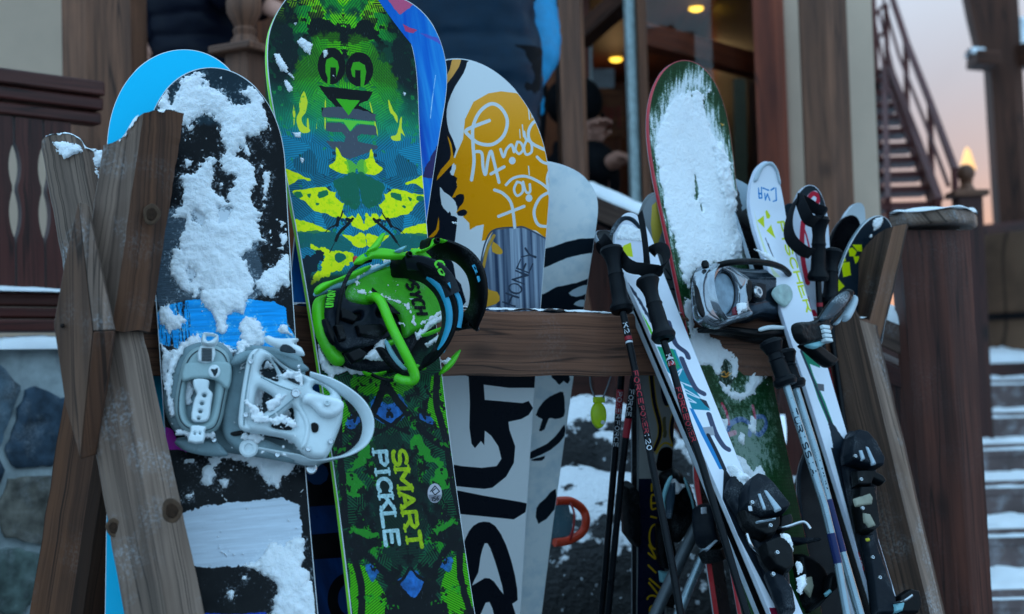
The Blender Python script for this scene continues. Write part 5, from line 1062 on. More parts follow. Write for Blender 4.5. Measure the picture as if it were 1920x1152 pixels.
tr = [(340, 550), (382, 570), (440, 590), (500, 605), (557, 635), (622, 655), (692, 680), (757, 705), (827, 728), (897, 752), (972, 780)]
for k, (yz, xr) in enumerate(tr):
    Y = 9.0 - .2 * k; (xa, ya), (xb, yb) = zs_([(438, yz), (xr, yz)]); pa, pb = P(xa - 25, ya, Y), P(xb, ya, Y)
    m = MB(); m.box(((pa[0] + pb[0]) / 2, Y + .11, pa[2]), ((pb[0] - pa[0]) / 2, 0, 0), (0, .12, 0), (0, 0, .016)); m.make('tread', IRON, ms_)
(xa, ya), (xb, yb) = zs_([(535, 345), (775, 990)]); (xc, yc), (xd, yd) = zs_([(520, 345), (540, 990)])
for u_, v_ in (((xa, ya, 9.05), (xb, yb, 6.95)), ((xc, yc, 9.1), (xd, yd, 7.0))): bar_px('stringer', IRON, u_, v_, .14, .03, parent=ms_)
def iron(name, pts, r):
    m = MB(); m.tube([P(*q) for q in pts], r, 8); m.make(name, IRON, ms_)
iron('handrail', [(1664, -30, 9.2), (1700, 80, 8.6), (1745, 195, 7.8), (1792, 322, 7.0)], .022)
for dx, dy in ((-14, 26), (-26, 52), (-36, 80)): iron('mid_rail', [(1664 + dx * .6, -30 + dy, 9.2), (1700 + dx, 80 + dy, 8.6), (1745 + dx, 195 + dy, 7.8), (1792 + dx, 322 + dy, 7.0)], .011)
for x, y, yb, Y in ((1661, 8, 130, 9.0), (1698, 75, 215, 8.6), (1744, 190, 340, 7.8), (1790, 320, 440, 7.0)): iron('baluster', [(x, y, Y), (x + 3, yb, Y)], .018)
iron('handrail', [(1632, 40, 9.3), (1656, 10, 9.2)], .012); iron('handrail', [(1630, 95, 9.3), (1660, 55, 9.2)], .012)
post2('support', IRON, 1626, 1632, 1640, -60, .9, 8.9, parent=ms_)
bn = thing('newel_post', 'square newel post with a ball finial at the foot of the metal staircase', 'post')
p = P(1811, 325, 6.6); m = MB(); m.ball(p, .042, 18); m.make('ball', WPOST, bn)
m = MB(); m.lathe([(.045, -.085), (.03, -.06), (.026, -.045), (.034, -.038), (.02, -.03)], p, 18); m.make('neck', WPOST, bn)
m = MB(); m.box(p + np.array((0, 0, -.10)), (.08, 0, 0), (0, .08, 0), (0, 0, .014)); m.make('cap', WPOST, bn, bevel=.004)
m = MB(); m.box((p[0], p[1], (p[2] - .11 + .3) / 2), (.055, 0, 0), (0, .055, 0), (0, 0, (p[2] - .11 - .3) / 2)); m.make('shaft', WDARK, bn)
lt = thing('lantern', 'small lit yellow lantern beyond the ball-topped newel post', 'lantern')
p = P(1814, 300, 9.5); m = MB(); m.lathe([(.0, .09), (.02, .06), (.045, -.03), (.055, -.07), (0, -.075)], p, 6); m.make('shade', emis('lantern glow', (255, 190, 120), .55), lt)
m = MB(); m.tube([(p[0], p[1], 0), (p[0], p[1], p[2] - .08)], .02, 8); m.make('pole', IRON, lt)
# --- snow-covered rocks behind the rack
def rock_mat():
    m, nt, bs = base('rock with settled snow'); v = objco(nt); g = nt.nodes.new('ShaderNodeNewGeometry'); sp_ = nt.nodes.new('ShaderNodeSeparateXYZ'); nt.links.new(g.outputs['Normal'], sp_.inputs[0])
    n = noise(nt, v, 15.0, 7.0); f = nt.nodes.new('ShaderNodeMath'); f.operation = 'ADD'; nt.links.new(sp_.outputs[2], f.inputs[0]); nt.links.new(mrange(nt, n, .3, .7, -.8, .32), f.inputs[1])
    n2 = noise(nt, v, 60.0, 5.0); rk = mixc(nt, n2, (.006, .008, .011), (.035, .035, .036)); spk = noise(nt, v, 45.0, 2.0)
    col = mixc(nt, mrange(nt, spk, .66, .7, 0, .8), rk, (.6, .65, .7)); col = mixc(nt, mrange(nt, f.outputs[0], .34, .48, 0, 1), col, (.84, .86, .9))
    nt.links.new(col, bs.inputs['Base Color']); bs.inputs['Roughness'].default_value = .8; bump(nt, bs, n2, .8, .02); return m
ROCK = rock_mat()
def rock(px, py, Y, r, sq, seed, label):
    c = P(px, py, Y); m = MB(); nu, nv = 28, 18; rows = []
    for j in range(nv + 1):
        th = math.pi * min(max(j / nv, .01), .99); row = []
        for i in range(nu):
            ph = 2 * math.pi * i / nu; d = np.array((math.sin(th) * math.cos(ph), math.sin(th) * math.sin(ph), math.cos(th)))
            k = 1 + .5 * float(fbm(np.array(d[0] * 1.6 + d[2] + seed * 3.1), np.array(d[1] * 1.6 + d[2] * .7 + seed), seed, 4)); row.append(c + d * r * k * np.array(sq))
        rows.append(row)
    m.grid(rows, closed=True); o = m.make('boulder', ROCK, None, smooth=60); tag(o, label, 'boulder', 'snowy boulders behind the rack'); return o
rock(1105, 850, 4.0, .20, (1.1, .8, .75), 1, 'snow-capped boulder behind the yellow tag and ski poles')
rock(1185, 905, 3.95, .20, (.9, .8, .9), 2, 'snow-capped boulder behind the two dark ski pole shafts')
rock(1120, 1090, 3.8, .32, (1.2, .9, .9), 3, 'large dark boulder below the orange binding')
rock(1330, 930, 3.9, .17, (.8, .8, 1.1), 4, 'snowy boulder behind the crossed skis')
rock(1400, 1100, 3.8, .34, (1.3, .9, .8), 5, 'dark boulder low behind the ski bindings')
rock(1560, 1060, 3.8, .28, (1.2, .9, .9), 6, 'dark boulder behind the far leg of the rack')
rock(1250, 1130, 3.7, .26, (1.1, .8, .9), 8, 'boulder low behind the yellow-lettered ski')
# ---------------------------------------------------------------- snowboard bindings
def strap(b, name, mat, parent, path, w, t, tilt=(0, 1), z=None, sm=5, wd=None):
    pts = [b.px(*( (z([(x, y)])[0]) if z else (x, y)), n) for x, y, n in path]; pts = smooth(pts, sm)
    m = MB(); m.ribbon(pts, wd if wd is not None else b.u * tilt[0] + b.n * tilt[1], w, t); return m.make(name, mat, parent, smooth=50)
def cable(b, name, mat, parent, path, r, z=None, sm=6, **k):
    pts = smooth([b.px(*((z([(x, y)])[0]) if z else (x, y)), n) for x, y, n in path], sm)
    m = MB(); m.tube(pts, r, 10); return m.make(name, mat, parent, smooth=60)
def bolt(b, name, mat, parent, x, y, n, r, z, h=.004):
    p = b.px(*z([(x, y)])[0], n); m = MB(); m.lathe([(r, 0), (r, h * .6), (r * .8, h), (r * .5, h), (r * .42, h * .4), (0, h * .4)], p, 20, b.n); return m.make(name, mat, parent)
def print3(b, name, mat, parent, t, o, e, up, h, w, wt, n, z):
    """flat lettering stuck on a plate: reads from o to e"""
    a, c = np.array(b.q(*z([o])[0], n)), np.array(b.q(*z([e])[0], n)); al = nrm(c - a); upv = nrm(up); x = 0; m = MB()
    for ch in t:
        for ln_ in GLYPH.get(ch, []):
            pts = [b.on(*(a + al * (x + q * w) + upv * (r * h)), n) for q, r in ln_]; m.ribbon(pts, np.cross(b.n, nrm(np.asarray(pts[-1]) - pts[0] + 1e-6)), wt, .0008)
        x += w * 1.3
    return m.make(name, mat, parent, smooth=0)
WHT = plain('pale grey binding plastic', (206, 218, 222), .36, var=.12, scale=20, fr=.25); WH2 = plain('grey binding padding', (118, 140, 146), .75, var=.16, scale=40, bmp=.2, fr=.35)
WH3 = plain('white strap rubber', (214, 224, 228), .35, fr=.1); DGREY = plain('dark grey plastic', (40, 50, 56), .5, fr=.25); BLKP = plain('black plastic', (5, 7, 10), .4, fr=.08); CHR = plain('bright screw', (190, 195, 200), .2, .95)
z = z5
wb_ = K.plate('binding', WH2, black_board, [z([(190, 850), (300, 890), (560, 935), (760, 965), (1000, 1012), (1050, 1005), (1110, 930), (1140, 800), (1000, 700), (960, 400), (900, 330), (740, 290), (560, 310), (480, 560), (430, 780), (240, 830)])], n0=.018, t=.016, bev=.01)
wb_['label'] = 'pale grey snowboard binding with folded spoked highback and wide ankle strap'
K.plate('footbed', DGREY, wb_, [z([(640, 420), (720, 350), (960, 500), (1000, 700), (940, 850), (700, 820), (600, 760)])], n0=.045, t=.006, bev=.006)
K.plate('side_arm', WH2, wb_, [z([(480, 620), (545, 380), (600, 330), (700, 310), (660, 420), (610, 600), (600, 790), (760, 860), (930, 940), (900, 985), (700, 950), (560, 915), (470, 800)])], n0=.052, t=.014, bev=.012)
K.plate('strap_back', WH2, wb_, [z([(118, 640), (128, 480), (165, 370), (240, 300), (330, 265), (440, 258), (520, 320), (540, 420), (470, 620), (400, 780), (250, 825), (170, 780)])], n0=.045, t=.016, bev=.014, noise=.002)
pad = K.plate('ankle_pad', plain('pale padded leather', (150, 172, 174), .55, var=.06, bmp=.25, fr=.15), wb_, [z([(183, 640), (200, 520), (228, 400), (275, 318), (350, 285), (430, 285), (495, 325), (522, 400), (512, 500), (490, 620), (465, 740), (420, 800), (330, 815), (240, 790), (195, 730)])],
        [z([(252, 560), (275, 470), (330, 440), (400, 445), (425, 500), (412, 600), (385, 700), (350, 745), (290, 748), (255, 690)])], n0=.07, t=.014, bev=.014)
pts = smooth([K.px(*z([q])[0], .0835) for q in ((205, 640), (220, 520), (248, 410), (292, 335), (355, 305), (425, 305), (480, 340), (502, 405), (492, 500), (470, 620), (446, 725), (410, 778), (330, 793), (255, 770), (215, 720))], 8, True)
m = MB(); m.tube(pts, .0009, 6, closed=True); m.make('stitching', DGREY, pad)
K.plate('ankle_band', pad.data.materials[0], wb_, [z([(228, 495), (240, 400), (310, 383), (420, 378), (522, 398), (508, 545), (440, 498), (380, 482), (300, 482)])], n0=.086, t=.006, bev=.004, sm=3)
lg = K.plate('logo_patch', WH3, wb_, [z(_arc(422, 437, 37, 41, 0, 360, 20))], n0=.0925, t=.002, bev=.001, sm=0); K.plate('logo_mark', DGREY, lg, [z([(396, 420), (412, 446), (424, 474), (442, 440), (444, 412), (425, 425)])], n0=.095, t=.001, bev=.0005, sm=0)
K.plate('ladder_strap', WH3, wb_, [z([(337, 285), (424, 290), (414, 380), (324, 378)])], n0=.093, t=.004, bev=.003, sm=2)
K.plate('buckle', WH3, wb_, [z([(352, 212), (372, 205), (447, 220), (430, 285), (345, 278)])], [z([(372, 228), (428, 232), (385, 262)])], n0=.098, t=.010, bev=.004, sm=2)
K.plate('ladder_strap', WH3, wb_, [z([(300, 485), (388, 490), (388, 540), (412, 570), (404, 630), (388, 725), (340, 742), (284, 725), (300, 610), (316, 575), (298, 535)])], [z(_arc(x, y, r, r * .8, 0, 360, 12)) for x, y, r in ((362, 584, 13), (348, 632, 12), (338, 680, 12), (328, 722, 10))], n0=.088, t=.005, bev=.003, sm=3, res=.0012)
K.plate('buckle', WH3, wb_, [z([(285, 762), (372, 770), (365, 800), (357, 868), (262, 862), (278, 800)])], [z(_arc(x, 813, 5, 6, 0, 360, 8)) for x in (305, 336)], n0=.086, t=.007, bev=.003, sm=2, res=.0012)
K.plate('toe_lip', WH2, wb_, [z([(185, 858), (240, 842), (330, 850), (420, 850), (480, 900), (500, 945), (380, 945), (260, 920), (200, 885)])], n0=.05, t=.008, bev=.008)
hb = K.plate('highback', WHT, wb_, [z([(570, 740), (582, 600), (602, 470), (625, 360), (655, 312), (700, 303), (750, 325), (860, 415), (1010, 480), (1140, 550), (1188, 615), (1190, 720), (1150, 840), (1100, 945), (1050, 968), (960, 940), (880, 855), (740, 822), (630, 805), (585, 785)])],
    [z(q) for q in ([(692, 452), (712, 388), (745, 368), (785, 420), (806, 498), (740, 480)], [(682, 548), (740, 568), (782, 605), (770, 650), (700, 702), (658, 738), (662, 640)], [(762, 770), (830, 705), (885, 655), (902, 700), (893, 770), (868, 792)], [(770, 362), (860, 440), (950, 500), (930, 520), (850, 478), (800, 410)], [(1012, 548), (1030, 512), (1085, 535), (1118, 575), (1090, 582)])], n0=.088, t=.013, bev=.009, crown=.004)
K.plate('highback_rib', WHT, hb, [z([(870, 560), (920, 545), (955, 580), (948, 640), (990, 720), (1000, 800), (980, 880), (940, 900), (960, 780), (930, 690), (880, 620)])], n0=.1, t=.008, bev=.007)
K.plate('highback_rim', WHT, hb, [z([(566, 745), (580, 600), (600, 470), (622, 360), (655, 310), (695, 305), (668, 350), (650, 450), (632, 600), (622, 730), (640, 790), (590, 790)])], n0=.1, t=.007, bev=.006)
K.plate('forward_lean_block', WH3, hb, [z([(955, 590), (1005, 568), (1185, 612), (1178, 690), (1085, 715), (1000, 645), (960, 630)])], n0=.112, t=.010, bev=.008, noise=.002)
bolt(K, 'bolt', CHR, hb, 910, 570, .114, .0075, z); bolt(K, 'bolt', WHT, hb, 1098, 628, .124, .005, z); K.plate('hole_shade', BLKP, hb, [z([(1003, 752), (1030, 745), (1048, 765), (1040, 800), (1010, 800)])], n0=.107, t=.001, bev=.002)  # thin black plate paints the dark inside a hole
K.plate('toe_pad', WH2, wb_, [z([(522, 400), (545, 345), (620, 312), (740, 318), (830, 335), (940, 380), (990, 430), (900, 440), (780, 372), (640, 372), (570, 402)])], n0=.08, t=.010, bev=.01)
K.plate('toe_buckle', WH3, wb_, [z([(720, 238), (748, 224), (800, 240), (915, 240), (925, 256), (900, 272), (946, 298), (962, 345), (890, 330), (800, 300), (740, 270)])], n0=.095, t=.010, bev=.006); K.plate('buckle_window', DGREY, wb_, [z([(832, 275), (880, 285), (915, 328), (815, 318)])], n0=.1065, t=.002, bev=.001, sm=2)
strap(K, 'heel_loop', WHT, wb_, [(1000, 470, .085), (1100, 502, .092), (1200, 555, .098), (1285, 625, .1), (1335, 705, .1), (1345, 785, .098), (1312, 868, .094), (1230, 930, .088), (1120, 965, .08), (1000, 980, .07), (900, 955, .064), (760, 928, .058), (690, 915, .055)], .027, .004, (.55, .85), z)
bolt(K, 'bolt', WH3, wb_, 628, 900, .064, .0145, z, .006); bolt(K, 'bolt', CHR, wb_, 1003, 1022, .045, .009, z); K.plate('slot_shade', BLKP, wb_, [z([(520, 805), (580, 792), (603, 808), (560, 825), (525, 822)])], n0=.068, t=.001, bev=.002)  # flat black plate stands in for the shade within a slot
K.snow(black_board, [z(p) for p in ([(760, 560), (960, 480), (1010, 520), (980, 560), (900, 560)], [(960, 700), (1060, 720), (1150, 700), (1130, 840), (1080, 930), (1010, 930), (960, 880), (1000, 800)], [(720, 700), (800, 650), (840, 660), (800, 720), (740, 760)])], th=.007, res=.002, rough=.006, fs=110, soft=.01, base_n=.103, seed=31)
K.snow(black_board, [z(p) for p in ([(190, 470), (230, 380), (250, 330), (215, 340), (160, 430), (135, 560), (140, 650), (170, 760), (200, 740), (170, 640)], [(250, 560), (290, 500), (300, 600), (280, 700), (255, 680)], [(640, 460), (700, 440), (690, 560), (640, 640)], [(880, 720), (920, 690), (960, 760), (930, 830), (890, 800)])], th=.006, res=.002, rough=.005, fs=110, soft=.008, base_n=.064, seed=33)
for k in range(9):
    y0 = 300 + k * 9; m = MB(); a_, b_ = K.px(*z5([(345, y0)])[0], .0985), K.px(*z5([(408, y0 + 3)])[0], .0985); m.tube([a_, b_], .0009, 6); m.make('ratchet_tooth', DGREY, wb_)
for x, y, n in ((640, 380, .108), (610, 700, .108), (985, 905, .106), (1120, 860, .104), (420, 850, .06), (800, 940, .066)): bolt(K, 'screw', CHR, wb_, x, y, n, .0042, z5)
for q in ([(655, 335, .1085), (628, 470, .109), (606, 620, .109), (600, 760, .108)], [(700, 470, .106), (800, 520, .108), (900, 556, .11)], [(690, 745, .106), (800, 680, .108), (900, 600, .11)]): cable(K, 'moulded_line', WH2, wb_, q, .0011, z5)
K.snow(black_board, [z5(p) for p in ([(820, 880), (900, 860), (1000, 880), (1060, 900), (1000, 945), (900, 940)], [(560, 860), (640, 850), (720, 880), (680, 905), (600, 900)], [(200, 845), (300, 835), (420, 850), (440, 880), (330, 900), (240, 880)], [(560, 330), (610, 318), (600, 420), (575, 500)])], th=.008, res=.0018, rough=.007, fs=110, soft=.014, base_n=.07, seed=37, specks=1.5)
K.snow(black_board, [z5(p) for p in ([(640, 600), (680, 560), (720, 600), (700, 680), (660, 700)], [(700, 460), (740, 420), (780, 460), (740, 480)], [(800, 740), (850, 700), (880, 720), (850, 770)])], th=.006, res=.0018, rough=.008, fs=110, soft=.014, base_n=.052, seed=38, specks=1.5)
K.snow(black_board, [z5(p) for p in ([(870, 560), (960, 540), (1060, 600), (1160, 680), (1150, 760), (1060, 740), (960, 660)], [(600, 700), (660, 720), (720, 780), (860, 800), (900, 850), (760, 840), (640, 820)], [(1020, 800), (1110, 780), (1150, 820), (1090, 940), (1030, 930)])], th=.006, res=.0018, rough=.012, fs=120, soft=.016, base_n=.112, seed=39, specks=2.4)
# ---- lime binding
z9 = Z(540, 420, 3.6); z = z9
LIME = plain('lime plastic', (82, 200, 16), .38, var=.06, fr=.15); LIM2 = plain('lime footbed', (62, 168, 10), .6, var=.12, scale=60, bmp=.3, fr=.4); CY = plain('cyan strap edge', (40, 150, 186), .45); SLATE = plain('slate plastic', (13, 21, 30), .42, fr=.12); ICE = plain('icy pale blue plastic', (120, 176, 186), .4, fr=.4)
gb_ = G.plate('binding', SLATE, green_board, [z([(240, 520), (320, 430), (480, 360), (760, 300), (960, 420), (1040, 540), (1020, 660), (900, 760), (820, 880), (760, 980), (560, 1000), (380, 960), (300, 820)])], n0=.012, t=.012, bev=.01)
gb_['label'] = 'lime green snowboard binding with black straps and a lime hoop highback'
G.plate('base_rim', LIME, gb_, [z([(163, 600), (170, 530), (200, 495), (262, 485), (256, 560), (272, 690), (320, 820), (378, 930), (345, 962), (290, 940), (230, 850), (180, 730)])], n0=.022, t=.016, bev=.010)
G.plate('footbed', LIM2, gb_, [z([(378, 520), (400, 430), (480, 355), (600, 312), (700, 285), (800, 305), (940, 400), (1020, 480), (1048, 560), (1030, 630), (960, 690), (850, 740), (780, 765), (740, 620), (640, 560), (520, 560), (440, 545)])], n0=.034, t=.012, bev=.01)
G.plate('footbed_mark', BLKP, gb_, [z([(566, 424), (766, 612), (712, 606), (640, 570), (566, 492)])], n0=.0472, t=.0012, bev=.001, sm=0)
print3(G, 'lettering', BLKP, gb_, 'PSYCH', (778, 345), (868, 610), (1, .0), .021, .0115, .0058, .0485, z)
G.plate('disc_cover', SLATE, gb_, [z([(258, 480), (330, 440), (378, 440), (385, 510), (450, 542), (545, 550), (620, 515), (670, 580), (700, 700), (690, 770), (600, 815), (480, 840), (380, 870), (310, 820), (250, 680)])], [z(q) for q in ([(590, 590), (625, 600), (615, 640), (585, 630)], [(430, 620), (490, 610), (480, 650), (440, 660)])], n0=.052, t=.012, bev=.005, sm=3, noise=.002)
for q in ([(225, 650), (250, 640), (300, 740), (310, 830), (280, 800), (250, 740)], [(330, 560), (420, 600), (470, 640), (440, 680), (350, 650)], [(450, 690), (620, 680), (680, 720), (600, 780), (470, 760)], [(380, 880), (470, 840), (530, 880), (500, 920), (430, 950)], [(300, 690), (360, 680), (390, 790), (340, 800)]): G.plate('base_block', BLKP, gb_, [z(q)], n0=.066, t=.010, bev=.003, sm=0)
print3(G, 'lettering', LIME, gb_, 'UNION', (302, 560), (322, 452), (-1, .0), .013, .0046, .0026, .0665, z)
for q in () and ([(285, 480), (310, 465), (335, 470), (330, 560), (290, 555)],): G.plate('side_print', plain('yellow print', (150, 170, 30), .6), gb_, [z(q)], [z([(295, 490), (322, 480), (318, 505), (298, 512)]), z([(297, 522), (320, 518), (316, 545), (299, 545)])], n0=.066, t=.001, bev=.001, sm=0)
G.plate('binding_arm', BLKP, gb_, [z([(590, 850), (640, 840), (720, 930), (800, 990), (822, 1030), (760, 1025), (680, 960)])], n0=.06, t=.012, bev=.008)
G.plate('arm_trim', ICE, gb_, [z([(652, 800), (668, 790), (720, 880), (780, 960), (805, 985), (770, 985), (700, 910)])], n0=.07, t=.006, bev=.004)
cable(G, 'highback_hoop', LIME, gb_, [(560, 502, .05), (580, 494, .066), (602, 500, .078), (628, 528, .085), (652, 580, .09), (690, 672, .094), (738, 772, .096), (788, 870, .096), (826, 944, .093), (850, 1002, .089), (856, 1040, .085), (842, 1058, .08), (812, 1062, .075), (770, 1056, .068), (735, 1042, .06)], .0082, z, 8)
strap(G, 'ankle_strap', BLKP, gb_, [(700, 272, .045), (760, 282, .07), (860, 310, .095), (970, 370, .11), (1050, 460, .115), (1088, 570, .115), (1088, 680, .108), (1050, 790, .095), (990, 880, .08), (910, 945, .055)], .044, .007, (.15, .97), z)
strap(G, 'strap_trim', CY, gb_, [(950, 350, .108), (1030, 430, .118), (1085, 550, .121), (1092, 670, .116), (1060, 790, .104), (1030, 860, .095)], .014, .009, (.45, .9), z); strap(G, 'strap_trim', CY, gb_, [(1085, 400, .135), (1150, 500, .138), (1165, 600, .134), (1150, 700, .125)], .008, .008, (.45, .9), z)
strap(G, 'strap_panel', plain('grey gloss strap', (34, 38, 44), .25), gb_, [(800, 262, .1), (900, 270, .115), (1000, 310, .128), (1070, 380, .133), (1110, 480, .134)], .03, .006, (.5, .8), z)
print3(G, 'lettering', LIME, gb_, 'CB', (985, 262), (1035, 350), (1, .3), .016, .011, .004, .139, z)
strap(G, 'toe_strap', BLKP, gb_, [(900, 192, .05), (985, 172, .085), (1090, 178, .11), (1190, 228, .122), (1262, 320, .126), (1288, 440, .122), (1276, 560, .108), (1230, 660, .085), (1190, 695, .06)], .042, .010, (.2, .95), z)
for q, n in (([(1240, 282), (1262, 272), (1300, 380), (1285, 400), (1265, 330)], .139),): G.plate('strap_print', CY, gb_, [z(q)], [z([(1254, 290), (1264, 288), (1270, 310), (1262, 314)]), z([(1270, 330), (1280, 328), (1286, 352), (1278, 356)])], n0=n, t=.001, bev=.001, sm=0)
G.plate('ladder', LIME, gb_, [z([(442, 272), (470, 225), (530, 192), (610, 168), (700, 178), (800, 200), (960, 246), (938, 262), (830, 242), (700, 242), (560, 240), (490, 276)])], [z(_arc(522, 217, 12, 13, 0, 360, 12))], n0=.088, t=.010, bev=.005)
G.plate('ladder', LIME, gb_, [z([(178, 442), (222, 404), (310, 378), (430, 326), (535, 285), (552, 305), (452, 368), (330, 402), (214, 472), (182, 474)])], n0=.05, t=.012, bev=.007)
G.plate('buckle_lever', LIME, gb_, [z([(528, 190), (585, 122), (628, 68), (650, 64), (652, 82), (606, 172), (565, 192)])], n0=.095, t=.010, bev=.007)
G.plate('buckle', LIME, gb_, [z([(815, 185), (880, 175), (960, 235), (935, 262), (880, 240), (830, 240)])], n0=.1, t=.012, bev=.006); G.plate('buckle', LIME, gb_, [z([(862, 190), (950, 155), (972, 108), (1000, 98), (1085, 122), (1158, 146), (1150, 160), (1090, 150), (1040, 130), (1000, 140), (940, 182), (885, 202)])], n0=.118, t=.010, bev=.006)
for x, y, n in ((812, 212, .118), (1000, 118, .13), (1215, 690, .08)): bolt(G, 'strap_bolt', BLKP, gb_, x, y, n, .0055, z, .008)
G.plate('red_tab', plain('red tab', (190, 24, 30), .4), gb_, [z([(438, 222), (470, 225), (466, 248), (444, 284)])], n0=.08, t=.006, bev=.004, sm=2)
G.plate('ice_trim', ICE, gb_, [z([(176, 462), (260, 420), (440, 355), (640, 270), (740, 232), (745, 245), (640, 300), (540, 345), (440, 400), (330, 440), (190, 490)])], n0=.044, t=.006, bev=.005); G.plate('ice_trim', ICE, gb_, [z([(716, 185), (780, 152), (800, 158), (760, 195)])], n0=.1, t=.008, bev=.004)
for q, n in (([(1018, 1010), (1075, 930), (1148, 856), (1160, 868), (1112, 960), (1040, 1016)], .05), ([(1238, 672), (1268, 590), (1292, 555), (1303, 570), (1290, 625), (1252, 682)], .07), ([(880, 756), (960, 722), (1035, 698), (1044, 716), (960, 752), (895, 766)], .05), ([(760, 955), (840, 945), (930, 975), (900, 990), (800, 985)], .05), ([(500, 995), (560, 1010), (650, 995), (660, 1010), (600, 1030), (530, 1025)], .04), ([(655, 800), (700, 780), (760, 770), (720, 810), (670, 830)], .05)): G.plate('lime_tab', LIME, gb_, [z(q)], n0=n, t=.010, bev=.006)
cable(G, 'cable', BLKP, gb_, [(330, 725, .062), (340, 600, .07), (365, 450, .08), (420, 325, .088), (490, 270, .085), (560, 246, .08)], .0034, z); cable(G, 'cable', BLKP, gb_, [(540, 1000, .04), (610, 1038, .05), (690, 1056, .05), (770, 1040, .05)], .003, z)
G.snow(green_board, [z(p) for p in ([(190, 810), (230, 870), (280, 945), (350, 960), (385, 1000), (330, 1010), (285, 1060), (270, 1020), (210, 950)], [(360, 940), (440, 980), (560, 985), (640, 1000), (600, 1020), (440, 1015), (380, 985)])], th=.014, res=.002, rough=.004, fs=90, soft=.01, seed=41)
G.snow(green_board, [z(p) for p in ([(430, 970), (470, 930), (520, 895), (500, 850), (530, 828), (588, 840), (575, 900), (625, 955), (570, 985), (500, 985)],)], th=.014, res=.002, rough=.004, fs=90, soft=.01, seed=42, base_n=.05)
G.snow(green_board, [z(p) for p in ([(880, 705), (950, 690), (985, 688), (975, 712), (900, 745), (850, 800), (800, 835), (785, 805), (830, 770)], [(840, 870), (960, 800), (950, 830), (860, 890)], [(960, 985), (1040, 960), (1090, 885), (1120, 880), (1090, 940), (1040, 995), (980, 1005)], [(380, 400), (450, 380), (440, 410), (390, 440)], [(850, 190), (900, 180), (890, 200)])], th=.010, res=.002, rough=.005, fs=110, soft=.008, seed=43, base_n=.05)
G.snow(green_board, [z([(380, 520), (400, 430), (480, 355), (600, 312), (690, 290), (800, 320), (940, 420), (1010, 500), (1030, 580), (940, 690), (780, 750), (740, 620), (560, 550)])], holes=[z([(390, 500), (420, 420), (600, 320), (800, 330), (1000, 500), (1010, 620), (800, 740), (740, 600), (560, 540)])], th=.0015, res=.0018, rough=.006, fs=170, soft=.006, seed=45, base_n=.0465, specks=2.0)
G.snow(green_board, [z(p) for p in ([(1030, 120), (1090, 130), (1080, 160), (1040, 150)], [(920, 175), (960, 155), (940, 185)])], th=.007, res=.0016, rough=.004, fs=110, soft=.006, seed=47, base_n=.128)
# ---- chrome binding
z = z16
def chrome():
    m, nt, bs = base('chrome plastic'); v = objco(nt); n = noise(nt, v, 30, 4.0); bs.inputs['Metallic'].default_value = .85
    col = frost(nt, mixc(nt, n, (.18, .21, .25), (.42, .46, .5)), .25, v); nt.links.new(col, bs.inputs['Base Color']); bs.inputs['Roughness'].default_value = .14; bump(nt, bs, noise(nt, v, 22, 2.0), .25, .01); return m
CHM = chrome(); SMOKE = plain('smoke grey shell', (40, 54, 66), .12, .6, fr=.12)
cb = S.plate('binding', BLKP, snowy_board, [z([(210, 640), (290, 615), (600, 640), (700, 600), (850, 570), (960, 595), (1010, 622), (970, 690), (860, 730), (700, 745), (560, 725), (420, 690), (280, 665)])], n0=.03, t=.02, bev=.012)
cb['label'] = 'chrome-grey snowboard binding lying folded with a black strap standing out to the right'
hb = S.plate('highback', SMOKE, cb, [z([(290, 620), (205, 570), (175, 400), (172, 300), (200, 235), (262, 205), (340, 203), (430, 232), (540, 240), (680, 240), (790, 262), (850, 330), (878, 420), (868, 515), (820, 578), (740, 596), (620, 580), (540, 598), (430, 600), (345, 635)])], n0=.045, t=.02, bev=.016, crown=.014)
S.plate('highback_cup', CHM, hb, [z([(190, 560), (172, 400), (178, 300), (205, 235), (270, 205), (345, 205), (430, 240), (520, 300), (535, 380), (530, 500), (560, 560), (440, 605), (330, 640), (250, 620)])], [z(_arc(372, 405, 78, 140, 0, 360, 22))], n0=.078, t=.016, bev=.014, crown=.008)
S.plate('cup_recess', plain('snow-filled recess', (128, 150, 166), .6, var=.35, scale=45), hb, [z(_arc(372, 405, 80, 142, 0, 360, 22))], n0=.082, t=.004, bev=.01)
strap(S, 'cup_rim', CHM, hb, [(340, 200, .10), (305, 250, .112), (298, 330, .116), (318, 440, .116), (350, 520, .112), (395, 575, .105)], .014, .004, (.6, .6), z)
S.plate('side_window', plain('pale cut-out', (150, 172, 168), .6, var=.3, scale=50, fr=.5), hb, [z([(708, 400), (740, 350), (800, 335), (838, 370), (845, 430), (800, 490), (745, 460)])], n0=.088, t=.004, bev=.005)
S.plate('hinge_block', BLKP, hb, [z([(512, 318), (560, 322), (560, 445), (525, 450)])], n0=.092, t=.008, bev=.005); S.plate('hinge_block', SLATE, hb, [z([(570, 335), (640, 330), (660, 360), (652, 448), (580, 440)])], n0=.09, t=.008, bev=.006)
bolt(S, 'bolt', CHR, hb, 606, 392, .1, .012, z, .008); S.plate('frost_band', CHM, hb, [z([(420, 235), (520, 290), (530, 320), (500, 360), (440, 270), (340, 215)])], n0=.096, t=.004, bev=.006)
S.plate('cup_slot', BLKP, hb, [z([(186, 350), (210, 360), (240, 470), (262, 530), (240, 560), (205, 500)])], n0=.094, t=.003, bev=.004); S.plate('red_reflector', plain('dark red print', (110, 30, 44), .3), hb, [z([(445, 500), (500, 470), (525, 490), (500, 540), (450, 550)])], n0=.094, t=.004, bev=.004)
cable(S, 'top_tube', BLKP, cb, [(345, 208, .10), (430, 190, .115), (560, 182, .12), (690, 195, .115), (780, 225, .105), (826, 268, .09)], .0065, z)
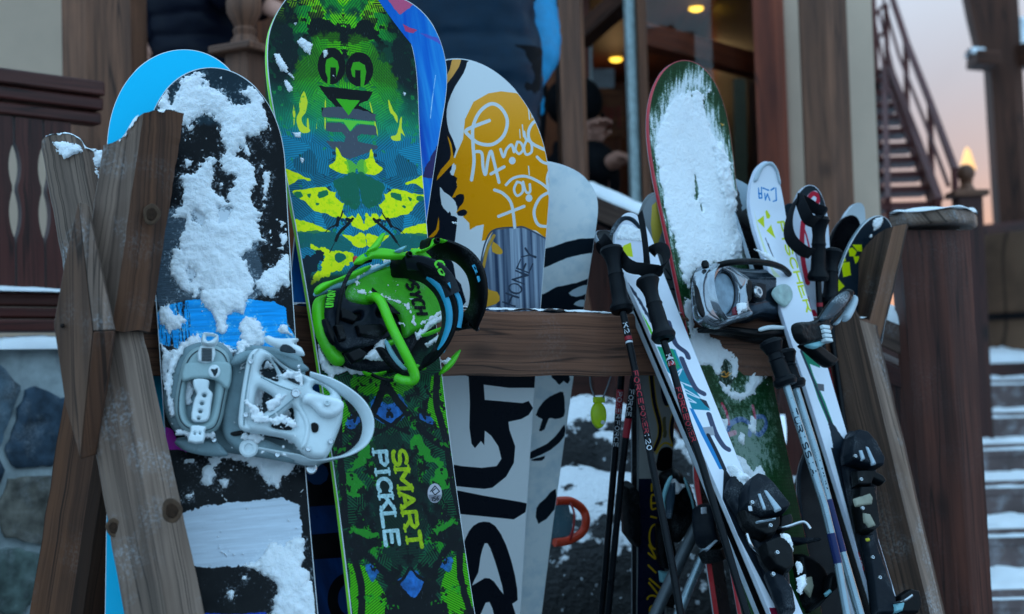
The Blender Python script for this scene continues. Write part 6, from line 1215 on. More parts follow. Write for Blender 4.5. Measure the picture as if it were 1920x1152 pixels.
m = MB(); m.lathe([(.007, -.006), (.008, .002), (.005, .008), (0, .009)], S.px(*z([(260, 205)])[0], .1), 14, S.v); m.make('peg', BLKP, cb)
S.plate('heel_loop', BLKP, cb, [z([(225, 665), (250, 630), (420, 640), (600, 660), (680, 640), (850, 600), (960, 610), (950, 640), (830, 680), (700, 690), (560, 690), (400, 668)])], n0=.065, t=.01, bev=.006); S.plate('frosted_edge', WHT, cb, [z([(625, 632), (700, 612), (820, 620), (930, 628), (820, 640), (700, 642), (630, 655)])], n0=.078, t=.003, bev=.004)
S.plate('strap_arm', BLKP, cb, [z([(850, 610), (960, 590), (1020, 560), (1060, 500), (1130, 415), (1195, 372), (1232, 385), (1238, 430), (1195, 500), (1130, 570), (1080, 610), (1100, 640), (1040, 720), (900, 740)])], n0=.20, t=.014, bev=.009, noise=.003)
S.plate('strap_arm_shell', plain('frosted black shell', (40, 56, 66), .4, fr=.9), cb, [z([(1030, 580), (1075, 500), (1135, 425), (1195, 385), (1222, 400), (1222, 440), (1180, 500), (1110, 565)])], n0=.215, t=.008, bev=.007); S.plate('frosted_shell', plain('icy plastic', (170, 186, 196), .5, fr=.8), cb, [z([(1130, 600), (1180, 545), (1235, 450), (1240, 410), (1268, 430), (1270, 480), (1230, 570), (1200, 590), (1180, 560), (1150, 610)])], n0=.20, t=.012, bev=.008)
m = MB(); c_ = S.px(*z([(1072, 672)])[0], .215)
for k in range(4): m.bar(c_ + S.v * (.013 - .0088 * k) - S.u * .011, c_ + S.v * (.013 - .0088 * k) + S.u * .011, .0075, .014, S.v)
m.make('ribbed_knob', WHT, cb, bevel=.0018); S.plate('lever', ICE, cb, [z([(930, 745), (1000, 720), (1090, 705), (1080, 730), (1010, 770), (960, 768)])], n0=.2, t=.008, bev=.005); S.plate('toe_strap', BLKP, cb, [z([(890, 745), (1000, 755), (1060, 795), (1122, 842), (1128, 872), (1092, 900), (1050, 885), (950, 800)])], n0=.18, t=.016, bev=.008)
S.snow(snowy_board, [z(p) for p in ([(330, 205), (420, 232), (500, 280), (490, 330), (440, 280), (380, 240)], [(215, 570), (270, 570), (280, 620), (230, 640)])], th=.008, res=.002, rough=.004, fs=110, soft=.008, seed=61, base_n=.1)
# ---------------------------------------------------------------- skis
SKIS = 'skis leaning on the rack'
def ski(label, top, bot, th, tip, hw, art=None, sidec=(190, 200, 208), nose=.09, curl=.03, p=2.2, noff=0.0, side=.011, col=(190, 200, 210), basem=None, skew=0, mm=.8, rim=None):
    b = Board(top, bot, th, tip, hw, cx=0, side=side, vm=-.15, nose=nose, p=p, curl=curl, thick=.013, skew=skew, vlow=-.1, noff=noff)
    a = Art(b, mm, col)
    if art: art(a, b)
    t = thing('ski', label, 'ski', SKIS)
    if any(q in MATS for q in ()): pass
    b.build(t, image_mat('ski print', a.a, .3), (plain('ski rim %d%d%d' % (rim or sidec), rim or sidec, .4), plain('ski side %d%d%d' % sidec, sidec, .45, fr=.1), STEEL), basem or BASEK)
    b.t = t; return b
za, zb_, zc_ = Z(1110, 350, 4.268), Z(1130, 600, 4.115), Z(1180, 860, 3.947)
GUARD = plain('dark tip guard', (30, 42, 52), .4, fr=.35)
def art1(a, b):
    a.poly(za([(130, 400), (240, 280), (400, 300), (430, 600), (250, 640)]), (206, 210, 222), 0); a.poly(za([(235, 500), (255, 470), (310, 450), (330, 565), (280, 555)]), (190, 198, 30), .001, 0); a.poly(za([(240, 625), (320, 640), (365, 700), (330, 690)]), (190, 200, 30), 0, 0)
    a.poly(za([(275, 830), (300, 850), (480, 1150), (440, 1152), (300, 920)]), (120, 200, 30), 0); a.stroke(za([(285, 775), (350, 870), (420, 980), (470, 1080)]), .006, (46, 54, 74), rough=.003)
    a.poly(zb_([(300, 0), (335, 0), (410, 150), (390, 165)]), (90, 190, 40), 0); a.poly(zb_([(420, 205), (560, 230), (620, 380), (690, 500), (740, 580), (830, 700), (690, 690), (620, 500), (500, 400)]), (20, 130, 150), 0); a.poly(zb_([(420, 205), (540, 225), (600, 370), (520, 400)]), (20, 140, 100), 0)
    for q in ([(600, 480), (700, 520), (640, 500)], [(610, 520), (760, 610), (640, 560)], [(640, 590), (720, 640), (650, 620)], [(560, 420), (610, 380), (580, 440)]): a.stroke(zb_(q), .003, (206, 212, 224), sm=2)
    a.poly(zb_([(670, 680), (700, 690), (900, 1080), (930, 1152), (900, 1152), (760, 880)]), (30, 120, 180), 0)
    for l in ([(510, 20), (560, 180), (640, 250), (660, 290)], [(610, 300), (660, 420), (720, 530), (780, 570)], [(820, 730), (870, 870), (930, 970), (970, 1000)]): a.stroke(zb_(l), .011, (62, 68, 92))
    a.poly(zb_([(770, 830), (850, 822), (866, 890), (800, 896)]), (150, 152, 160), 0); a.poly(zb_([(745, 605), (800, 625), (830, 690), (790, 660)]), (40, 44, 56), 0)
    a.stroke(zb_([(815, 890), (880, 1020), (940, 1152)]), .008, (30, 34, 44)); a.poly(zc_([(700, 60), (820, 250), (1000, 700), (1150, 1000), (1160, 1152), (1110, 1152), (800, 560), (690, 300)]), (24, 30, 38), 0); a.poly(zc_([(1035, 1105), (1110, 1105), (1140, 1200), (1060, 1200)]), (120, 24, 50), 0)
s1 = ski('white ski with teal and lime print standing front left among the skis', (1193, 480, 2.83), (1462, 1120, 2.46), 24, (1178, 400), .030, art1, (206, 212, 224), col=(222, 226, 236), curl=.035)
s1b = ski('ski backed against the teal-print ski with only its black base and pale edge showing', (1181, 480, 2.86), (1440, 1120, 2.50), 24, (1150, 432), .030, None, (170, 180, 190), col=(12, 13, 16), curl=-.04, skew=-.012)
s1.plate('tip_guard', GUARD, s1.t, [za([(142, 402), (160, 330), (215, 252), (275, 228), (345, 255), (400, 340), (415, 400), (385, 350), (330, 285), (275, 262), (225, 300), (180, 370)])], n0=.001, t=.004, bev=.003)
s1.snow(s1.t, [za([(150, 410), (200, 360), (240, 310), (300, 300), (370, 340), (405, 390), (390, 440), (300, 430), (220, 420), (180, 440)])], th=.006, res=.0015, rough=.003, fs=110, soft=.006)
def art2(a, b):
    a.poly(zb_([(-200, 300), (900, 300), (900, 1300), (-200, 1300)]), (140, 140, 138), 0); YL, NV = (186, 146, 20), (16, 20, 40)
    for l in ([(375, 430), (400, 640), (440, 800), (440, 900), (400, 1000)], [(470, 430), (480, 600), (500, 650)], [(560, 700), (535, 800), (535, 900), (570, 990)]): a.stroke(zb_(l), .012, YL); a.stroke(zb_(l), .008, NV)
    a.poly(zb_([(450, 400), (500, 560), (512, 640), (480, 660), (450, 560)]), NV, 0, 3); a.poly(zb_([(420, 1080), (440, 1010), (490, 980), (540, 1010), (570, 1150), (420, 1160)]), (8, 9, 12), 0, 3); a.stroke(zb_([(415, 1030), (450, 970), (490, 950), (540, 975)]), .004, YL)
    a.stroke(zb_([(475, 760), (480, 900)]), .008, (90, 84, 60), rough=.002)
    a.poly(zc_([(60, 150), (260, 150), (260, 1250), (60, 1250)]), NV, 0); a.poly(za([(480, 150), (540, 100), (580, 300), (520, 480), (490, 500), (470, 300)]), (170, 150, 60), 0)
    for l in ([(165, 190), (165, 240)], [(195, 275), (165, 275), (165, 370), (195, 370)], [(168, 330), (195, 330)], [(160, 430), (200, 440)], _arc(190, 580, 42, 90, 0, 350, 14), [(145, 640), (195, 740), (140, 700)], [(140, 790), (195, 845)], [(150, 890), (230, 960)], [(145, 920), (210, 1000)], _arc(170, 1040, 36, 26, 180, 420, 10), _arc(175, 1120, 25, 30, 60, 300, 10)): a.stroke(zc_(l), .0042, YL)
    for l in ([(590, 660), (640, 740), (590, 740)], _arc(640, 880, 45, 60, 100, 330, 10)): a.stroke(za(l), .003, (50, 52, 58))
s2 = ski('upright ski with yellow lettering on navy standing behind the rail', (1240, 450, 2.90), (1222, 1152, 3.08), 22, (1212, 364), .0345, art2, (90, 94, 96), col=(118, 124, 128), curl=-.02, p=2.0, nose=.1)
s2b = ski('upright black-based ski behind the rail beside the yellow-lettered ski', (1207, 500, 2.95), (1204, 1152, 3.1), 66, (1208, 420), .0325, None, (14, 15, 18), col=(8, 9, 11))
zd, ze, zf = Z(1360, 280, 4.8), Z(1380, 560, 3.838), Z(1440, 840, 3.693)
def art3(a, b):
    YW = (196, 206, 40)
    a.poly(zd([(262, 560), (340, 830), (430, 1080), (500, 1152), (440, 1152), (370, 980), (290, 720)]), (216, 222, 150), 0, 0, .6)
    for q in ([(285, 645), (345, 600), (352, 708)], [(360, 560), (375, 548), (405, 600), (395, 625), (370, 625)], [(370, 735), (412, 680), (452, 806)]): a.poly(zd(q), YW, 0)
    q1, q2 = b.q(*zd([(470, 660)])[0]), b.q(*ze([(540, 190)])[0]); L = np.hypot(q1[0] - q2[0], q1[1] - q2[1])
    a.text('FISCHER', q1, (q2[0] - q1[0], q2[1] - q1[1]), (1, .1), .016, L / 9.3, .0042, YW)
    for l in ([(300, 350), (305, 440), (330, 440), (325, 345)], [(340, 350), (390, 370)], [(355, 400), (360, 460), (380, 400), (400, 460)], [(410, 370), (440, 350)], [(455, 350), (460, 460), (430, 470)], [(300, 400), (325, 400)]): a.stroke(zd(l), .0028, (30, 120, 190), sm=0, rough=.0006)
    a.stroke(zd([(360, 800), (400, 900), (450, 1010)]), .0015, (50, 50, 60)); a.stroke(zd([(385, 850), (405, 905), (440, 985)]), .0015, (50, 50, 60), rough=.001)
    a.poly(ze([(480, 380), (600, 450), (605, 500), (530, 470), (560, 560), (640, 740), (720, 960), (690, 960), (590, 720)]), (20, 120, 90), 0); a.stroke(ze([(470, 380), (560, 600), (660, 850), (740, 1080)]), .006, (40, 56, 68)); a.poly(ze([(582, 612), (632, 618), (635, 668), (592, 660)]), (90, 92, 98), 0)
    a.poly(ze([(640, 780), (690, 890), (780, 1010), (860, 1152), (720, 1152)]), (30, 40, 50), .003, 0)
    a.poly(zf([(436, 0), (700, 0), (900, 1200), (765, 1200), (660, 860), (560, 470)]), (22, 30, 38), 0)
    a.poly(zf([(588, 720), (658, 722), (690, 835), (630, 872)]), (186, 20, 32), 0)
    q1, q2 = b.q(*zf([(628, 830)])[0]), b.q(*zf([(622, 752)])[0]); a.text('SN', q1, (q2[0] - q1[0], q2[1] - q1[1]), (1, 0), .009, .0085, .002, (220, 220, 225))
s3 = ski('white ski with three yellow triangles and yellow lettering down its face', (1456, 460, 2.97), (1631, 1035, 2.77), 26, (1440, 304), .0285, art3, (206, 212, 228), col=(224, 228, 238), curl=.045, nose=.1)
s3b = ski('grey-tipped ski standing back to back with the yellow triangle ski', (1430, 460, 3.02), (1600, 1035, 2.82), 26, (1388, 326), .0285, lambda a, b: a.poly(zd([(20, 180), (270, 180), (270, 460), (150, 560)]), (120, 138, 150), .004, 0), (176, 188, 198), col=(8, 9, 12), curl=-.06, skew=-.02, nose=.1)
s3.plate('tip_guard', plain('pale tip guard', (176, 190, 200), .35, fr=.3), s3.t, [zd([(255, 290), (275, 220), (330, 140), (385, 110), (430, 118), (475, 190), (500, 310), (478, 300), (455, 200), (420, 150), (380, 145), (335, 190), (290, 285)])], n0=.001, t=.004, bev=.003)
s8 = ski('dark ski tip peeping out behind the yellow triangle ski', (1480, 440, 3.12), (1600, 900, 2.97), 26, (1462, 382), .030, None, (60, 76, 86), col=(40, 58, 68))
def art4(a, b):
    R_ = (176, 22, 48)
    a.stroke(zd([(700, 660), (690, 800), (700, 1000), (740, 1200)]), .012, R_); a.stroke(zd([(760, 900), (730, 780), (700, 700)]), .004, R_); a.stroke(zd([(730, 500), (760, 430), (800, 400), (840, 440), (810, 520)]), .010, R_); a.stroke(zd([(690, 420), (760, 350), (830, 340), (880, 420), (880, 560)]), .018, (24, 34, 42))
    for l in ([(610, 60), (640, 150)], [(560, 100), (600, 200)], [(640, 480), (680, 640)]): a.stroke(ze(l), .012, R_)
    a.stroke(ze([(500, 0), (530, 120), (560, 200)]), .016, R_); a.poly(ze([(560, 280), (760, 280), (900, 1152), (700, 1152)]), (150, 18, 34), 0)
s4 = ski('white ski with red swirls and a black tip ring behind the upright pole grip', (1520, 430, 3.08), (1600, 1080, 2.92), 22, (1531, 349), .0285, art4, (186, 190, 200), col=(200, 206, 218), curl=.02)
s9 = ski('ski with bright red sidewall low between the pole shafts', (1322, 900, 2.98), (1356, 1130, 2.92), 62, (1306, 790), .032, None, (188, 16, 28), col=(30, 34, 40), rim=(188, 16, 28))
def art5(a, b):
    zg = Z(1520, 360, 3.84); YW = (196, 206, 10)
    for q in ([(182, 420), (212, 380), (224, 470), (205, 462)], [(182, 490), (215, 462), (248, 470), (255, 500), (220, 505)], [(218, 510), (280, 505), (290, 600), (235, 615)], [(272, 410), (298, 400), (332, 430), (318, 465), (280, 465)], [(298, 380), (368, 380), (372, 432), (335, 425)], [(308, 465), (356, 462), (340, 500), (322, 520)], [(152, 545), (168, 530), (175, 605), (155, 608)], [(148, 670), (200, 628), (245, 680), (190, 728)]): a.poly(zg(q), YW, 0)
s5 = Board((1650, 450, 3.18), (1600, 760, 3.10), 32, (1638, 398), .080, cx=-.028, side=.012, vm=0, nose=.2, p=2.1, curl=.03, vlow=-.05)
a_ = Art(s5, .8, (22, 34, 44)); art5(a_, s5); a_.poly(Z(1520, 360, 3.84)([(150, 380), (420, 380), (420, 650), (150, 640)]), (8, 14, 24), 0, 0, 0)
yq = thing('snowboard', 'dark snowboard with bright yellow squares leaning behind the far leg of the rack', 'snowboard', GB)
s5.build(yq, image_mat('yellow squares print', a_.a, .3), sides('grey teal sidewall', (90, 116, 126)), BASEK)
s5.snow(yq, [Z(1520, 360, 3.84)(p) for p in ([(440, 230), (470, 190), (515, 180), (520, 220), (490, 270), (455, 280)], [(418, 320), (440, 305), (436, 335)])], th=.006, res=.002, rough=.004, fs=110, soft=.006)
s6 = ski('black ski tip arching just left of the yellow squares board', (1582, 470, 3.22), (1566, 800, 3.14), 24, (1592, 403), .034, None, (12, 14, 18), col=(9, 10, 14), p=2, nose=.08)
s7 = ski('pointed white ski tip poking up behind the black ski tip', (1597, 430, 3.28), (1590, 800, 3.2), 22, (1594, 378), .026, None, (200, 208, 216), col=(206, 214, 220), p=1.5, nose=.06)
# ---- ski bindings
def parts(b, root, lst, zz):
    for nm, mt, q, n, t in lst: b.plate(nm, mt, root, [zz(q)], n0=n, t=t, bev=min(.0045, t), sm=0, noise=.0008)
PALE = plain('pale worn plate', (140, 140, 124), .6, var=.3, fr=.4); SILV = plain('silver inlay', (160, 176, 188), .3, .3)
b1 = s1.plate('binding', SLATE, s1.t, [zc_([(700, 260), (760, 120), (860, 190), (1000, 330), (1090, 500), (1160, 760), (1180, 1000), (1190, 1160), (1120, 1160), (1040, 960), (900, 640), (780, 420)])], n0=.006, t=.014, bev=.008, sm=2)
parts(s1, b1, (('toe_piece', SLATE, [(825, 255), (850, 190), (898, 156), (960, 176), (1020, 232), (1150, 398), (1120, 432), (1040, 450), (940, 462), (865, 425), (820, 375)], .03, .03), ('toe_wing', BLKP, [(800, 400), (860, 430), (940, 472), (1085, 452), (1092, 520), (1052, 592), (985, 610), (905, 570), (835, 500)], .026, .02), ('inlay', SILV, [(943, 266), (966, 262), (1012, 386), (985, 388)], .058, .006), ('inlay', SILV, [(985, 236), (1012, 242), (1126, 382), (1078, 402)], .058, .006), ('trim', SILV, [(930, 468), (1090, 440), (1080, 455), (940, 484)], .056, .006),
    ('heel_piece', BLKP, [(945, 660), (1060, 615), (1130, 640), (1172, 720), (1182, 840), (1120, 884), (1045, 845), (980, 760)], .03, .025), ('heel_track', SLATE, [(1000, 850), (1110, 895), (1180, 1000), (1205, 1160), (1120, 1160), (1060, 1000)], .022, .02), ('brake_arm', BLKP, [(1090, 440), (1180, 420), (1200, 470), (1190, 520), (1110, 560), (1090, 520)], .03, .012)), zc_)
s1.snow(s1.t, [zc_(p) for p in ([(690, 80), (760, 90), (870, 185), (825, 270), (800, 240), (740, 180)], )], th=.014, res=.002, rough=.004, fs=90, soft=.012, base_n=.015)
s1.snow(s1.t, [zc_(p) for p in ([(1030, 670), (1100, 640), (1150, 660), (1150, 740), (1100, 790), (1080, 760), (1050, 740)], [(1125, 870), (1180, 860), (1200, 930), (1150, 950)], [(1130, 980), (1200, 960), (1200, 1050), (1170, 1100), (1140, 1030)])], th=.012, res=.002, rough=.005, fs=90, soft=.01, base_n=.048, seed=4)
b3 = s3.plate('binding', SLATE, s3.t, [zf([(500, 60), (540, -90), (600, -110), (690, -30), (740, 150), (740, 560), (780, 740), (850, 1000), (870, 1160), (760, 1160), (690, 900), (600, 600), (540, 300)])], n0=.006, t=.012, bev=.008, sm=2)
parts(s3, b3, (('toe_piece', SLATE, [(522, 60), (535, -60), (578, -108), (640, -92), (700, -20), (762, 100), (752, 152), (680, 155), (590, 125), (530, 112)], .03, .028), ('inlay', SILV, [(620, 20), (645, 15), (668, 82), (642, 96)], .056, .006), ('inlay', SILV, [(665, -12), (690, 0), (746, 116), (716, 126)], .056, .006), ('toe_wing', BLKP, [(580, 165), (690, 160), (765, 195), (802, 240), (772, 266), (705, 232), (692, 274), (590, 272)], .035, .015),
    ('heel_piece', BLKP, [(590, 282), (700, 282), (725, 420), (742, 556), (692, 602), (622, 590), (582, 400)], .028, .022), ('pale_plate', PALE, [(585, 356), (700, 316), (722, 350), (716, 396), (602, 410)], .048, .005), ('pale_plate', PALE, [(650, 452), (700, 460), (742, 542), (690, 560), (662, 520)], .048, .006), ('heel_track', SLATE, [(642, 612), (702, 600), (742, 722), (802, 882), (862, 1062), (845, 1160), (722, 1160), (692, 900)], .02, .016),
    ('warning_label', plain('yellow label', (186, 176, 30), .5), [(672, 628), (700, 622), (706, 645), (680, 650)], .036, .002), ('brake_pad', BLKP, [(870, 1035), (950, 985), (1012, 1000), (1032, 1100), (1005, 1160), (880, 1160)], .02, .02), ('brake_clip', ICE, [(850, 1090), (900, 1060), (930, 1080), (915, 1140), (860, 1150)], .03, .012)), zf)
s3.snow(s3.t, [zf(p) for p in ([(720, 190), (760, 180), (790, 230), (740, 240)], [(590, 155), (655, 150), (650, 165), (600, 172)])], th=.008, res=.002, rough=.004, fs=90, soft=.008, base_n=.05, seed=4)
b2 = s2.plate('binding', BLKP, s2.t, [zc_([(225, 130), (280, 90), (340, 75), (400, 140), (440, 200), (480, 330), (502, 430), (440, 490), (390, 560), (330, 620), (285, 560), (250, 450), (235, 300)])], n0=.03, t=.03, bev=.02, sm=3, noise=.006)
parts(s2, b2, (('toe_piece', plain('icy dark shell', (54, 74, 90), .4, fr=.8), [(290, 180), (330, 160), (330, 260), (300, 440), (270, 440), (275, 300)], .06, .012), ('heel_piece', BLKP, [(200, 480), (290, 500), (330, 700), (300, 820), (230, 800), (205, 700)], .03, .02), ('pale_plate', ICE, [(215, 830), (300, 840), (290, 910), (225, 915)], .03, .01), ('buckle', BLKP, [(230, 990), (300, 970), (330, 1040), (300, 1100), (240, 1080)], .03, .02), ('strut', BLKP, [(-60, 190), (0, 170), (40, 220), (50, 600), (20, 640), (-40, 560)], .01, .03)), zc_)
s2.snow(s2.t, [zc_(p) for p in ([(210, 90), (300, 130), (340, 100), (385, 125), (300, 140), (260, 200), (225, 200)], [(400, 360), (480, 340), (480, 420), (410, 440)], [(310, 570), (390, 570), (350, 660), (310, 690)], [(250, 980), (320, 960), (330, 1020), (240, 1030)], [(260, 1060), (340, 1070), (320, 1140), (270, 1130)])], th=.012, res=.0025, rough=.007, fs=80, soft=.01, base_n=.06, seed=14)
b9 = s9.plate('binding', SLATE, s9.t, [zc_([(515, 350), (575, 338), (600, 400), (612, 520), (645, 600), (600, 650), (560, 665), (530, 580), (515, 480)])], n0=.03, t=.03, bev=.01, sm=2, ref_n=.03)
parts(s9, b9, (('toe_wing', BLKP, [(555, 690), (600, 660), (640, 620), (680, 680), (660, 750), (600, 780)], .03, .03), ('trim', SILV, [(552, 672), (638, 600), (645, 615), (570, 690)], .06, .006)), zc_)
# ---------------------------------------------------------------- poles
POLES = 'ski poles leaning on the rack'
GRIP = plain('black grip rubber', (7, 12, 18), .45, var=.15, scale=60, bmp=.2); CARB = plain('black shaft', (11, 15, 20), .3, var=.2); ALU = plain('silver shaft', (138, 158, 168), .28, .6, var=.12, fr=.1); WPR = plain('white print', (190, 196, 204), .5); RPR = plain('red print', (150, 22, 40), .5); NVY = plain('navy print', (16, 34, 84), .35)
def pole(label, path, r, mat, grip=None, marks=(), strap_=None, ext=True, glab=None):
    """path: shaft pixels with depth, top to foot; grip: (top, bottom) pixels with depth"""
    t = thing('ski_pole', label, 'ski pole', POLES); pts = [P(*q) for q in path]
    d = pts[-1] - pts[-2]
    if ext and d[2] < 0 and pts[-1][2] > .04: pts.append(pts[-1] + d * ((pts[-1][2] - .03) / -d[2]))
    m = MB(); m.tube(pts, [r] * (len(pts) - 1) + [r * .7], 12); m.make('shaft', mat, t)
    if pts[-1][2] < .1:
        e = nrm(pts[-2] - pts[-1]); m = MB(); m.lathe([(.008, .0), (.03, .004), (.045, .012), (.044, .016), (.012, .02), (.008, .03)], pts[-1] + e * .06, 20, e); m.make('basket', BLKP, t)
    L = [0]
    for a, b in zip(pts[:-1], pts[1:]): L.append(L[-1] + np.linalg.norm(b - a))
    def along(s):
        for i in range(len(pts) - 1):
            if s <= L[i + 1] or i == len(pts) - 2: k = (s - L[i]) / (L[i + 1] - L[i]); return pts[i] + (pts[i + 1] - pts[i]) * k, nrm(pts[i + 1] - pts[i])
    for s0, s1_, mt in marks:
        a, e = along(s0); b, _ = along(s1_); m = MB(); m.tube([a, b], r + .0004, 14, caps=False); m.make('shaft_band', mt, t)
    if grip:
        a, b = P(*grip[0]), P(*grip[1]); e = nrm(b - a); h = np.linalg.norm(b - a)
        pr = [(.0, -.004), (.012, -.004), (.021, .0), (.023, .006), (.019, .014), (.0155, .024), (.0135, h * .3), (.0145, h * .42), (.016, h * .45), (.0145, h * .48), (.0155, h * .6), (.0155, h * .75), (.0165, h * .88), (.022, h - .006), (.0235, h), (.020, h + .008), (.009, h + .009)]
        m = MB(); m.lathe(pr, a, 22, e); m.make('grip', GRIP, t)
    for q, w in (strap_ or ()):
        m = MB(); m.ribbon(smooth([P(*k) for k in q], 6), nrm((.55, -.4, .75)), w, .0022); m.make('strap', plain('black webbing', (12, 15, 20), .8, bmp=.3), t, smooth=60)
    return t, along, r
def pole_print(pa, s0, text, size, mat, step=None):
    t, al, r = pa
    s = s0; m = MB()
    for ch in text:
        o, e = al(s); vdir = nrm(CAM - o); sx = nrm(np.cross(e, vdir)); nn = nrm(vdir - vdir.dot(e) * e)
        for ln_ in GLYPH.get(ch, []):
            pp = [o + e * (a * size * .8) + sx * ((.5 - b) * min(size, r * 1.2)) for a, b in ln_]
            pp = [p + nn * (math.sqrt(max(r * r - np.dot(p - o, sx) ** 2, 0)) + .0006) for p in pp]
            m.ribbon(pp, nn if False else np.cross(nn, nrm(np.asarray(pp[-1]) - pp[0] + 1e-6)), size * .16, .0005)
        s += size * 1.05
    m.make('lettering', mat, t, smooth=0)
pa = pole('black ski pole with red print whose grip is leftmost in the ski cluster', [(1168, 586, 2.70), (1192, 702, 2.65), (1209, 794, 2.60), (1223, 870, 2.56), (1261, 1063, 2.48), (1276, 1151, 2.45)], .0068, CARB, ((1146, 466, 2.75), (1166, 578, 2.71)), ((.052, .06, RPR), (.062, .066, WPR)),
    [([(1146, 470, 2.77), (1134, 452, 2.76), (1127, 448, 2.78), (1130, 468, 2.80), (1150, 475, 2.79)], .022), ([(1160, 472, 2.76), (1175, 492, 2.74), (1195, 503, 2.74), (1215, 515, 2.76), (1222, 520, 2.77)], .02)])
pole_print(pa, .025, 'K2', .012, WPR); pole_print(pa, .125, 'FORCE', .014, RPR); pole_print(pa, .255, '120', .012, WPR); pole_print(pa, .20, 'POWER', .011, RPR)
pa = pole('black ski pole crossing the teal-print ski with its flared grip lower than its neighbour', [(1245, 642, 2.63), (1258, 680, 2.61), (1290, 794, 2.55), (1316, 870, 2.51), (1366, 1037, 2.44), (1400, 1151, 2.39)], .0068, CARB, ((1213, 524, 2.69), (1244, 630, 2.64)), ((.045, .053, RPR), (.036, .04, WPR)),
    [([(1214, 524, 2.73), (1212, 480, 2.74), (1206, 430, 2.78), (1200, 400, 2.82)], .016), ([(1214, 515, 2.735), (1235, 508, 2.70), (1250, 490, 2.71), (1246, 470, 2.75), (1232, 465, 2.79), (1220, 475, 2.80)], .024), ([(1163, 480, 2.78), (1180, 500, 2.72), (1210, 505, 2.70), (1235, 508, 2.7)], .024)])
pole_print(pa, .03, 'K2', .012, WPR); pole_print(pa, .10, 'FORCE', .013, RPR); pole_print(pa, .16, 'POWER', .010, RPR)
pa = pole('dark pole shaft behind the rail, nearest the yellow-green reel', [(1168, 640, 2.93), (1165, 707, 2.94), (1151, 880, 2.97), (1128, 1152, 3.02)], .0072, CARB, None, ((.10, .15, RPR),)); pole_print(pa, .165, 'FORCE', .011, WPR); pole_print(pa, .105, 'POWER', .011, WPR)
pa = pole('dark pole shaft standing behind the rail, just right of the similar leaning shaft', [(1196, 640, 2.90), (1188, 707, 2.91), (1166, 880, 2.94), (1140, 1152, 2.99)], .0072, CARB, None, ((.16, .2, RPR),)); pole_print(pa, .10, 'FORCE', .011, WPR)
pa = pole('silver ski pole with black grip below the chrome binding', [(1474, 722, 2.70), (1515, 850, 2.66), (1546, 950, 2.63), (1570, 1050, 2.61), (1588, 1152, 2.58)], .0076, ALU, ((1444, 640, 2.72), (1472, 716, 2.705)), ((.29, .345, NVY),)); pole_print(pa, .05, 'TURISSIA', .016, plain('dark print', (30, 40, 50), .5))
pa = pole('silver ski pole with navy band running beside the other silver pole', [(1492, 730, 2.76), (1530, 850, 2.71), (1566, 990, 2.67), (1592, 1080, 2.645), (1613, 1152, 2.62)], .0080, ALU, ((1470, 660, 2.78), (1489, 720, 2.765)), ((.225, .325, NVY),)); pole_print(pa, .15, 'LXNX', .014, plain('dark print', (30, 40, 50), .5))
pa = pole('ski pole with upright black grip in front of the red swirl ski', [(1534, 524, 3.0), (1538, 600, 3.0), (1546, 680, 2.99), (1578, 830, 2.96), (1622, 1000, 2.93)], .0066, CARB, ((1536, 408, 3.0), (1534, 520, 3.0)), ((.05, .058, RPR),),
    [([(1530, 418, 2.95), (1515, 410, 2.92), (1503, 385, 2.93), (1496, 372, 2.96), (1484, 395, 2.95), (1478, 425, 2.93), (1484, 450, 2.92), (1505, 470, 2.92), (1522, 476, 2.94)], .026), ([(1496, 372, 2.97), (1512, 380, 2.99), (1530, 392, 3.0), (1545, 398, 2.99), (1542, 408, 2.97)], .024)])
pa = pole('ski pole with dark grip tucked between the upright grip and the yellow squares board', [(1556, 568, 3.02), (1562, 650, 3.01), (1590, 850, 2.97)], .0066, CARB, ((1560, 470, 3.04), (1557, 562, 3.02)))
pa = pole('bare silver pole shaft low behind the black shafts slanting left', [(1324, 1030, 2.9), (1300, 1085, 2.88), (1272, 1152, 2.86)], .010, ALU, None); pa = pole('wide dull grey pole shaft slanting left beneath the snowy black ski binding', [(1312, 975, 2.98), (1290, 1020, 2.96), (1262, 1080, 2.94)], .013, plain('dull grey shaft', (84, 92, 98), .4, .4), None)
def wire(b, root, name, path, r, zz, mat): return cable(b, name, mat, root, path, r, zz)
wire(s1, b1, 'brake_wire', [(1080, 520, .03), (1180, 500, .05), (1290, 470, .06), (1340, 520, .06)], .0028, zc_, CHR); wire(s1, b1, 'brake_wire', [(960, 700, .03), (900, 640, .05), (870, 560, .05)], .0028, zc_, CHR)
for x, y in ((905, 330), (1040, 500), (1090, 700), (1060, 860)): bolt(s1, 'screw', CHR, b1, x, y, .062, .004, zc_)
for x, y in ((600, 60), (640, 220), (650, 420), (720, 760), (770, 900)): bolt(s3, 'screw', CHR, b3, x, y, .06, .004, zf)
wire(s3, b3, 'brake_wire', [(860, 1080, .03), (940, 1060, .06), (1000, 1020, .07)], .0028, zf, CHR)
s2.plate('shell_edge', ICE, b2, [zc_([(240, 300), (262, 200), (300, 130), (318, 140), (285, 220), (262, 320), (272, 450), (255, 450)])], n0=.07, t=.006, bev=.004, sm=2); s2.plate('shell_edge', ICE, b2, [zc_([(400, 150), (425, 160), (470, 300), (492, 420), (478, 425), (455, 310)])], n0=.068, t=.005, bev=.004, sm=2)
s1.plate('din_window', WPR, b1, [zc_([(878, 352), (905, 348), (912, 388), (885, 390)])], n0=.0605, t=.001, bev=.001, sm=0)
s9.plate('din_window', WPR, b9, [zc_([(528, 362), (570, 358), (572, 408), (530, 412)])], n0=.0605, t=.001, bev=.001, sm=0, ref_n=.06)
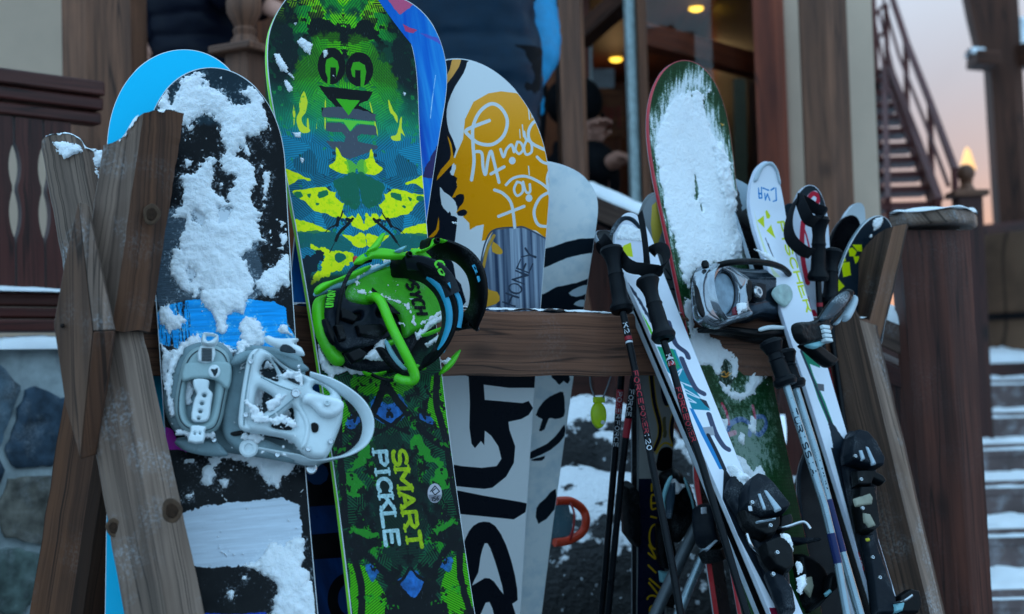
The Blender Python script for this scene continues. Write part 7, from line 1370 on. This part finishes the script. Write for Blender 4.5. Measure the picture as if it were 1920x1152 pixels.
s10 = ski('ski with heavy black binding low between the teal-print ski and the silver poles', (1520, 900, 2.94), (1560, 1150, 2.88), 30, (1508, 838), .032, None, (40, 48, 56), col=(18, 22, 28))
b10 = s10.plate('binding', BLKP, s10.t, [zf([(150, 740), (260, 760), (340, 830), (380, 940), (330, 1060), (250, 1130), (200, 1050), (170, 900)])], n0=.02, t=.03, bev=.012, sm=2)
parts(s10, b10, (('pale_plate', PALE, [(232, 905), (298, 890), (310, 960), (290, 1040), (240, 980)], .052, .006), ('toe_wing', SLATE, [(60, 620), (330, 625), (340, 650), (200, 680), (80, 660)], .05, .02), ('strut', BLKP, [(400, 900), (440, 860), (475, 960), (330, 1110), (270, 1150), (260, 1130), (380, 1020)], .06, .014), ('buckle', ICE, [(385, 1010), (425, 980), (440, 1000), (400, 1035)], .076, .005)), zf)
s10.snow(s10.t, [zf(p) for p in ([(180, 500), (215, 505), (230, 580), (200, 590)], [(110, 230), (170, 220), (180, 300), (120, 300)], [(160, 760), (240, 765), (210, 800)], [(120, 560), (180, 570), (150, 600)])], th=.012, res=.0022, rough=.006, fs=90, soft=.012, base_n=.04, seed=71)
# ---------------------------------------------------------------- small things
tg = thing('tag', 'yellow-green plastic ski pass reel hanging on a grey cord below the rail', 'tag')
T0 = VPlane(1122, 775, 2.86, 20); c_ = P(1122, 778, 2.86)
m = MB(); rows = []
for k, (sc, dz) in enumerate(((.02, .010), (.6, .010), (.9, .007), (1, 0), (.9, -.006), (.02, -.007))): rows.append([c_ + T0.u * (math.cos(a) * .0165 * sc) + np.array((0, 0, (.027 if math.sin(a) > 0 else .028) * math.sin(a) * sc)) + T0.n * dz for a in np.linspace(0, 2 * math.pi, 28, endpoint=False)])
m.grid(rows, closed=True); m.make('disc', plain('yellow green plastic', (170, 200, 10), .4), tg)
m = MB(); m.lathe([(.004, 0), (.004, .002), (.0, .003)], c_ + np.array((.004, 0, -.015)) + T0.n * .010, 12, T0.n); m.make('stud', WPR, tg)
for q in ([(1106, 700, 2.80), (1108, 725, 2.84), (1116, 748, 2.86)], [(1147, 700, 2.80), (1140, 722, 2.84), (1130, 748, 2.86)]):
    m = MB(); m.tube(smooth([P(*k) for k in q], 6), .0016, 8); m.make('cord', plain('grey cord', (120, 130, 140), .6), tg)
m = MB(); m.box(P(1123, 750, 2.86), T0.u * .012, T0.n * .005, (0, 0, .006)); m.make('clip', plain('yellow green plastic', (170, 200, 10), .4), tg, bevel=.002)
# orange binding on the far side of the white board
ob = MB(); ob.tube(smooth([P(*q) for q in ((1042, 940, 3.15), (1070, 940, 3.17), (1092, 955, 3.2), (1099, 975, 3.2), (1092, 998, 3.2), (1066, 1014, 3.17), (1040, 1018, 3.15))], 6), .0095, 12)
o_ = ob.make('binding', plain('orange plastic', (206, 64, 36), .4, fr=.1), white_board); o_['label'] = 'orange binding hoop on the far side of the white board'
m = MB(); m.prism([P(1030, 946, 3.2), P(1066, 944, 3.2), P(1076, 1004, 3.2), P(1030, 1010, 3.2)], (0, .02, 0)); m.make('baseplate', plain('teal grey plate', (50, 90, 104), .5, fr=.3), o_); m = MB(); m.ribbon(smooth([P(*q) for q in ((1066, 938, 3.18), (1076, 960, 3.16), (1075, 990, 3.16), (1068, 1012, 3.18))], 5), (0, 1, 0), .03, .004); m.make('strap', plain('red strap', (150, 28, 30), .5), o_)
# ---------------------------------------------------------------- people on the deck
SKINM = plain('skin', (196, 140, 120), .55, var=.06)
def skin_body(name, mat, parent, verts, edges, sub=2):
    me = bpy.data.meshes.new(name); me.from_pydata([tuple(map(float, v)) for v, r in verts], edges, [])
    bm = bmesh.new(); bm.from_mesh(me); ly = bm.verts.layers.skin.verify()
    bm.verts.ensure_lookup_table()
    for i, (v, r) in enumerate(verts): bm.verts[i][ly].radius = (r, r) if not isinstance(r, tuple) else r; bm.verts[i][ly].use_root = (i == 0)
    bm.to_mesh(me); bm.free(); me.materials.append(mat)
    o = bpy.data.objects.new(name, me); COL.objects.link(o); o.parent = parent
    s = o.modifiers.new('skin', 'SKIN'); s.use_smooth_shade = True; d = o.modifiers.new('sub', 'SUBSURF'); d.levels = d.render_levels = sub
    return o
def sleeve(name, mat, parent, path, r, quilt=.006, step=.06):
    pts = smooth(path, 10); L = np.concatenate(([0], np.cumsum([np.linalg.norm(b - a) for a, b in zip(pts[:-1], pts[1:])])))
    rr = np.interp(np.linspace(0, 1, len(pts)), np.linspace(0, 1, len(r)), r)
    m = MB(); m.tube(pts, [q + quilt * abs(math.sin(math.pi * l / step)) for q, l in zip(rr, L)], 20); return m.make(name, mat, parent, smooth=80)
def person(label, base, face, coat, legs, arms, hat=None, hair=(40, 28, 22), quilt=.008, fat=1.0, seated=False, hem=.80):
    t = thing('person', label, 'person', 'people on the lodge deck')
    a = math.radians(face); F_ = np.array((math.sin(a), math.cos(a), 0)); R_ = np.array((math.cos(a), -math.sin(a), 0)); U_ = np.array((0, 0, 1.0)); B_ = np.asarray(base, float)
    w = lambda r, f, u: B_ + R_ * r + F_ * f + U_ * u
    dz = -.42 if seated else 0
    V = [(w(0, 0, .95 + dz), .14), (w(0, 0, 1.15 + dz), .125), (w(0, .01, 1.36 + dz), .14), (w(0, 0, 1.50 + dz), .06), (w(0, .02, 1.57 + dz), .07), (w(0, .02, 1.67 + dz), .095), (w(0, .015, 1.73 + dz), .07)]
    E_ = [(i, i + 1) for i in range(6)]
    def chain(root, pts):
        k = root
        for p in pts: V.append(p); E_.append((k, len(V) - 1)); k = len(V) - 1
        return k
    V.append((w(0, .115, 1.625 + dz), .012)); E_.append((5, len(V) - 1))                               # nose
    legp = []
    for s in (-1, 1):
        kn = w(s * .11, .44, .52) if seated else w(s * .11, .02, .50); an = w(s * .12, .42, .09) if seated else w(s * .12, -.02, .09)
        chain(0, [(w(s * .10, 0, .90 + dz), .10), (kn, .065), (an, .045), (an + F_ * .13 - U_ * .05, .035)]); legp.append((w(s * .10, 0, .92 + dz), kn, an))
    for s, arm in zip((-1, 1), arms):
        sh = w(s * .19 * fat, 0, 1.43 + dz); el, wr = (np.asarray(q, float) for q in arm)
        d = nrm(wr - el); sd = nrm(np.cross(d, U_) + 1e-6); up_ = np.cross(sd, d)
        chain(2, [(sh, .07), (el, .048), (wr, .032)]); k = chain(len(V) - 1, [(wr + d * .05, .034), (wr + d * .085, .032)])
        for j, (off, ln) in enumerate(((-.03, .060), (-.01, .075), (.01, .07), (.03, .052))):
            b0 = wr + d * .095 + sd * off; chain(k, [(b0, .0095), (b0 + d * ln * .5 - up_ * .012, .009), (b0 + d * ln * .8 - up_ * .04, .0075)])
        chain(k - 1, [(wr + d * .055 + sd * -.042 - up_ * .01, .011), (wr + d * .09 + sd * -.058 - up_ * .02, .009)])
    skin_body('body', SKINM, t, V, E_)
    m = MB(); rows = []; n = 32
    prof = [(.55, .215, .17), (.80, .215, .165), (.86, .225, .17), (1.0, .215, .16), (1.15, .205, .155), (1.3, .225, .165), (1.40, .225, .16), (1.46, .17, .13), (1.50, .09, .085), (1.54, .075, .075)]
    zs2 = np.linspace(hem, 1.54, 90)
    for z in zs2:
        rx, ry = (np.interp(z, [p[0] for p in prof], [p[k] for p in prof]) * fat for k in (1, 2)); qd = quilt * abs(math.sin(math.pi * (z - .8) / .075)) ** .7 - quilt * .4
        fold = [.05 * float(fbm(np.array(3 * math.cos(2 * math.pi * k / n) + 5 * z), np.array(3 * math.sin(2 * math.pi * k / n) - 9 * z), 7, 3)) for k in range(n)]
        rows.append([w((rx + qd + fold[k]) * math.cos(2 * math.pi * k / n) + .004 * math.sin(k * 1.7 + z * 40), (ry + qd + fold[k]) * math.sin(2 * math.pi * k / n), z + dz + .004 * math.sin(k * 1.3 + z * 30)) for k in range(n)])
    m.grid(rows, closed=True); m.add(rows[0], [list(range(n))]); m.make('jacket', coat, t, smooth=80)
    for s, arm in zip((-1, 1), arms):
        el, wr = (np.asarray(q, float) for q in arm); sh = w(s * .17 * fat, 0, 1.42 + dz)
        sleeve('sleeve', coat, t, [w(s * .10, 0, 1.42 + dz), sh, (sh + el) / 2, el, (el + wr) / 2, wr + nrm(wr - el) * .015], [.07, .095, .08, .072, .062, .05], quilt * .8)
    for hip, kn, an in legp: sleeve('trouser_leg', legs, t, [hip, (hip + kn) / 2, kn, (kn + an) / 2, an - U_ * .03], [.13, .11, .09, .085, .085], .003, .2)
    for _, _, an in legp:
        m = MB(); m.ball(an + F_ * .06 - U_ * .04, .1, 16, (.6 if abs(F_[0]) < .7 else 1.3, 1.3 if abs(F_[0]) < .7 else .6, .5)); m.make('boot', BLKP, t)
    hd = w(0, .0, 1.70 + dz)
    if hat is not None: m = MB(); m.ball(hd, .118, 18, (1, 1, .9)); m.make('hat', hat, t, smooth=80)
    else: m = MB(); m.ball(hd - F_ * .02, .112, 18, (.95, .95, .95)); m.make('hair', plain('hair %d' % hair[0], hair, .6), t, smooth=80)
    for s in (-1, 1):
        m = MB(); m.ball(w(s * .034, .108, 1.645 + dz), .011, 10); m.make('eye', BLKP, t)
    return t
NAVYC = plain('navy jacket', (7, 11, 26), .55, bmp=.15, scale=25); PETROL = plain('dark petrol jacket', (13, 38, 56), .45, bmp=.15, scale=25); CYJ = plain('cyan jacket', (10, 138, 190), .5, bmp=.15); DKT = plain('dark trousers', (8, 10, 15), .7)
q = P(335, 100, 4.95)
person('person in a dark navy padded jacket on the deck reaching out past the round finial', (q[0], q[1], DZ), 20, NAVYC, DKT, ((P(250, -40, 4.9), P(262, 80, 4.8)), (P(432, -22, 4.75), P(494, 8, 4.72))), quilt=.010, fat=1.15)
q = P(880, 100, 4.40)
person('person in a dark petrol quilted jacket with back turned behind the blue and yellow boards', (q[0], q[1], DZ), 8, PETROL, DKT, ((P(790, -30, 4.5), P(830, 60, 4.75)), (P(975, -40, 4.5), P(930, 60, 4.75))), quilt=.0045, fat=1.02, hem=.58)
q = P(905, 100, 4.9)
person('person in a bright cyan jacket mostly hidden behind the petrol jacket', (q[0], q[1], DZ), -20, CYJ, DKT, ((P(840, -20, 5.0), P(850, 100, 4.95)), (P(1010, 90, 4.75), P(972, 190, 4.70))), quilt=.005, fat=1.0)
q = P(1086, 500, 5.65)
person('person in dark clothes sitting by the doorway with hands held out past the wooden post', (q[0], q[1], .72), 70, DKT, DKT, ((P(1092, 300, 5.6), P(1104, 272, 5.55)), (P(1105, 320, 5.5), P(1134, 308, 5.45))), hat=plain('black hood', (10, 12, 16), .8), quilt=.004, seated=True)
m = MB(); m.tube(smooth([P(1140, 306, 5.42), P(1164, 296, 5.42), P(1198, 300, 5.42)], 5), .012, 10); tag(m.make('ski_pole', CARB), 'dark pole held in the seated person\'s hand at the doorway', 'ski pole')
